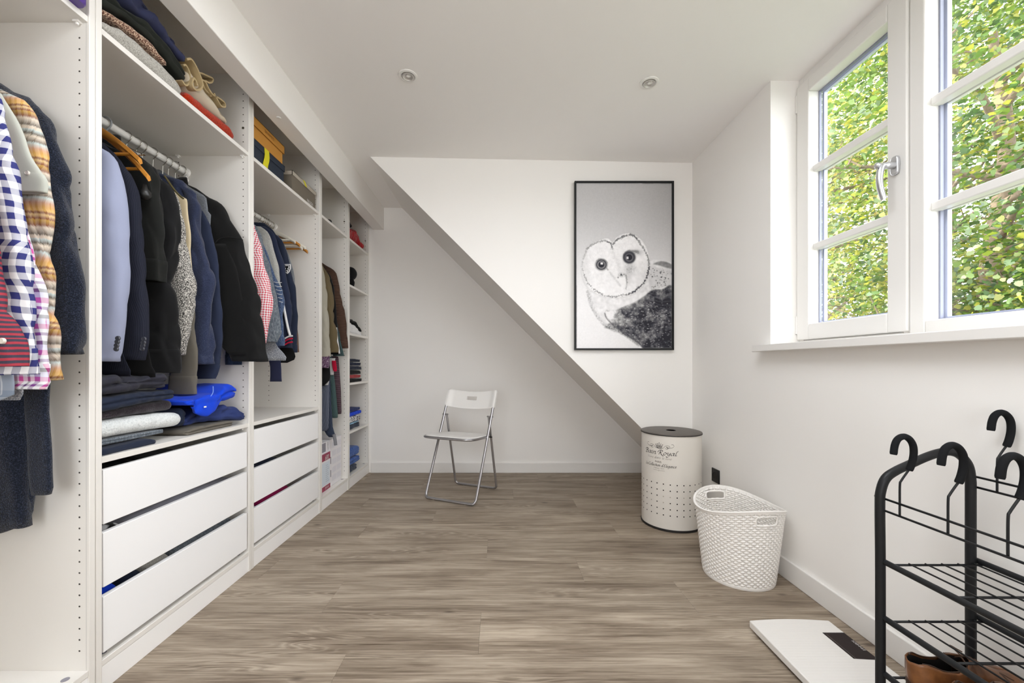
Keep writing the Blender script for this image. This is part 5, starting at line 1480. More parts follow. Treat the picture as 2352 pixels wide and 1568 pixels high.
pile(SH4[3], [('black and white printed shirt lowest in the dark shirt pile', C['black'], 0.030, 3.555, 'folded_shirt', 'shirt', 311, 2), ('bright red shirt in the middle of the dark shirt pile', C['red_knit'], 0.032, 3.55, 'folded_shirt', 'shirt', 312, 1), ('black shirt with red print above the bright red shirt', C['dark_inside'], 0.036, 3.55, 'folded_shirt', 'shirt', 313, 2),
              ('dark navy shirt third from the top of the dark shirt pile', C['navy'], 0.034, 3.565, 'folded_shirt', 'shirt', 314, 2), ('ink blue shirt second from the top of the dark shirt pile', C['navy2'], 0.030, 3.56, 'folded_shirt', 'shirt', 315, 2), ('dark navy shirt on the top of the dark shirt pile', C['navy'], 0.026, 3.53, 'folded_shirt', 'shirt', 316, 2)])
pile(SH4[4], [('dark navy printed shirt lowest in the blue shirt pile', C['denim_dark'], 0.042, 3.53, 'folded_shirt', 'shirt', 321, 2), ('pale blue shirt above the lowest of the blue shirt pile', C['sky'], 0.012, 3.51, 'folded_shirt', 'shirt', 322, 1), ('black and white patterned shirt in the blue shirt pile', C['bw_fine'], 0.050, 3.52, 'folded_shirt', 'shirt', 323, 2),
              ('bright royal blue shirt in the blue shirt pile', C['royal'], 0.034, 3.56, 'folded_shirt', 'shirt', 324, 1), ('navy shirt on the top of the blue shirt pile', C['navy_hood'], 0.030, 3.54, 'folded_shirt', 'shirt', 325, 2)])
pile(BZ, [('dark blue jeans lowest in the jeans pile', C['denim_dark'], 0.055, 3.46, 'folded_jeans', 'jeans', 331, 2), ('mid blue jeans in the middle of the jeans pile', C['jeans'], 0.055, 3.53, 'folded_jeans', 'jeans', 332, 2), ('bright blue jeans on the top of the jeans pile', C['jeans'], 0.085, 3.54, 'folded_jeans', 'jeans', 333, 3)], -1.21)
# ================================================================ folding chair
def chair():
    fl = Vector(((986 - U0) * 2.957 / F, 2.957, 0)); fr = Vector(((1079 - U0) * 2.82 / F, 2.82, 0))
    side = (fr - fl).normalized()                      # towards the chair's left as the camera sees it
    fwd = Vector((-side.y, side.x, 0)) * -1            # towards the sitter's front
    if fwd.y > 0: fwd = -fwd
    C0 = (fl + fr) / 2                                 # middle of the front foot bar
    def P(s, f, z): return C0 + side * s - fwd * f + Vector((0, 0, z))   # f grows backwards
    t = empty('folding_chair', tuple(P(0, 0.2, 0)), 'white folding chair with silver tube legs standing before the back wall', 'chair')
    r = 0.0095
    hw = 0.205
    # main frame: front foot bar, up and back to the backrest
    def lean(f): return f / 0.345 * 0.755
    def main(s): 
        return [P(s * hw, 0.008 + 0.337 * q, r + (0.765 - r) * q) for q in (0.06, 0.2, 0.4, 0.6, 0.8, 1.0)]
    c = []
    c += [P(-hw + 0.0, 0.345, 0.765)]
    L = main(-1)[::-1][1:]; R = main(1)[:-1]
    corner = lambda s: [P(s * (hw - 0.002), 0.017, r + 0.022), P(s * (hw - 0.014), 0.006, r + 0.004), P(s * (hw - 0.042), 0.002, r)]
    path = [P(-hw, 0.345, 0.762)] + L + corner(-1) + [P(0, 0.0, r)] + corner(1)[::-1] + R + [P(hw, 0.345, 0.762)]
    MB().tube(crom(path, 6), r, 14).build('front_leg_frame', M['steel'], t, smooth=True, auto=60)
    # rear frame: pivots on the main frame above the seat
    hr = hw - 0.022
    zp, fp = 0.585, 0.008 + 0.337 * (0.585 - r) / (0.765 - r)
    def rear(s): return [P(s * hr, fp + (0.405 - fp) * q, zp + (r - zp) * q) for q in (0.0, 0.3, 0.6, 0.85, 0.95)]
    cr = lambda s: [P(s * (hr - 0.004), 0.402, r + 0.014), P(s * (hr - 0.020), 0.406, r + 0.002), P(s * (hr - 0.05), 0.407, r)]
    path = rear(-1) + cr(-1) + [P(0, 0.407, r)] + cr(1)[::-1] + rear(1)[::-1]
    MB().tube(crom(path, 6), r * 0.92, 14).build('rear_leg_frame', M['steel'], t, smooth=True, auto=60)
    for s in (-1, 1):
        a, b = P(s * (hw + 0.013), fp, zp), P(s * (hr - 0.012), fp, zp)
        MB().tube([a, b], 0.0065, 12).build('pivot_bolt', M['steel'], t, smooth=True, auto=50)
    # seat
    zs = 0.452
    n = 40
    def outline(k, dz, grow=0.0):
        out = []
        for i in range(n):
            an = 2 * math.pi * i / n
            ca, sa = math.cos(an), math.sin(an)
            x = (0.196 + grow) * math.copysign(abs(ca) ** 0.42, ca)
            y = (0.178 + grow) * math.copysign(abs(sa) ** 0.42, sa)
            x *= 1.0 - 0.05 * (y / 0.18)
            # the seat sits between the front and rear tubes, its rear slightly lower
            out.append(P(x * k, 0.125 + y * k, zs + dz - 0.012 * (y / 0.18)))
        return out
    rings = [outline(1.0, -0.006), outline(1.0, 0.004), outline(0.97, 0.0085), outline(0.9, 0.008), outline(0.6, 0.005), outline(0.15, 0.004)]
    skin('seat', [[tuple(p) for p in q] for q in rings], M['plastic_white'], t, auto=60)
    MB().tube(outline(1.0, -0.004, 0.004), 0.0092, 12, closed=True).build('seat_rim', M['steel'], t, smooth=True)
    for s in (-1, 1):
        MB().tube([P(s * 0.19, 0.262, zs - 0.018), P(s * (hw + 0.004), 0.262, zs - 0.018), P(s * (hr), 0.30, zs - 0.02)], 0.0055, 10).build('seat_hinge', M['plastic_black'], t, smooth=True)
    # backrest: a curved plastic shell with a hand slot
    V, Fc = [], []
    mx, mz = 40, 18
    z0, z1 = 0.652, 0.778
    def bp(i, j, off):
        q = -1 + 2 * i / mx
        w = j / mz
        arc = 0.028 * (1 - q * q)
        crown = -0.018 * (1 - q * q) + 0.004 * q * q
        low = -0.020 * (1 - abs(q) ** 2)
        zz = z0 + low * (1 - w) + (z1 + crown - z0) * w
        e = abs(q) ** 14 * (w if w > 0.5 else 0) * 0.0
        rad = 0.022
        dx = 0.0
        top = z1 + crown
        if abs(q) * (hw + 0.013) > hw + 0.013 - rad and top - zz < rad:
            k = (abs(q) * (hw + 0.013) - (hw + 0.013 - rad)) / rad
            zz = min(zz, top - rad * (1 - math.sqrt(max(0, 1 - k * k))))
        f = 0.008 + 0.337 * (zz - r) / (0.765 - r)
        return P(q * (hw + 0.013), f + arc * 0.9 + off, zz)
    hole = lambda i, j: (mx / 2 - 4 <= i < mx / 2 + 4) and (9 <= j < 13)
    idx = {}
    for side_, off in ((0, -0.013), (1, 0.013)):
        for i in range(mx + 1):
            for j in range(mz + 1):
                edge = 0.011 if i in (0, mx) or j in (0, mz) else (0.004 if i in (1, mx - 1) or j in (1, mz - 1) else 0.004)
                mid = 1 - min(1, max(0, min(i, mx - i) - 2) / 3.0)
                o_ = off * (0.42 + 0.70 * mid) * (0.75 if min(i, mx - i) == 0 else 1.0) * (0.7 if j in (0, mz) else 1.0)
                idx[side_, i, j] = len(V); V.append(tuple(bp(i, j, o_)))
    for i in range(mx):
        for j in range(mz):
            if hole(i, j): continue
            a = [idx[0, i, j], idx[0, i + 1, j], idx[0, i + 1, j + 1], idx[0, i, j + 1]]
            b = [idx[1, i, j], idx[1, i, j + 1], idx[1, i + 1, j + 1], idx[1, i + 1, j]]
            Fc += [tuple(a), tuple(b)]
            for (di, dj, p, q) in ((-1, 0, (i, j), (i, j + 1)), (1, 0, (i + 1, j + 1), (i + 1, j)), (0, -1, (i + 1, j), (i, j)), (0, 1, (i, j + 1), (i + 1, j + 1))):
                ii, jj = i + di, j + dj
                if not (0 <= ii < mx and 0 <= jj < mz) or hole(ii, jj):
                    Fc.append((idx[0, *p], idx[0, *q], idx[1, *q], idx[1, *p]))
    make('backrest', V, Fc, M['plastic_white'], t, smooth=True, auto=55)
    for s, f in ((-0.13, 0.0), (0.13, 0.0), (-0.11, 0.407), (0.11, 0.407)):
        p = P(s, f, 0)
        MB().lathe(tuple(p), [(0.005, 0.0), (0.006, 0.002), (0.006, 0.008), (0.004, 0.012)], 12).build('foot_glide', M['foot'], t, smooth=True, auto=40)
chair()

# ================================================================ laundry hamper
def hamper():
    cx, cy, R_, Ht = 1.060, 2.530, 0.172, 0.563
    t = empty('laundry_hamper', (cx, cy, 0), 'round cream metal laundry hamper with dark lid and french lettering in the corner', 'laundry basket')
    MB().lathe((cx, cy, 0), [(R_, 0.012), (R_, Ht - 0.008)], 96).build('drum', M['hamper'], t, smooth=True, auto=40)
    MB().lathe((cx, cy, 0), [(R_ - 0.01, 0.0), (R_ + 0.003, 0.0), (R_ + 0.004, 0.006), (R_ + 0.003, 0.013), (R_ - 0.01, 0.013)], 96).build('base_ring', M['rubber'], t, smooth=True, auto=40)
    ld = MB().lathe((cx, cy, Ht - 0.008), [(R_ + 0.002, 0.0), (R_ + 0.004, 0.004), (R_ + 0.003, 0.010), (R_ - 0.004, 0.0125), (0.030, 0.0125), (0.026, 0.006), (0.026, 0.001), (0, 0.001)], 96).build('lid', M['lid'], t, smooth=True, auto=35)
    MB().lathe((cx, cy, Ht - 0.008), [(0.0268, 0.0127), (0.0, 0.0127)], 40).build('finger_hole_shade', M['void'], ld)  # flat black disc over the well, the hole's shade put in as colour
    MB().lathe((cx, cy, Ht - 0.008), [(R_ + 0.0045, 0.0005), (R_ + 0.0048, 0.003), (R_ + 0.0045, 0.0055)], 96, closed=True).build('lid_edge', M['rubber'], ld, smooth=True)
    # punched holes
    mb, mf = MB(), MB()
    n = 29
    filled = {(4, 2), (5, 2), (7, 2), (2, 3), (4, 3)}
    for k in range(n):
        ph = math.radians(-176) + 2 * math.pi * k / n
        for j in range(6):
            z = 0.274 - 0.036 * j
            ring = []
            for q in range(10):
                a = 2 * math.pi * q / 10
                an = ph + 0.0036 * math.cos(a) / R_
                ring.append((cx + (R_ + 0.0007) * math.cos(an), cy + (R_ + 0.0007) * math.sin(an), z + 0.0036 * math.sin(a)))
            (mf if (k, j) in filled else mb).poly(ring)
    mb.build('perforation', M['void'], t, kind='stuff')
    mf.build('worn_perforation', M['grey_lid'], t, kind='stuff')
    # lettering drawn with a broad nib
    G = {
        'a': (0.98, [[(.75, .95), (.45, 1.0), (.14, .7), (.08, .28), (.28, 0), (.55, .25), (.76, .9)], [(.8, 1.0), (.72, .3), (.8, .02), (1.0, .15)]]),
        'i': (0.52, [[(.05, .85), (.26, 1.0), (.2, .3), (.28, 0), (.5, .14)], [(.3, 1.42), (.34, 1.46)]]),
        'n': (0.95, [[(.02, .85), (.2, 1.0), (.17, .5), (.12, 0)], [(.17, .5), (.4, .9), (.62, 1.0), (.7, .75), (.63, .2), (.74, 0), (.92, .14)]]),
        'B': (1.15, [[(.42, 1.6), (.36, .8), (.22, .05)], [(-.15, 1.1), (.0, 1.6), (.45, 1.78), (.9, 1.55), (.78, 1.1), (.4, .92)], [(.4, .92), (.85, .86), (1.02, .45), (.7, .03), (.15, .04)]]),
        'R': (1.28, [[(.42, 1.6), (.36, .8), (.2, .02)], [(-.15, .9), (-.05, 1.5), (.45, 1.8), (.95, 1.55), (.82, 1.1), (.4, .95)], [(.45, .95), (.65, .55), (.95, .0), (1.35, -.4), (1.5, -.3)]]),
        'o': (0.92, [[(.5, 1.0), (.16, .75), (.08, .3), (.34, 0), (.7, .28), (.78, .7), (.5, 1.0)]]),
        'y': (0.92, [[(.0, .85), (.2, 1.0), (.2, .4), (.35, .02), (.6, .3), (.76, 1.0)], [(.76, 1.0), (.72, .2), (.5, -.5), (.12, -.68), (-.08, -.5)]]),
        'l': (0.50, [[(.62, 1.75), (.36, 1.6), (.24, .8), (.2, .2), (.3, 0), (.5, .14)]]),
        'L': (1.0, [[(.5, 1.65), (.34, .8), (.18, .05)], [(.0, .06), (.5, .0), (.95, .12)]]),
        'C': (1.08, [[(.98, 1.4), (.7, 1.7), (.3, 1.4), (.1, .8), (.25, .15), (.6, 0), (.98, .25)]]),
        'e': (0.80, [[(.12, .5), (.5, .6), (.66, .8), (.5, 1.0), (.2, .8), (.1, .35), (.34, 0), (.7, .2)]]),
        'c': (0.78, [[(.68, .85), (.45, 1.0), (.15, .7), (.1, .3), (.34, 0), (.68, .2)]]),
        't': (0.62, [[(.35, 1.4), (.25, .5), (.3, .05), (.56, .12)], [(.02, .97), (.6, 1.0)]]),
        'd': (1.0, [[(.75, .95), (.45, 1.0), (.14, .7), (.08, .28), (.28, 0), (.55, .25), (.76, .9)], [(1.0, 1.7), (.88, 1.6), (.74, .3), (.82, .02), (1.0, .15)]]),
        'g': (0.95, [[(.75, .95), (.45, 1.0), (.14, .7), (.08, .28), (.28, 0), (.55, .25), (.76, .9)], [(.8, 1.0), (.72, .1), (.55, -.5), (.2, -.65), (.0, -.45)]]),
        'E': (1.08, [[(.98, 1.5), (.62, 1.7), (.32, 1.4), (.38, 1.0), (.62, .9)], [(.62, .9), (.22, .75), (.15, .25), (.5, 0), (.95, .2)]]),
        'V': (1.05, [[(.0, 1.3), (.22, 1.6), (.38, .8), (.42, .05), (.8, .9), (1.1, 1.7)]]),
        'v': (0.8, [[(.05, .9), (.2, 1.0), (.28, .4), (.33, .05), (.6, .5), (.7, 1.0)]]),
        'r': (0.68, [[(.02, .85), (.2, 1.0), (.17, .5), (.12, 0)], [(.17, .5), (.36, .9), (.64, .95)]]),
        's': (0.68, [[(.6, .88), (.35, 1.0), (.18, .76), (.44, .46), (.44, .12), (.2, 0), (.03, .14)]]),
        'u': (0.95, [[(.02, .85), (.2, 1.0), (.17, .3), (.34, 0), (.6, .3), (.72, 1.0)], [(.72, 1.0), (.67, .3), (.75, 0), (.93, .14)]]),
        'x': (0.82, [[(.08, .95), (.28, .8), (.5, .15), (.76, .05)], [(.75, .95), (.08, .02)]]),
        'p': (0.92, [[(.05, .9), (.2, 1.0), (.15, .2), (.08, -.65)], [(.18, .6), (.45, 1.0), (.75, .75), (.6, .1), (.2, .05)]]),
        'D': (1.2, [[(.4, 1.6), (.3, .8), (.15, .05)], [(.0, 1.5), (.5, 1.7), (1.0, 1.2), (.9, .5), (.5, .02), (.1, .05)]]),
        "'": (0.4, [[(.3, 1.75), (.2, 1.35)]]),
        ' ': (0.55, []),
        '1': (0.6, [[(.1, 1.3), (.35, 1.6), (.28, .0)]]), '8': (0.85, [[(.45, .85), (.15, 1.2), (.45, 1.6), (.7, 1.25), (.2, .5), (.4, .0), (.72, .4), (.45, .85)]]),
        '2': (0.85, [[(.1, 1.3), (.45, 1.6), (.7, 1.2), (.1, .05), (.75, .05)]]), '5': (0.85, [[(.7, 1.6), (.25, 1.6), (.2, .95), (.65, .8), (.55, .1), (.1, .1)]]),
    }
    def on_drum(s, z, lift=0.0008):
        an = math.radians(-134.5) + s / R_
        return (cx + (R_ + lift) * math.cos(an), cy + (R_ + lift) * math.sin(an), z)
    def strokes(lines, nib, ang, mat, name):
        """lines: polylines in (s, z) metres on the drum, swept with a slanted nib."""
        V, Fc = [], []
        nx, nz_ = nib * math.cos(ang) / 2, nib * math.sin(ang) / 2
        tx, tz = -math.sin(ang) * nib * 0.14, math.cos(ang) * nib * 0.14
        quad = ((-nx - tx, -nz_ - tz), (nx - tx, nz_ - tz), (nx + tx, nz_ + tz), (-nx + tx, -nz_ + tz))
        for ln in lines:
            pts = [(p[0], p[1]) for p in crom([(a, b, 0) for a, b in ln], 7)] if len(ln) > 1 else ln
            for (a, b), (c, d) in zip(pts, pts[1:]):
                # hull of the nib at both ends: four sweeping quads
                n0 = len(V)
                for (q, w) in quad: V.append(on_drum(a + q, b + w))
                for (q, w) in quad: V.append(on_drum(c + q, d + w))
                Fc.append((n0, n0 + 1, n0 + 2, n0 + 3))
                for k in range(4):
                    k2 = (k + 1) % 4
                    Fc.append((n0 + k, n0 + k2, n0 + 4 + k2, n0 + 4 + k))
        return make(name, V, Fc, mat, t, kind='stuff')
    def write(text, s0, s1, zb, sz, nib, mat, name='lettering', slant=0.16, ang=40):
        wd = sum(G[c][0] for c in text)
        kx = (s1 - s0) / wd
        x = s0
        lines = []
        for c in text:
            adv, st = G[c]
            for ln in st: lines.append([(x + (a + slant * (b - 0.5)) * kx, zb + b * sz) for a, b in ln])
            x += adv * kx
        strokes(lines, nib, math.radians(ang), mat, name)
    write('Bain Royal', -0.098, 0.098, 0.4445, 0.0150, 0.0036, M['ink'])
    write('Vivre dans le luxe', -0.078, 0.070, 0.4185, 0.0080, 0.0013, M['ink_grey'])
    write('La Collection d\'Elegance', -0.096, 0.096, 0.3735, 0.0098, 0.0021, M['ink'])
    write('Depuis 1825', -0.034, 0.028, 0.3600, 0.0040, 0.0009, M['ink_grey'])
    # PARIS in upright capitals
    def caps():
        c = bpy.data.curves.new('lettering', 'FONT'); c.body = 'PARIS'; c.size = 0.0155; c.align_x = 'CENTER'; c.offset = 0.0004; c.resolution_u = 3
        tmp = bpy.data.objects.new('lettering', c); COL.objects.link(tmp)
        dg = bpy.context.evaluated_depsgraph_get(); dg.update()
        me = bpy.data.meshes.new_from_object(tmp.evaluated_get(dg))
        V = [on_drum(v.co.x - 0.006, 0.3950 + v.co.y) for v in me.vertices]; Fc = [tuple(p.vertices) for p in me.polygons]
        bpy.data.objects.remove(tmp); bpy.data.curves.remove(c); bpy.data.meshes.remove(me)
        make('lettering', V, Fc, M['ink_grey'], t, kind='stuff')
    caps()
    # crown and flourishes
    z = 0.493
    cr = []
    for k, (x, h) in enumerate(((-0.020, 0.014), (-0.010, 0.017), (0.0, 0.023), (0.010, 0.017), (0.020, 0.014))):
        cr.append([(x * 0.72, z - 0.006), (x, z + h - 0.006)])
        cr.append([(x - 0.002, z + h - 0.004), (x + 0.002, z + h - 0.002)])
    for a, b in ((-0.020, -0.010), (-0.010, 0.0), (0.0, 0.010), (0.010, 0.020)): cr.append([(a, z + 0.006), ((a + b) / 2, z - 0.003), (b, z + 0.006)])
    cr.append([(-0.0155, z - 0.007), (0.0, z - 0.0095), (0.0155, z - 0.007)])
    strokes(cr, 0.0030, math.radians(60), M['ink'], 'crown_emblem')
    fl = []
    for s in (-1, 1):
        fl.append([(s * 0.008, z - 0.012), (s * 0.022, z - 0.009), (s * 0.032, z + 0.001), (s * 0.044, z + 0.007), (s * 0.058, z + 0.004), (s * 0.060, z - 0.004), (s * 0.050, z - 0.006), (s * 0.040, z - 0.001)])
        fl.append([(s * 0.040, z + 0.000), (s * 0.055, z - 0.005), (s * 0.072, z - 0.003), (s * 0.082, z + 0.006), (s * 0.078, z + 0.015), (s * 0.068, z + 0.015)])
        fl.append([(s * 0.044, z - 0.006), (s * 0.050, z - 0.011), (s * 0.042, z - 0.013), (s * 0.037, z - 0.0095)])
        fl.append([(s * 0.036, z - 0.0100), (s * 0.039, z - 0.0090)])
    fl.append([(-0.022, z - 0.009), (0.0, z - 0.0145), (0.022, z - 0.009)])
    strokes(fl, 0.0015, math.radians(70), M['ink'], 'flourish')
    strokes([[(-0.036, 0.3505), (-0.008, 0.3500)], [(0.004, 0.3500), (0.032, 0.3505)], [(-0.0055, 0.350), (-0.002, 0.3535), (0.0015, 0.350), (-0.002, 0.3465), (-0.0055, 0.350)]], 0.0012, math.radians(60), M['ink_grey'], 'flourish')
hamper()

# ================================================================ woven plastic basket
def basket():
    cx, cy = 1.104, 1.894
    t = empty('laundry_basket', (cx, cy, 0), 'round white woven plastic laundry basket with two handles by the right wall', 'laundry basket')
    rb, rt = 0.144, 0.181
    def rim(th): return 0.338 + 0.022 * math.cos(2 * (th - math.radians(92)))
    def rad(z): return rb + (rt - rb) * (z / 0.34)
    n = 76
    hand = (math.radians(95), math.radians(-83))
    def in_handle(th, z):
        for h in hand:
            d = abs((th - h + math.pi) % (2 * math.pi) - math.pi)
            if d * 0.178 < 0.049 and rim(h) - 0.064 < z < rim(h) - 0.030: return True
        return False
    # upright ribs
    mb = MB()
    for k in range(n):
        th = 2 * math.pi * k / n
        zs = [0.012 + (rim(th) - 0.012) * q / 12 for q in range(13)]
        seg = []
        for z in zs:
            if in_handle(th, z):
                if len(seg) > 1: mb.tube(seg, 0.0028, 5, caps=False)
                seg = []
            else: seg.append((cx + rad(z) * math.cos(th), cy + rad(z) * math.sin(th), z))
        if len(seg) > 1: mb.tube(seg, 0.0028, 5, caps=False)
    mb.build('upright_weave', M['basket'], t, smooth=True, kind='stuff')
    # strands woven over and under the ribs
    V, Fc = [], []
    rows = 33
    for j in range(rows):
        m = n * 4
        prev = None
        first = None
        hh = 0.0060 if j < 22 else 0.0050
        for i in range(m + 1):
            th = 2 * math.pi * i / m
            f = (j + 0.5) / rows
            z = 0.016 + f * (rim(th) - 0.026)
            ok = not in_handle(th, z)
            w = math.cos(math.pi * i / 4 + (math.pi if j % 2 else 0))
            off = 0.0024 * math.copysign(abs(w) ** 0.7, w)
            r0 = rad(z) + off
            ring = []
            if ok:
                nn = len(V)
                for dr, dz in ((-0.0014, -hh * 0.8), (0.0014, -hh * 0.8), (0.0019, 0), (0.0014, hh * 0.8), (-0.0014, hh * 0.8)):
                    V.append((cx + (r0 + dr) * math.cos(th), cy + (r0 + dr) * math.sin(th), z + dz))
                if prev is not None:
                    for q in range(5):
                        q2 = (q + 1) % 5
                        Fc.append((prev + q, nn + q, nn + q2, prev + q2))
                prev = nn
            else: prev = None
    make('woven_strands', V, Fc, M['basket'], t, smooth=True, kind='stuff')
    # base and rim
    MB().lathe((cx, cy, 0), [(0.0, 0.004), (rb - 0.012, 0.004), (rb - 0.008, 0.0), (rb + 0.002, 0.0), (rb + 0.0045, 0.006), (rb + 0.0045, 0.014), (rb, 0.017), (rb - 0.006, 0.014), (0, 0.012)], 80).build('base', M['basket'], t, smooth=True, auto=40)
    V, Fc = [], []
    m = 96
    prof = [(-0.001, -0.014), (0.0030, -0.013), (0.0035, -0.006), (0.008, -0.004), (0.0085, -0.001), (0.004, 0.002), (-0.001, 0.001), (-0.0025, -0.004)]
    for i in range(m):
        th = 2 * math.pi * i / m
        for dr, dz in prof:
            z = rim(th) + dz
            V.append((cx + (rad(rim(th)) + dr) * math.cos(th), cy + (rad(rim(th)) + dr) * math.sin(th), z))
    k_ = len(prof)
    for i in range(m):
        for q in range(k_):
            a, b = i * k_ + q, i * k_ + (q + 1) % k_
            c, d = ((i + 1) % m) * k_ + (q + 1) % k_, ((i + 1) % m) * k_ + q
            Fc.append((a, d, c, b))
    make('rim', V, Fc, M['basket'], t, smooth=True, auto=50)
    for h in hand:
        pts = []
        zc = rim(h) - 0.047
        for k in range(40):
            an = 2 * math.pi * k / 40
            s = 0.050 * math.copysign(abs(math.cos(an)) ** 0.35, math.cos(an))
            z = zc + 0.0195 * math.copysign(abs(math.sin(an)) ** 0.45, math.sin(an))
            th = h + s / 0.178
            pts.append((cx + rad(z) * math.cos(th), cy + rad(z) * math.sin(th), z))
        MB().tube(pts, 0.0042, 10, closed=True).build('handle_grip', M['basket'], t, smooth=True)
basket()

# ================================================================ bathroom scale
def scale():
    x0, x1, y0, y1 = 0.915, 1.206, 1.165, 1.498
    t = empty('bathroom_scale', ((x0 + x1) / 2, (y0 + y1) / 2, 0), 'flat white bathroom scale with dark display on the floor by the wall', 'bathroom scale')
    def top(y): return 0.0
    n = 24
    pts = [(x0, y0, 0.010), (x1, y0, 0.010)]
    for i in range(n + 1):
        f = i / n
        pts.append((x1 + (x0 - x1) * f, y1 + 0.010 * math.sin(math.pi * f), 0.010))
    o = MB().prism(pts, (0, 0, 0.025)).build('platform', M['scale_top'], t, bevel=0.003)
    MB().box(x0 + 0.012, x1 - 0.012, y0 + 0.012, y1 - 0.012, 0.004, 0.0105).build('base_plate', M['rubber'], t)
    for a in (x0 + 0.03, x1 - 0.03):
        for b in (y0 + 0.03, y1 - 0.03):
            MB().lathe((a, b, 0), [(0.012, 0.0), (0.012, 0.005)], 16).build('foot', M['rubber'], t)
    d = MB().prism([(1.128, 1.428, 0.0352), (1.128, 1.302, 0.0352), (1.203, 1.296, 0.0352), (1.203, 1.428, 0.0352)][::-1], (0, 0, 0.0008)).build('display', M['display'], t)
    # a pale line along the display and its small lettering
    MB().box(1.1345, 1.1352, 1.300, 1.420, 0.0361, 0.0362).build('display_line', M['ink_grey'], d)
    text_mesh('SOEHNLE', 0.0115, M['white_print'], d, (1.196, 1.362, 0.0362), (0, -1, 0), (1, 0, 0), ext=0.0)
    # engraved lines on the platform
    mb = MB()
    for i in range(26):
        y = y0 + 0.012 + i * 0.0122
        mb.box(x0 + 0.012, 1.115 if 1.285 < y < 1.44 else x1 - 0.012, y, y + 0.0009, 0.0350, 0.03525)
    mb.build('platform_rib', M['scale_top'], t, kind='stuff')
M['scale_top'] = plain('white_moulded_plastic', srgb(228, 225, 221), 0.45, spec=0.4, bump=(60.0, 0.15, 0.001))
scale()

# ================================================================ wall socket
def socket():
    x = XR
    yc, zc = 2.470, 0.302
    t = empty('wall_socket', (x, yc, zc), 'square black power socket on the right wall over the basket', 'socket')
    MB().box(x - 0.009, x, yc - 0.041, yc + 0.041, zc - 0.041, zc + 0.041).build('cover_plate', M['plastic_black'], t, bevel=0.003)
    MB().lathe((x, yc, zc), [(0.0235, -0.0092), (0.0225, -0.011), (0.0205, -0.0105), (0.0195, -0.0095), (0.0, -0.0095)], 36, 'X').build('socket_well', M['rubber'], t, smooth=True, auto=35)
    for dy in (-0.0095, 0.0095):
        MB().lathe((x, yc + dy, zc), [(0.0026, -0.0099), (0.0, -0.0099)], 12, 'X').build('contact_hole', M['hole'], t)
socket()

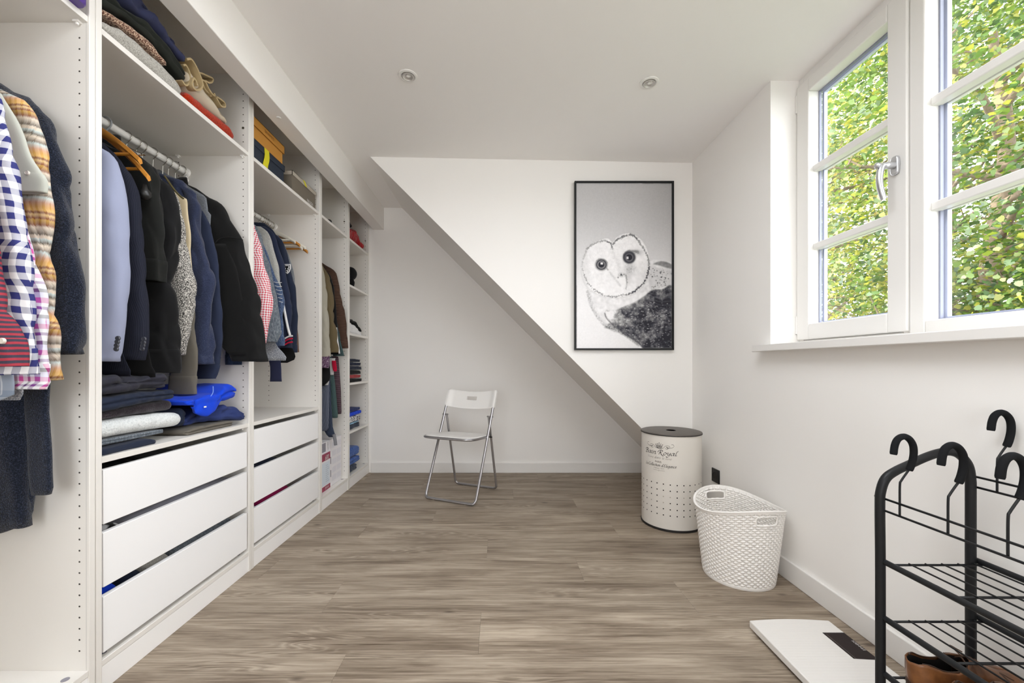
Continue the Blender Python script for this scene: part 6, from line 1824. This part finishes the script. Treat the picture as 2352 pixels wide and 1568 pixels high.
# ================================================================ framed owl print
def owl_picture():
    Y0 = YD - 0.030
    x0, z1 = at(1320, 415, Y0)
    x1, z0 = at(1548.5, 803.5, Y0)
    t = empty('framed_picture', ((x0 + x1) / 2, YD, z0), 'tall black framed grey photograph of a barn owl on the dormer wall', 'picture')
    fw = 0.0115
    f = MB()
    f.box(x0, x0 + fw, Y0, YD - 0.0008, z0, z1); f.box(x1 - fw, x1, Y0, YD - 0.0008, z0, z1)
    f.box(x0 + fw, x1 - fw, Y0, YD - 0.0008, z0, z0 + fw); f.box(x0 + fw, x1 - fw, Y0, YD - 0.0008, z1 - fw, z1)
    f.build('frame', M['black_metal'], t, bevel=0.001)
    a0, a1, b0, b1 = x0 + fw + 0.0008, x1 - fw - 0.0008, z0 + fw + 0.0008, z1 - fw - 0.0008
    NX, NY = 232, 396
    # print painted on a grid in the coordinates of a 790 x 1362 sheet
    gx, gy = np.meshgrid((np.arange(NX) + 0.5) / NX, (np.arange(NY) + 0.5) / NY)
    X = 120 + 790 * gx; Yp = 100 + 1362 * gy
    rng = np.random.RandomState(7)
    def blur(a, k):
        for _ in range(k):
            a = (a + np.roll(a, 1, 0) + np.roll(a, -1, 0) + np.roll(a, 1, 1) + np.roll(a, -1, 1)) / 5
        return a
    white = rng.rand(NY, NX)
    n1 = blur(white, 2); n1 = (n1 - n1.mean()) / n1.std()
    n2 = blur(rng.rand(NY, NX), 12); n2 = (n2 - n2.mean()) / n2.std()
    n3 = blur(rng.rand(NY, NX), 60); n3 = (n3 - n3.mean()) / n3.std()
    def sm(e0, e1, v):
        q = np.clip((v - e0) / (e1 - e0), 0, 1); return q * q * (3 - 2 * q)
    def inside(poly):
        r = np.zeros_like(X, dtype=bool)
        p = [(q[0], q[1]) for q in crom([(a, b, 0) for a, b in poly], 6, True)]
        for (xa, ya), (xb, yb) in zip(p, p[1:] + p[:1]):
            if ya == yb: continue
            r ^= ((ya > Yp) != (yb > Yp)) & (X < (xb - xa) * (Yp - ya) / (yb - ya) + xa)
        return r
    def dist(line, closed=False):
        d = np.full_like(X, 1e9)
        p = [(q[0], q[1]) for q in crom([(a, b, 0) for a, b in line], 5, closed)]
        if closed: p.append(p[0])
        for (xa, ya), (xb, yb) in zip(p, p[1:]):
            L2 = (xb - xa) ** 2 + (yb - ya) ** 2 + 1e-9
            u = np.clip(((X - xa) * (xb - xa) + (Yp - ya) * (yb - ya)) / L2, 0, 1)
            d = np.minimum(d, np.hypot(X - xa - u * (xb - xa), Yp - ya - u * (yb - ya)))
        return d
    def soft(poly, k=2): return np.clip(blur(inside(poly).astype(float), k), 0, 1)
    def lay(img, m, v): return img * (1 - m) + v * m
    gxn = gx; 
    img = 188 + 46 * sm(0.05, 0.8, gy) + 8 * (1 - gxn) - 14 * sm(0.6, 1.0, gxn) * (1 - gy)
    # back and far wing
    m = soft([(700, 780), (740, 738), (800, 732), (860, 745), (915, 775), (930, 990), (740, 985), (690, 1040), (640, 1000)])
    img = lay(img, m, 226 + 5 * n2)
    m = soft([(760, 768), (790, 750), (850, 745), (915, 775), (915, 806), (860, 795), (800, 776)], 3); img = lay(img, m * 0.75, 105 + 8 * n2)
    m = soft([(730, 800), (800, 800), (915, 830), (915, 985), (740, 980)], 6)
    sp = (n1 > 1.55) & (X > 735) & (Yp > 800) & (Yp < 985)
    img = lay(img, m * 0.45, 185.0); img = lay(img, blur(sp.astype(float), 1) * m, 60.0)
    # breast
    body = [(205, 960), (212, 1040), (240, 1130), (290, 1210), (345, 1275), (420, 1320), (500, 1350), (600, 1410), (660, 1470), (925, 1470), (925, 985), (700, 1000), (560, 1030), (380, 1040), (270, 990)]
    m = soft(body, 3); img = lay(img, m, 236 + 4 * n2)
    edge = np.exp(-(dist([(208, 1000), (240, 1130), (290, 1215), (345, 1278), (430, 1322), (510, 1355)]) / 26) ** 2) * m
    img = lay(img, edge * 0.5, 160 + 25 * n1)
    m2 = soft([(350, 1290), (430, 1310), (520, 1362), (600, 1420), (640, 1440), (560, 1330), (420, 1255)], 4); img = lay(img, m2 * 0.6, 120 + 30 * n1)
    # dark wing with pale flecks
    wing = [(356, 1170), (380, 1146), (440, 1150), (500, 1125), (590, 1090), (680, 1035), (745, 985), (830, 976), (925, 980), (925, 1475), (700, 1475), (610, 1400), (530, 1350), (430, 1275), (370, 1215)]
    m = soft(wing, 4)
    tone = 78 + 17 * n2 + 10 * n1 + 20 * n3 - 30 * sm(600, 900, X) * sm(1000, 1100, Yp) + 55 * np.exp(-((X - 820) / 90) ** 2 - ((Yp - 1190) / 50) ** 2) - 26 * np.exp(-((X - 820) / 120) ** 2 - ((Yp - 1060) / 60) ** 2) + 40 * np.exp(-((X - 800) / 60) ** 2 - ((Yp - 1320) / 35) ** 2)
    fade = np.exp(-((X - 375) / 95) ** 2 - ((Yp - 1185) / 80) ** 2)
    tone = tone + 160 * fade + 40 * np.exp(-dist([(700, 1040), (590, 1095), (480, 1135), (400, 1160)]) / 30)
    img = lay(img, m, np.clip(tone, 40, 240))
    fl_ = np.zeros_like(X)
    for _ in range(260):
        px, py = rng.uniform(430, 905), rng.uniform(1080, 1455)
        w, h = rng.uniform(3, 8), rng.uniform(1.6, 3.4)
        fl_ = np.maximum(fl_, np.exp(-((X - px) / w) ** 2 - ((Yp - py) / h) ** 2) * rng.uniform(0.5, 1.0))
    img = lay(img, fl_ * m, 228.0)
    for k in range(9):                                   # long feathers
        y_ = 1010 + 24 * k
        d = dist([(740 + 6 * k, y_), (820, y_ + 12 + 4 * k), (920, y_ - 4 + 8 * k)])
        img = lay(img, np.exp(-(d / 3.0) ** 2) * m * 0.30, 150.0)
    ring = np.exp(-(dist([(355, 1172), (372, 1215), (430, 1276), (530, 1352), (610, 1402), (690, 1462)]) / 5) ** 2); img = lay(img, ring * 0.55, 70.0)
    # head
    head = [(420, 585), (380, 553), (310, 570), (240, 610), (190, 680), (165, 760), (165, 850), (190, 930), (250, 990), (330, 1030), (420, 1048), (520, 1038), (600, 1012), (665, 960), (712, 890), (735, 800), (722, 700), (690, 610), (640, 550), (570, 515), (500, 520), (450, 550)]
    m = soft(head, 2)
    face = 243 + 2.5 * n2 - 26 * sm(560, 730, X) * sm(650, 900, Yp) - 14 * np.exp(-((X - 190) / 40) ** 2)
    img = lay(img, m, face)
    out = np.exp(-(dist(head, True) / 7) ** 2); img = lay(img, out * 0.16, 160.0)
    def dark(line, w, k, v=60.0, jag=0.0, cl=False):
        nonlocal img
        d = dist(line, cl) + jag * n1
        img = lay(img, np.exp(-(d / w) ** 2) * k, v)
    dark([(205, 645), (245, 612), (300, 588), (350, 575), (395, 588), (412, 612), (418, 640)], 6, 0.5, 90, 3)
    dark([(380, 583), (405, 598), (416, 632)], 5, 0.6, 50, 2)
    dark([(425, 602), (450, 572), (490, 548), (540, 530), (585, 530), (620, 556)], 6, 0.75, 60, 3)
    dark([(620, 556), (660, 610), (695, 670), (718, 735), (722, 800)], 6, 0.6, 70, 3)
    dark([(722, 800), (708, 860), (680, 915), (640, 960), (590, 1000), (560, 1012)], 6, 0.85, 40, 3)
    dark([(560, 1012), (500, 1025), (430, 1035), (370, 1030), (320, 1010), (260, 968), (215, 920), (185, 860)], 4.5, 0.6, 70, 4)
    dark([(185, 860), (170, 790), (180, 720), (205, 660)], 4.5, 0.35, 110, 3)
    dark([(418, 640), (440, 700), (462, 760), (480, 830)], 14, 0.10, 150, 4)
    # shading by the bill and under the right eye
    img = lay(img, np.exp(-((X - 565) / 42) ** 2 - ((Yp - 805) / 46) ** 2) * 0.42 * np.clip(1 + 0.3 * n1, 0, 2), 120.0)
    img = lay(img, np.exp(-((X - 612) / 46) ** 2 - ((Yp - 670) / 20) ** 2) * 0.5 * np.clip(1 + 0.3 * n1, 0, 2), 90.0)
    dark([(402, 840), (440, 888), (484, 946)], 9, 0.20, 130, 2)
    dark([(532, 862), (538, 915), (530, 970)], 7, 0.5, 90, 2)
    img = lay(img, np.exp(-((X - 556) / 26) ** 2 - ((Yp - 880) / 60) ** 2) * 0.22, 130.0)
    th1 = np.arctan2(Yp - 772, X - 328); th2 = np.arctan2(Yp - 712, X - 558)
    hm = soft(head, 4)
    st = np.sin(th1 * 46 + 3 * n2) * np.exp(-((np.hypot(X - 328, Yp - 772) - 95) / 60) ** 2) + np.sin(th2 * 46 + 3 * n2) * np.exp(-((np.hypot(X - 558, Yp - 712) - 95) / 60) ** 2)
    img = img - 7.0 * np.clip(st, 0, 1) * hm
    img = lay(img, soft([(478, 872), (508, 864), (530, 890), (532, 965), (505, 950), (482, 905)], 2) * 0.8, 246.0)
    img = lay(img, np.exp(-((X - 497) / 24) ** 2 - ((Yp - 856) / 13) ** 2) * 0.75 * np.clip(1 + 0.5 * n1, 0, 2), 50.0)
    img = lay(img, np.exp(-((X - 466) / 6) ** 2 - ((Yp - 878) / 6) ** 2) * 0.7, 60.0)
    # eyes
    def eye(ex, ey, ro, iris, lid):
        nonlocal img
        d = np.hypot(X - ex, (Yp - ey) * 1.02)
        img = lay(img, np.exp(-((d - ro) / 9) ** 2) * lid, 50.0)
        img = lay(img, 1 - sm(ro - 4, ro + 2, d), 62.0)
        img = lay(img, 1 - sm(ro - 11, ro - 7, d), iris + 10.0 * (Yp - ey) / ro)
        img = lay(img, 1 - sm(ro * 0.55 - 2, ro * 0.55 + 2, d), 38.0)
    eye(328, 772, 44, 128.0, 0.5); eye(558, 712, 45, 96.0, 0.9)
    img = lay(img, ((abs(X - 331) < 10) & (abs(Yp - 761) < 8)).astype(float) * 0.9, 246.0)
    img = lay(img, ((abs(X - 543) < 8) & (abs(Yp - 716) < 10)).astype(float) * 0.85, 240.0)
    dark([(285, 742), (310, 726), (350, 730), (375, 752)], 5, 0.35, 80, 2); dark([(372, 800), (382, 815)], 6, 0.4, 90, 1)
    dark([(515, 690), (545, 660), (590, 658), (628, 664)], 7, 0.5, 60, 3)
    img = np.clip(img + 1.2 * n1, 20, 250)
    c = np.stack([img, img * 0.995, img * 1.0], -1)
    cool = sm(0.0, 1.0, np.clip((150 - img) / 100, 0, 1))
    c[..., 2] += 8 * cool
    c = np.clip(c / 255, 0, 1)
    lin = np.where(c <= 0.04045, c / 12.92, ((c + 0.055) / 1.055) ** 2.4)
    ys = Y0 + 0.010
    xs = np.linspace(a0, a1, NX + 1); zs = np.linspace(b1, b0, NY + 1)
    gxx, gzz = np.meshgrid(xs, zs)
    V = np.stack([gxx, np.full_like(gxx, ys), gzz], -1).reshape(-1, 3)
    ii, jj = np.meshgrid(np.arange(NX), np.arange(NY))
    v0 = jj * (NX + 1) + ii
    Fq = np.stack([v0, v0 + NX + 1, v0 + NX + 2, v0 + 1], -1).reshape(-1, 4)
    o = make('print', V.tolist(), [tuple(q) for q in Fq.tolist()], M['owl_print'], t)
    at_ = o.data.color_attributes.new('ink', 'FLOAT_COLOR', 'CORNER')
    col = np.repeat(np.concatenate([lin.reshape(-1, 3), np.ones((NX * NY, 1))], 1), 4, axis=0).astype(np.float32)
    at_.data.foreach_set('color', col.ravel())
    box('backing_board', a0 - 0.0005, a1 + 0.0005, ys + 0.002, YD - 0.002, b0 - 0.0005, b1 + 0.0005, M['grey_box'], t)
def ink_material():
    tt = NT('grey_photo_print')
    vc = tt.n('VertexColor', layer_name='ink')
    tt.base(vc.outputs[0])
    tt.b.inputs['Roughness'].default_value = 0.6
    tt.b.inputs['Specular IOR Level'].default_value = 0.25
    return tt.m
M['owl_print'] = ink_material()
owl_picture()

# ================================================================ shoe rack
RA, RB, RY = 1.0065, 1.250, 1.08
def rack():
    t = empty('shoe_rack', ((RA + RB) / 2, 0.76, 0), 'black tubular metal shoe rack with foam-covered hooks along the right wall', 'shoe rack')
    rp = 0.0107
    RE = 0.44
    top_px = [(2021, 1568), (2021, 1300), (2021, 1165), (2023, 1128), (2034, 1099), (2056, 1082), (2090, 1066), (2128, 1049), (2160, 1039), (2184, 1037), (2206, 1046), (2223, 1068), (2229, 1100), (2229.5, 1135), (2229.5, 1300)]
    pts = [(at(u, v, RY)[0], at(u, v, RY)[1]) for u, v in top_px]
    pts[0] = (RA, 0.012); pts[1] = (RA, 0.42)
    pts = pts + [(RB - 0.004, 0.012)]
    for y in (RY, RE):
        p3 = [Vector((x, y, z)) for x, z in pts]
        MB().tube(crom(p3, 5), rp, 16).build('end_frame', M['black_metal'], t, smooth=True, auto=60)
        for x in (RA, RB - 0.004):
            MB().lathe((x, y, 0), [(0.014, 0.0), (0.0145, 0.004), (0.0145, 0.02), (0.013, 0.022)], 20).build('foot_cap', M['plastic_black'], t, smooth=True, auto=40)
    for z in (0.454, 0.306, 0.160):
        for x in (RA + 0.004, RB + 0.012):
            MB().tube([(x, RE - 0.004, z), (x, RY + 0.004, z)], 0.0075, 14).build('shelf_rail', M['black_metal'], t, smooth=True, auto=60)
        for i in range(5):
            x = RA + 0.060 + 0.0425 * i
            MB().tube([(x, RE + 0.012, z - 0.001), (x, RY - 0.0155, z - 0.001)], 0.0022, 8).build('shelf_wire', M['black_metal'], t, smooth=True)
        for y in (RY - 0.014, RY - 0.163, RY - 0.312, RY - 0.461, RE + 0.012):
            MB().tube([(RA + 0.004, y, z - 0.005), (RB + 0.012, y, z - 0.005)], 0.003, 8).build('cross_wire', M['black_metal'], t, smooth=True)
    for x, za, zb in ((1.013, 0.619, 0.588), (1.257, 0.676, 0.649)):
        for z in (za, zb):
            MB().tube([(x, RE - 0.01, z), (x, RY + 0.016, z)], 0.0030, 8).build('hook_rail', M['black_metal'], t, smooth=True)
        MB().lathe((x - 0.0, RY + 0.016, za), [(0.0, 0.006), (0.005, 0.004), (0.005, 0.0), (0.0, 0.0)], 12, 'Y').build('rail_cap', M['plastic_black'], t, smooth=True)
    def hook(x, y, zb):
        h = 0.0
        wire = [(0, 0), (0, 0.035), (0.0005, 0.080), (0.004, 0.090), (0.0185, 0.111), (0.0250, 0.119)]
        foam = [(0.0235, 0.116), (0.0300, 0.132), (0.0350, 0.155), (0.0340, 0.178), (0.0250, 0.1945), (0.0105, 0.2020), (-0.0045, 0.1955), (-0.0125, 0.1795), (-0.0160, 0.156)]
        hkp = MB().tube(crom([(x + a, y, zb + b) for a, b in wire], 5), 0.0024, 8).build('hook', M['black_metal'], t, smooth=True)
        fp = crom([(x + a, y, zb + b) for a, b in foam], 6)
        MB().tube(fp, [0.0066] + [0.0076] * (len(fp) - 2) + [0.0066], 14).build('foam_sleeve', M['foam'], hkp, smooth=True, auto=50)
    for y in (1.035, 0.9235, 0.8146): hook(1.0135, y, 0.588)
    hook(1.2575, 1.0326, 0.649)
rack()

# ================================================================ leather shoes on the lowest shelf
def leather():
    t = NT('tan_burnished_leather')
    n = t.noise(t.coord(), 18.0, 4.0)
    g = t.noise(t.coord(), 220.0, 3.0)
    c = t.ramp(n, [(0.3, srgb(70, 44, 26)), (0.5, srgb(112, 70, 40)), (0.72, srgb(142, 94, 54))])
    t.base(c)
    t.b.inputs['Roughness'].default_value = 0.34
    t.b.inputs['Specular IOR Level'].default_value = 0.5
    t.bump(g, 0.12, 0.0006)
    return t.m
M['leather'] = leather()
M['leather_dark'] = plain('dark_brown_leather', srgb(58, 38, 26), 0.45)
M['lining'] = plain('black_shoe_lining', srgb(18, 16, 15), 0.8)
M['lace'] = plain('brown_shoe_lace', srgb(74, 52, 38), 0.8)
def shoe(label, xh, yc, z0, L=0.268, rot=0.0, s=1):
    t = empty('leather_shoe', (xh + L / 2, yc, z0), label, 'shoe', 'pair of brown leather shoes on the rack')
    cr, sr = math.cos(rot), math.sin(rot)
    def T(a, b, z): return (xh + a * cr - b * sr, yc + a * sr + b * cr, z0 + z)
    def width(f):                    # half width of the upper
        tab = [(0, 0.006), (0.02, 0.019), (0.08, 0.029), (0.2, 0.032), (0.4, 0.032), (0.6, 0.040), (0.75, 0.042), (0.88, 0.034), (0.96, 0.020), (1.0, 0.004)]
        for (a, b), (c, d) in zip(tab, tab[1:]):
            if f <= c: return b + (d - b) * (f - a) / (c - a)
        return 0.004
    def topz(f):                     # height of the collar or the vamp ridge
        tab = [(0, 0.074), (0.06, 0.080), (0.18, 0.066), (0.32, 0.062), (0.42, 0.078), (0.50, 0.082), (0.62, 0.066), (0.76, 0.052), (0.9, 0.046), (0.97, 0.036), (1.0, 0.024)]
        for (a, b), (c, d) in zip(tab, tab[1:]):
            if f <= c: return b + (d - b) * (f - a) / (c - a)
        return 0.024
    def rim(f):                      # how far apart the two collar edges stand, as a share of the width
        if f < 0.02: return 0.5
        if f < 0.40: return 0.80
        if f < 0.52: return 0.80 - 0.80 * ((f - 0.40) / 0.12)
        return 0.0
    m, k = 44, 17
    V, Fc = [], []
    def build(scale, zoff):
        V, Fc = [], []
        for i in range(m + 1):
            f = i / m
            w, h, r = width(f) * scale, topz(f) + zoff, rim(f)
            for j in range(k):
                u = -1 + 2 * j / (k - 1)
                a = abs(u)
                sg = 1 if u >= 0 else -1
                # from the sole edge (a = 1) up and round to the collar edge (a = 0)
                q = 1 - a
                z = 0.020 + (h - 0.020) * (math.sin(q * math.pi / 2) ** 0.8 if r < 0.05 else q ** 0.9)
                b = w * ((1.0 + 0.10 * math.sin(math.pi * min(1, q * 1.5))) * (1 - q ** 2.2) + r * q ** 2.2) * sg
                if a < 1e-9: b = 0.0
                V.append(T(f * L, b if a > 1e-9 else 0.0, z))
        return V, Fc
    # two half shells joined along the vamp: build each side
    def side(sg, scale, zo):
        V, Fc = [], []
        kk = 10
        for i in range(m + 1):
            f = i / m
            w, h, r = width(f) * scale, topz(f) + zo, rim(f)
            for j in range(kk):
                q = j / (kk - 1)
                if r > 0.02:
                    z = 0.018 + (h - 0.018) * q
                    b = w * (1 + 0.08 * math.sin(math.pi * q)) * (1 - q ** 2) + w * r * q ** 2
                else:
                    an = q * math.pi / 2
                    z = 0.018 + (h - 0.018) * math.sin(an) ** 0.85
                    b = w * math.cos(an) ** 0.75 * 1.02
                xx = f * L + (0.010 * (q - 0.2) * (1 - f / 0.12) * -1 if f < 0.12 else 0)
                V.append(T(xx, sg * b, z))
        for i in range(m):
            for j in range(kk - 1):
                a, b, c, d = i * kk + j, i * kk + j + 1, (i + 1) * kk + j + 1, (i + 1) * kk + j
                Fc.append((a, d, c, b) if sg < 0 else (a, b, c, d))
        return V, Fc
    Va, Fa = side(-1, 1.0, 0); Vb, Fb = side(1, 1.0, 0)
    n0 = len(Va)
    # close the heel
    kk = 10
    heel = [(j, j + 1, n0 + j + 1, n0 + j) for j in range(kk - 1)]
    make('upper', Va + Vb, Fa + [tuple(n0 + q for q in f) for f in Fb] + heel, M['leather'], t, smooth=True)
    up = t.children[-1]
    sd = up.modifiers.new('thickness', 'SOLIDIFY'); sd.thickness = 0.0022; sd.offset = 1
    Va, Fa = side(-1, 0.94, -0.004); Vb, Fb = side(1, 0.94, -0.004); n0 = len(Va)
    cut = [q for q in range(len(Fa)) if q // (kk - 1) < int(m * 0.5)]
    ft = [(i * kk, n0 + i * kk, n0 + (i + 1) * kk, (i + 1) * kk) for i in range(int(m * 0.5))]
    make('lining', Va + Vb, [Fa[q] for q in cut] + [tuple(n0 + w for w in Fb[q]) for q in cut] + heel + ft, M['lining'], t, smooth=True)
    # sole and heel block
    ol = [T(i / m * L, -(width(i / m) + 0.004), 0.008) for i in range(m + 1)] + [T(i / m * L, width(i / m) + 0.004, 0.008) for i in range(m, -1, -1)]
    MB().prism(ol, (0, 0, 0.011)).build('sole', M['leather_dark'], t, bevel=0.0015)
    hl = [T(i / m * L, -(width(i / m) + 0.003), 0.0) for i in range(0, 12)] + [T(i / m * L, width(i / m) + 0.003, 0.0) for i in range(11, -1, -1)]
    MB().prism(hl, (0, 0, 0.0085)).build('heel', M['leather_dark'], t)
    # collar edge, laces
    for sg in (-1, 1):
        edge = [T(f * L, sg * width(f) * rim(f), topz(f) + 0.0008) for f in (0.03, 0.08, 0.14, 0.2, 0.27, 0.34, 0.40)]
        MB().tube(crom(edge, 4), 0.0018, 8).build('collar_edge', M['leather_dark'], t, smooth=True)
    for q in range(4):
        f = 0.44 + 0.045 * q
        MB().tube(crom([T(f * L, -0.017, topz(f) - 0.008), T((f + 0.012) * L, 0, topz(f) + 0.0035), T((f + 0.02) * L, 0.017, topz(f) - 0.008)], 5), 0.0016, 6).build('lace', M['lace'], t, smooth=True)
    for sg in (-1, 1):
        p = [T(0.46 * L, 0, topz(0.46) + 0.004), T(0.44 * L, sg * 0.018, topz(0.46) + 0.016), T(0.50 * L, sg * 0.034, topz(0.5) + 0.006), T(0.52 * L, sg * 0.014, topz(0.5) + 0.004)]
        MB().tube(crom(p, 6), 0.0014, 6).build('lace', M['lace'], t, smooth=True)
shoe('tan brown leather shoe on the lowest rack shelf, nearer the far end frame', 1.022, 1.012, 0.1645, rot=0.0)
shoe('tan brown leather shoe on the lowest rack shelf, second from the far end frame', 1.034, 0.918, 0.1645, rot=0.0)
# ================================================================ garden outside
def leaf_mat():
    m = bpy.data.materials.new('maple_leaf')
    m.use_nodes = True
    t = m.node_tree; t.nodes.clear()
    out = t.nodes.new('ShaderNodeOutputMaterial')
    at_ = t.nodes.new('ShaderNodeVertexColor'); at_.layer_name = 'tint'
    df = t.nodes.new('ShaderNodeBsdfDiffuse'); tr = t.nodes.new('ShaderNodeBsdfTranslucent')
    gl = t.nodes.new('ShaderNodeBsdfGlossy'); gl.inputs['Roughness'].default_value = 0.35
    gl.inputs['Color'].default_value = (0.9, 0.95, 0.9, 1)
    mx = t.nodes.new('ShaderNodeMixShader'); mx.inputs[0].default_value = 0.42
    m2 = t.nodes.new('ShaderNodeMixShader'); m2.inputs[0].default_value = 0.07
    t.links.new(at_.outputs[0], df.inputs[0]); t.links.new(at_.outputs[0], tr.inputs[0])
    t.links.new(df.outputs[0], mx.inputs[1]); t.links.new(tr.outputs[0], mx.inputs[2])
    t.links.new(mx.outputs[0], m2.inputs[1]); t.links.new(gl.outputs[0], m2.inputs[2])
    t.links.new(m2.outputs[0], out.inputs[0])
    return m
M['leaf'] = leaf_mat()
M['bark'] = plain('grey_brown_bark', srgb(128, 112, 92), 0.9, vary=0.4, bump=(30.0, 0.6, 0.02))
M['lawn'] = plain('mown_grass', srgb(84, 96, 60), 0.95, vary=0.4)
box('ground', 1.9, 32, -14, 30, -3.0, -2.9, M['lawn'], kind='structure')
HALF = [(0.20, -0.04), (0.40, 0.00), (0.42, 0.13), (0.54, 0.32), (0.40, 0.39), (0.33, 0.54), (0.17, 0.60)]
LEAF = np.array([(0.0, -0.10)] + HALF + [(0.0, 0.84)] + [(-a, b) for a, b in HALF[::-1]])
CROWNS = [(7.3, 5.7), (6.9, 9.4), (11.2, 10.0)]
def own(p, c):
    d = [math.hypot(p[0] - a, p[1] - b) for a, b in CROWNS]
    return (CROWNS[int(np.argmin(d))] == (c[0], c[1])) and sorted(d)[1] - sorted(d)[0] > 0.45
def tree(label, x, y, h, crown_c, crown_r, n_clump, per, size, cols, seed, limbs):
    rng = np.random.RandomState(seed)
    t = empty('maple_tree', (x, y, -2.9), label, 'tree', None)
    tp = [(x, y, -2.9), (x + 0.1, y - 0.1, -0.5), (x - 0.05, y + 0.1, 2.0), (x + 0.1, y, h * 0.55), (x, y + 0.1, h * 0.8)]
    P = crom(tp, 5)
    MB().tube(P, [0.22 * (1 - 0.8 * i / len(P)) for i in range(len(P))], 12).build('trunk', M['bark'], t, smooth=True)
    ends = []
    for k in range(limbs):
        z0 = rng.uniform(-0.6, h * 0.72)
        an = rng.uniform(0, 2 * math.pi)
        L = rng.uniform(0.6, 1.05) * crown_r[0]
        d = Vector((math.cos(an), math.sin(an), rng.uniform(0.1, 0.5)))
        p0 = Vector((x, y, z0)); p1 = p0 + d * L * 0.4 + Vector((0, 0, 0.1)); p2 = p0 + d * L * 0.75 + Vector((rng.uniform(-.3, .3), rng.uniform(-.3, .3), 0)); p3 = p0 + d * L + Vector((rng.uniform(-.4, .4), rng.uniform(-.4, .4), rng.uniform(-.2, .4)))
        if not (own(p3, crown_c) and own(p2, crown_c)): continue
        Q = crom([p0, p1, p2, p3], 5)
        br = MB().tube(Q, [0.055 * (1 - 0.82 * i / len(Q)) for i in range(len(Q))], 8)
        br.build('branch', M['bark'], t, smooth=True)
        tw = MB()
        for q in range(5):
            s = Q[6 + 2 * q] if 6 + 2 * q < len(Q) else Q[-1]
            e = s + Vector((rng.uniform(-.6, .6), rng.uniform(-.6, .6), rng.uniform(-.2, .6)))
            tw.tube([s, (s + e) / 2 + Vector((0, 0, 0.06)), e], [0.016, 0.011, 0.005], 5)
            if own(e, crown_c): ends.append(e)
        tw.build('twigs', M['bark'], t, kind='stuff')
    # leaves in sprays on a lumpy crown shell
    cl = []
    while len(cl) < n_clump:
        v = rng.normal(size=3); v /= np.linalg.norm(v)
        r = rng.uniform(0.45, 1.0) ** 0.6
        p = np.array(crown_c) + v * r * np.array(crown_r)
        if p[2] < -2.2 or p[0] < 4.3 or not own(p, crown_c): continue
        cl.append(p)
    cl += [np.array(e) for e in ends]
    cl = np.array(cl)
    N = len(cl) * per
    cen = np.repeat(cl, per, 0)
    off = rng.normal(size=(N, 3)) * np.array([0.26, 0.26, 0.15])
    pos = cen + off
    keep = np.array([own(p, crown_c) for p in pos]); pos = pos[keep]; N = len(pos)
    # leaf planes face upwards and outwards, droop a little
    nrm = rng.normal(size=(N, 3)) * 0.55 + np.array([-0.25, 0, 0.9])
    nrm /= np.linalg.norm(nrm, axis=1, keepdims=True)
    a = rng.normal(size=(N, 3)); a -= nrm * (a * nrm).sum(1, keepdims=True); a /= np.linalg.norm(a, axis=1, keepdims=True)
    b = np.cross(nrm, a)
    sz = size * rng.uniform(0.6, 1.15, size=N)
    k = len(LEAF)
    V = pos[:, None, :] + sz[:, None, None] * (LEAF[None, :, 0:1] * a[:, None, :] + LEAF[None, :, 1:2] * b[:, None, :] - 0.35 * (LEAF[None, :, 0:1] ** 2) * nrm[:, None, :])
    V = V.reshape(-1, 3)
    base = np.array([x, y, -2.9])
    me = bpy.data.meshes.new('foliage')
    me.vertices.add(N * k); me.vertices.foreach_set('co', (V - base).astype(np.float32).ravel())
    me.loops.add(N * k); me.loops.foreach_set('vertex_index', np.arange(N * k, dtype=np.int32))
    me.polygons.add(N); me.polygons.foreach_set('loop_start', (np.arange(N) * k).astype(np.int32))
    me.update(calc_edges=True)
    ca = me.color_attributes.new('tint', 'FLOAT_COLOR', 'CORNER')
    cs = np.array([c[:3] for c in cols])
    pick = rng.randint(0, len(cols), size=len(cl))
    tone = cs[np.repeat(pick, per)[keep]] * rng.uniform(0.75, 1.25, size=(N, 1))
    lin = np.concatenate([np.repeat(tone, k, 0), np.ones((N * k, 1))], 1).astype(np.float32)
    ca.data.foreach_set('color', lin.ravel())
    me.materials.append(M['leaf'])
    o = bpy.data.objects.new('foliage', me)
    COL.objects.link(o); o.parent = t; o['kind'] = 'stuff'
green = [srgb(88, 110, 38), srgb(74, 100, 40), srgb(112, 126, 42), srgb(60, 86, 44), srgb(142, 142, 54), srgb(80, 104, 40)]
pale = [srgb(164, 168, 82), srgb(190, 186, 112), srgb(130, 148, 60), srgb(194, 172, 98), srgb(106, 128, 54)]
tree('dense green maple tree outside the fixed window pane', 7.6, 6.2, 7.6, (7.3, 5.7, 4.2), (2.7, 2.9, 3.6), 1400, 28, 0.078, green, 3, 46)
tree('pale yellow-green maple tree seen through the opening sash', 6.9, 9.6, 6.8, (6.9, 9.4, 3.6), (2.4, 2.6, 3.6), 1300, 28, 0.078, pale, 8, 44)
tree('taller green maple tree standing behind the other two', 11.5, 10.5, 9.5, (11.2, 10.0, 5.2), (3.4, 3.6, 4.6), 1300, 20, 0.13, green, 12, 30)
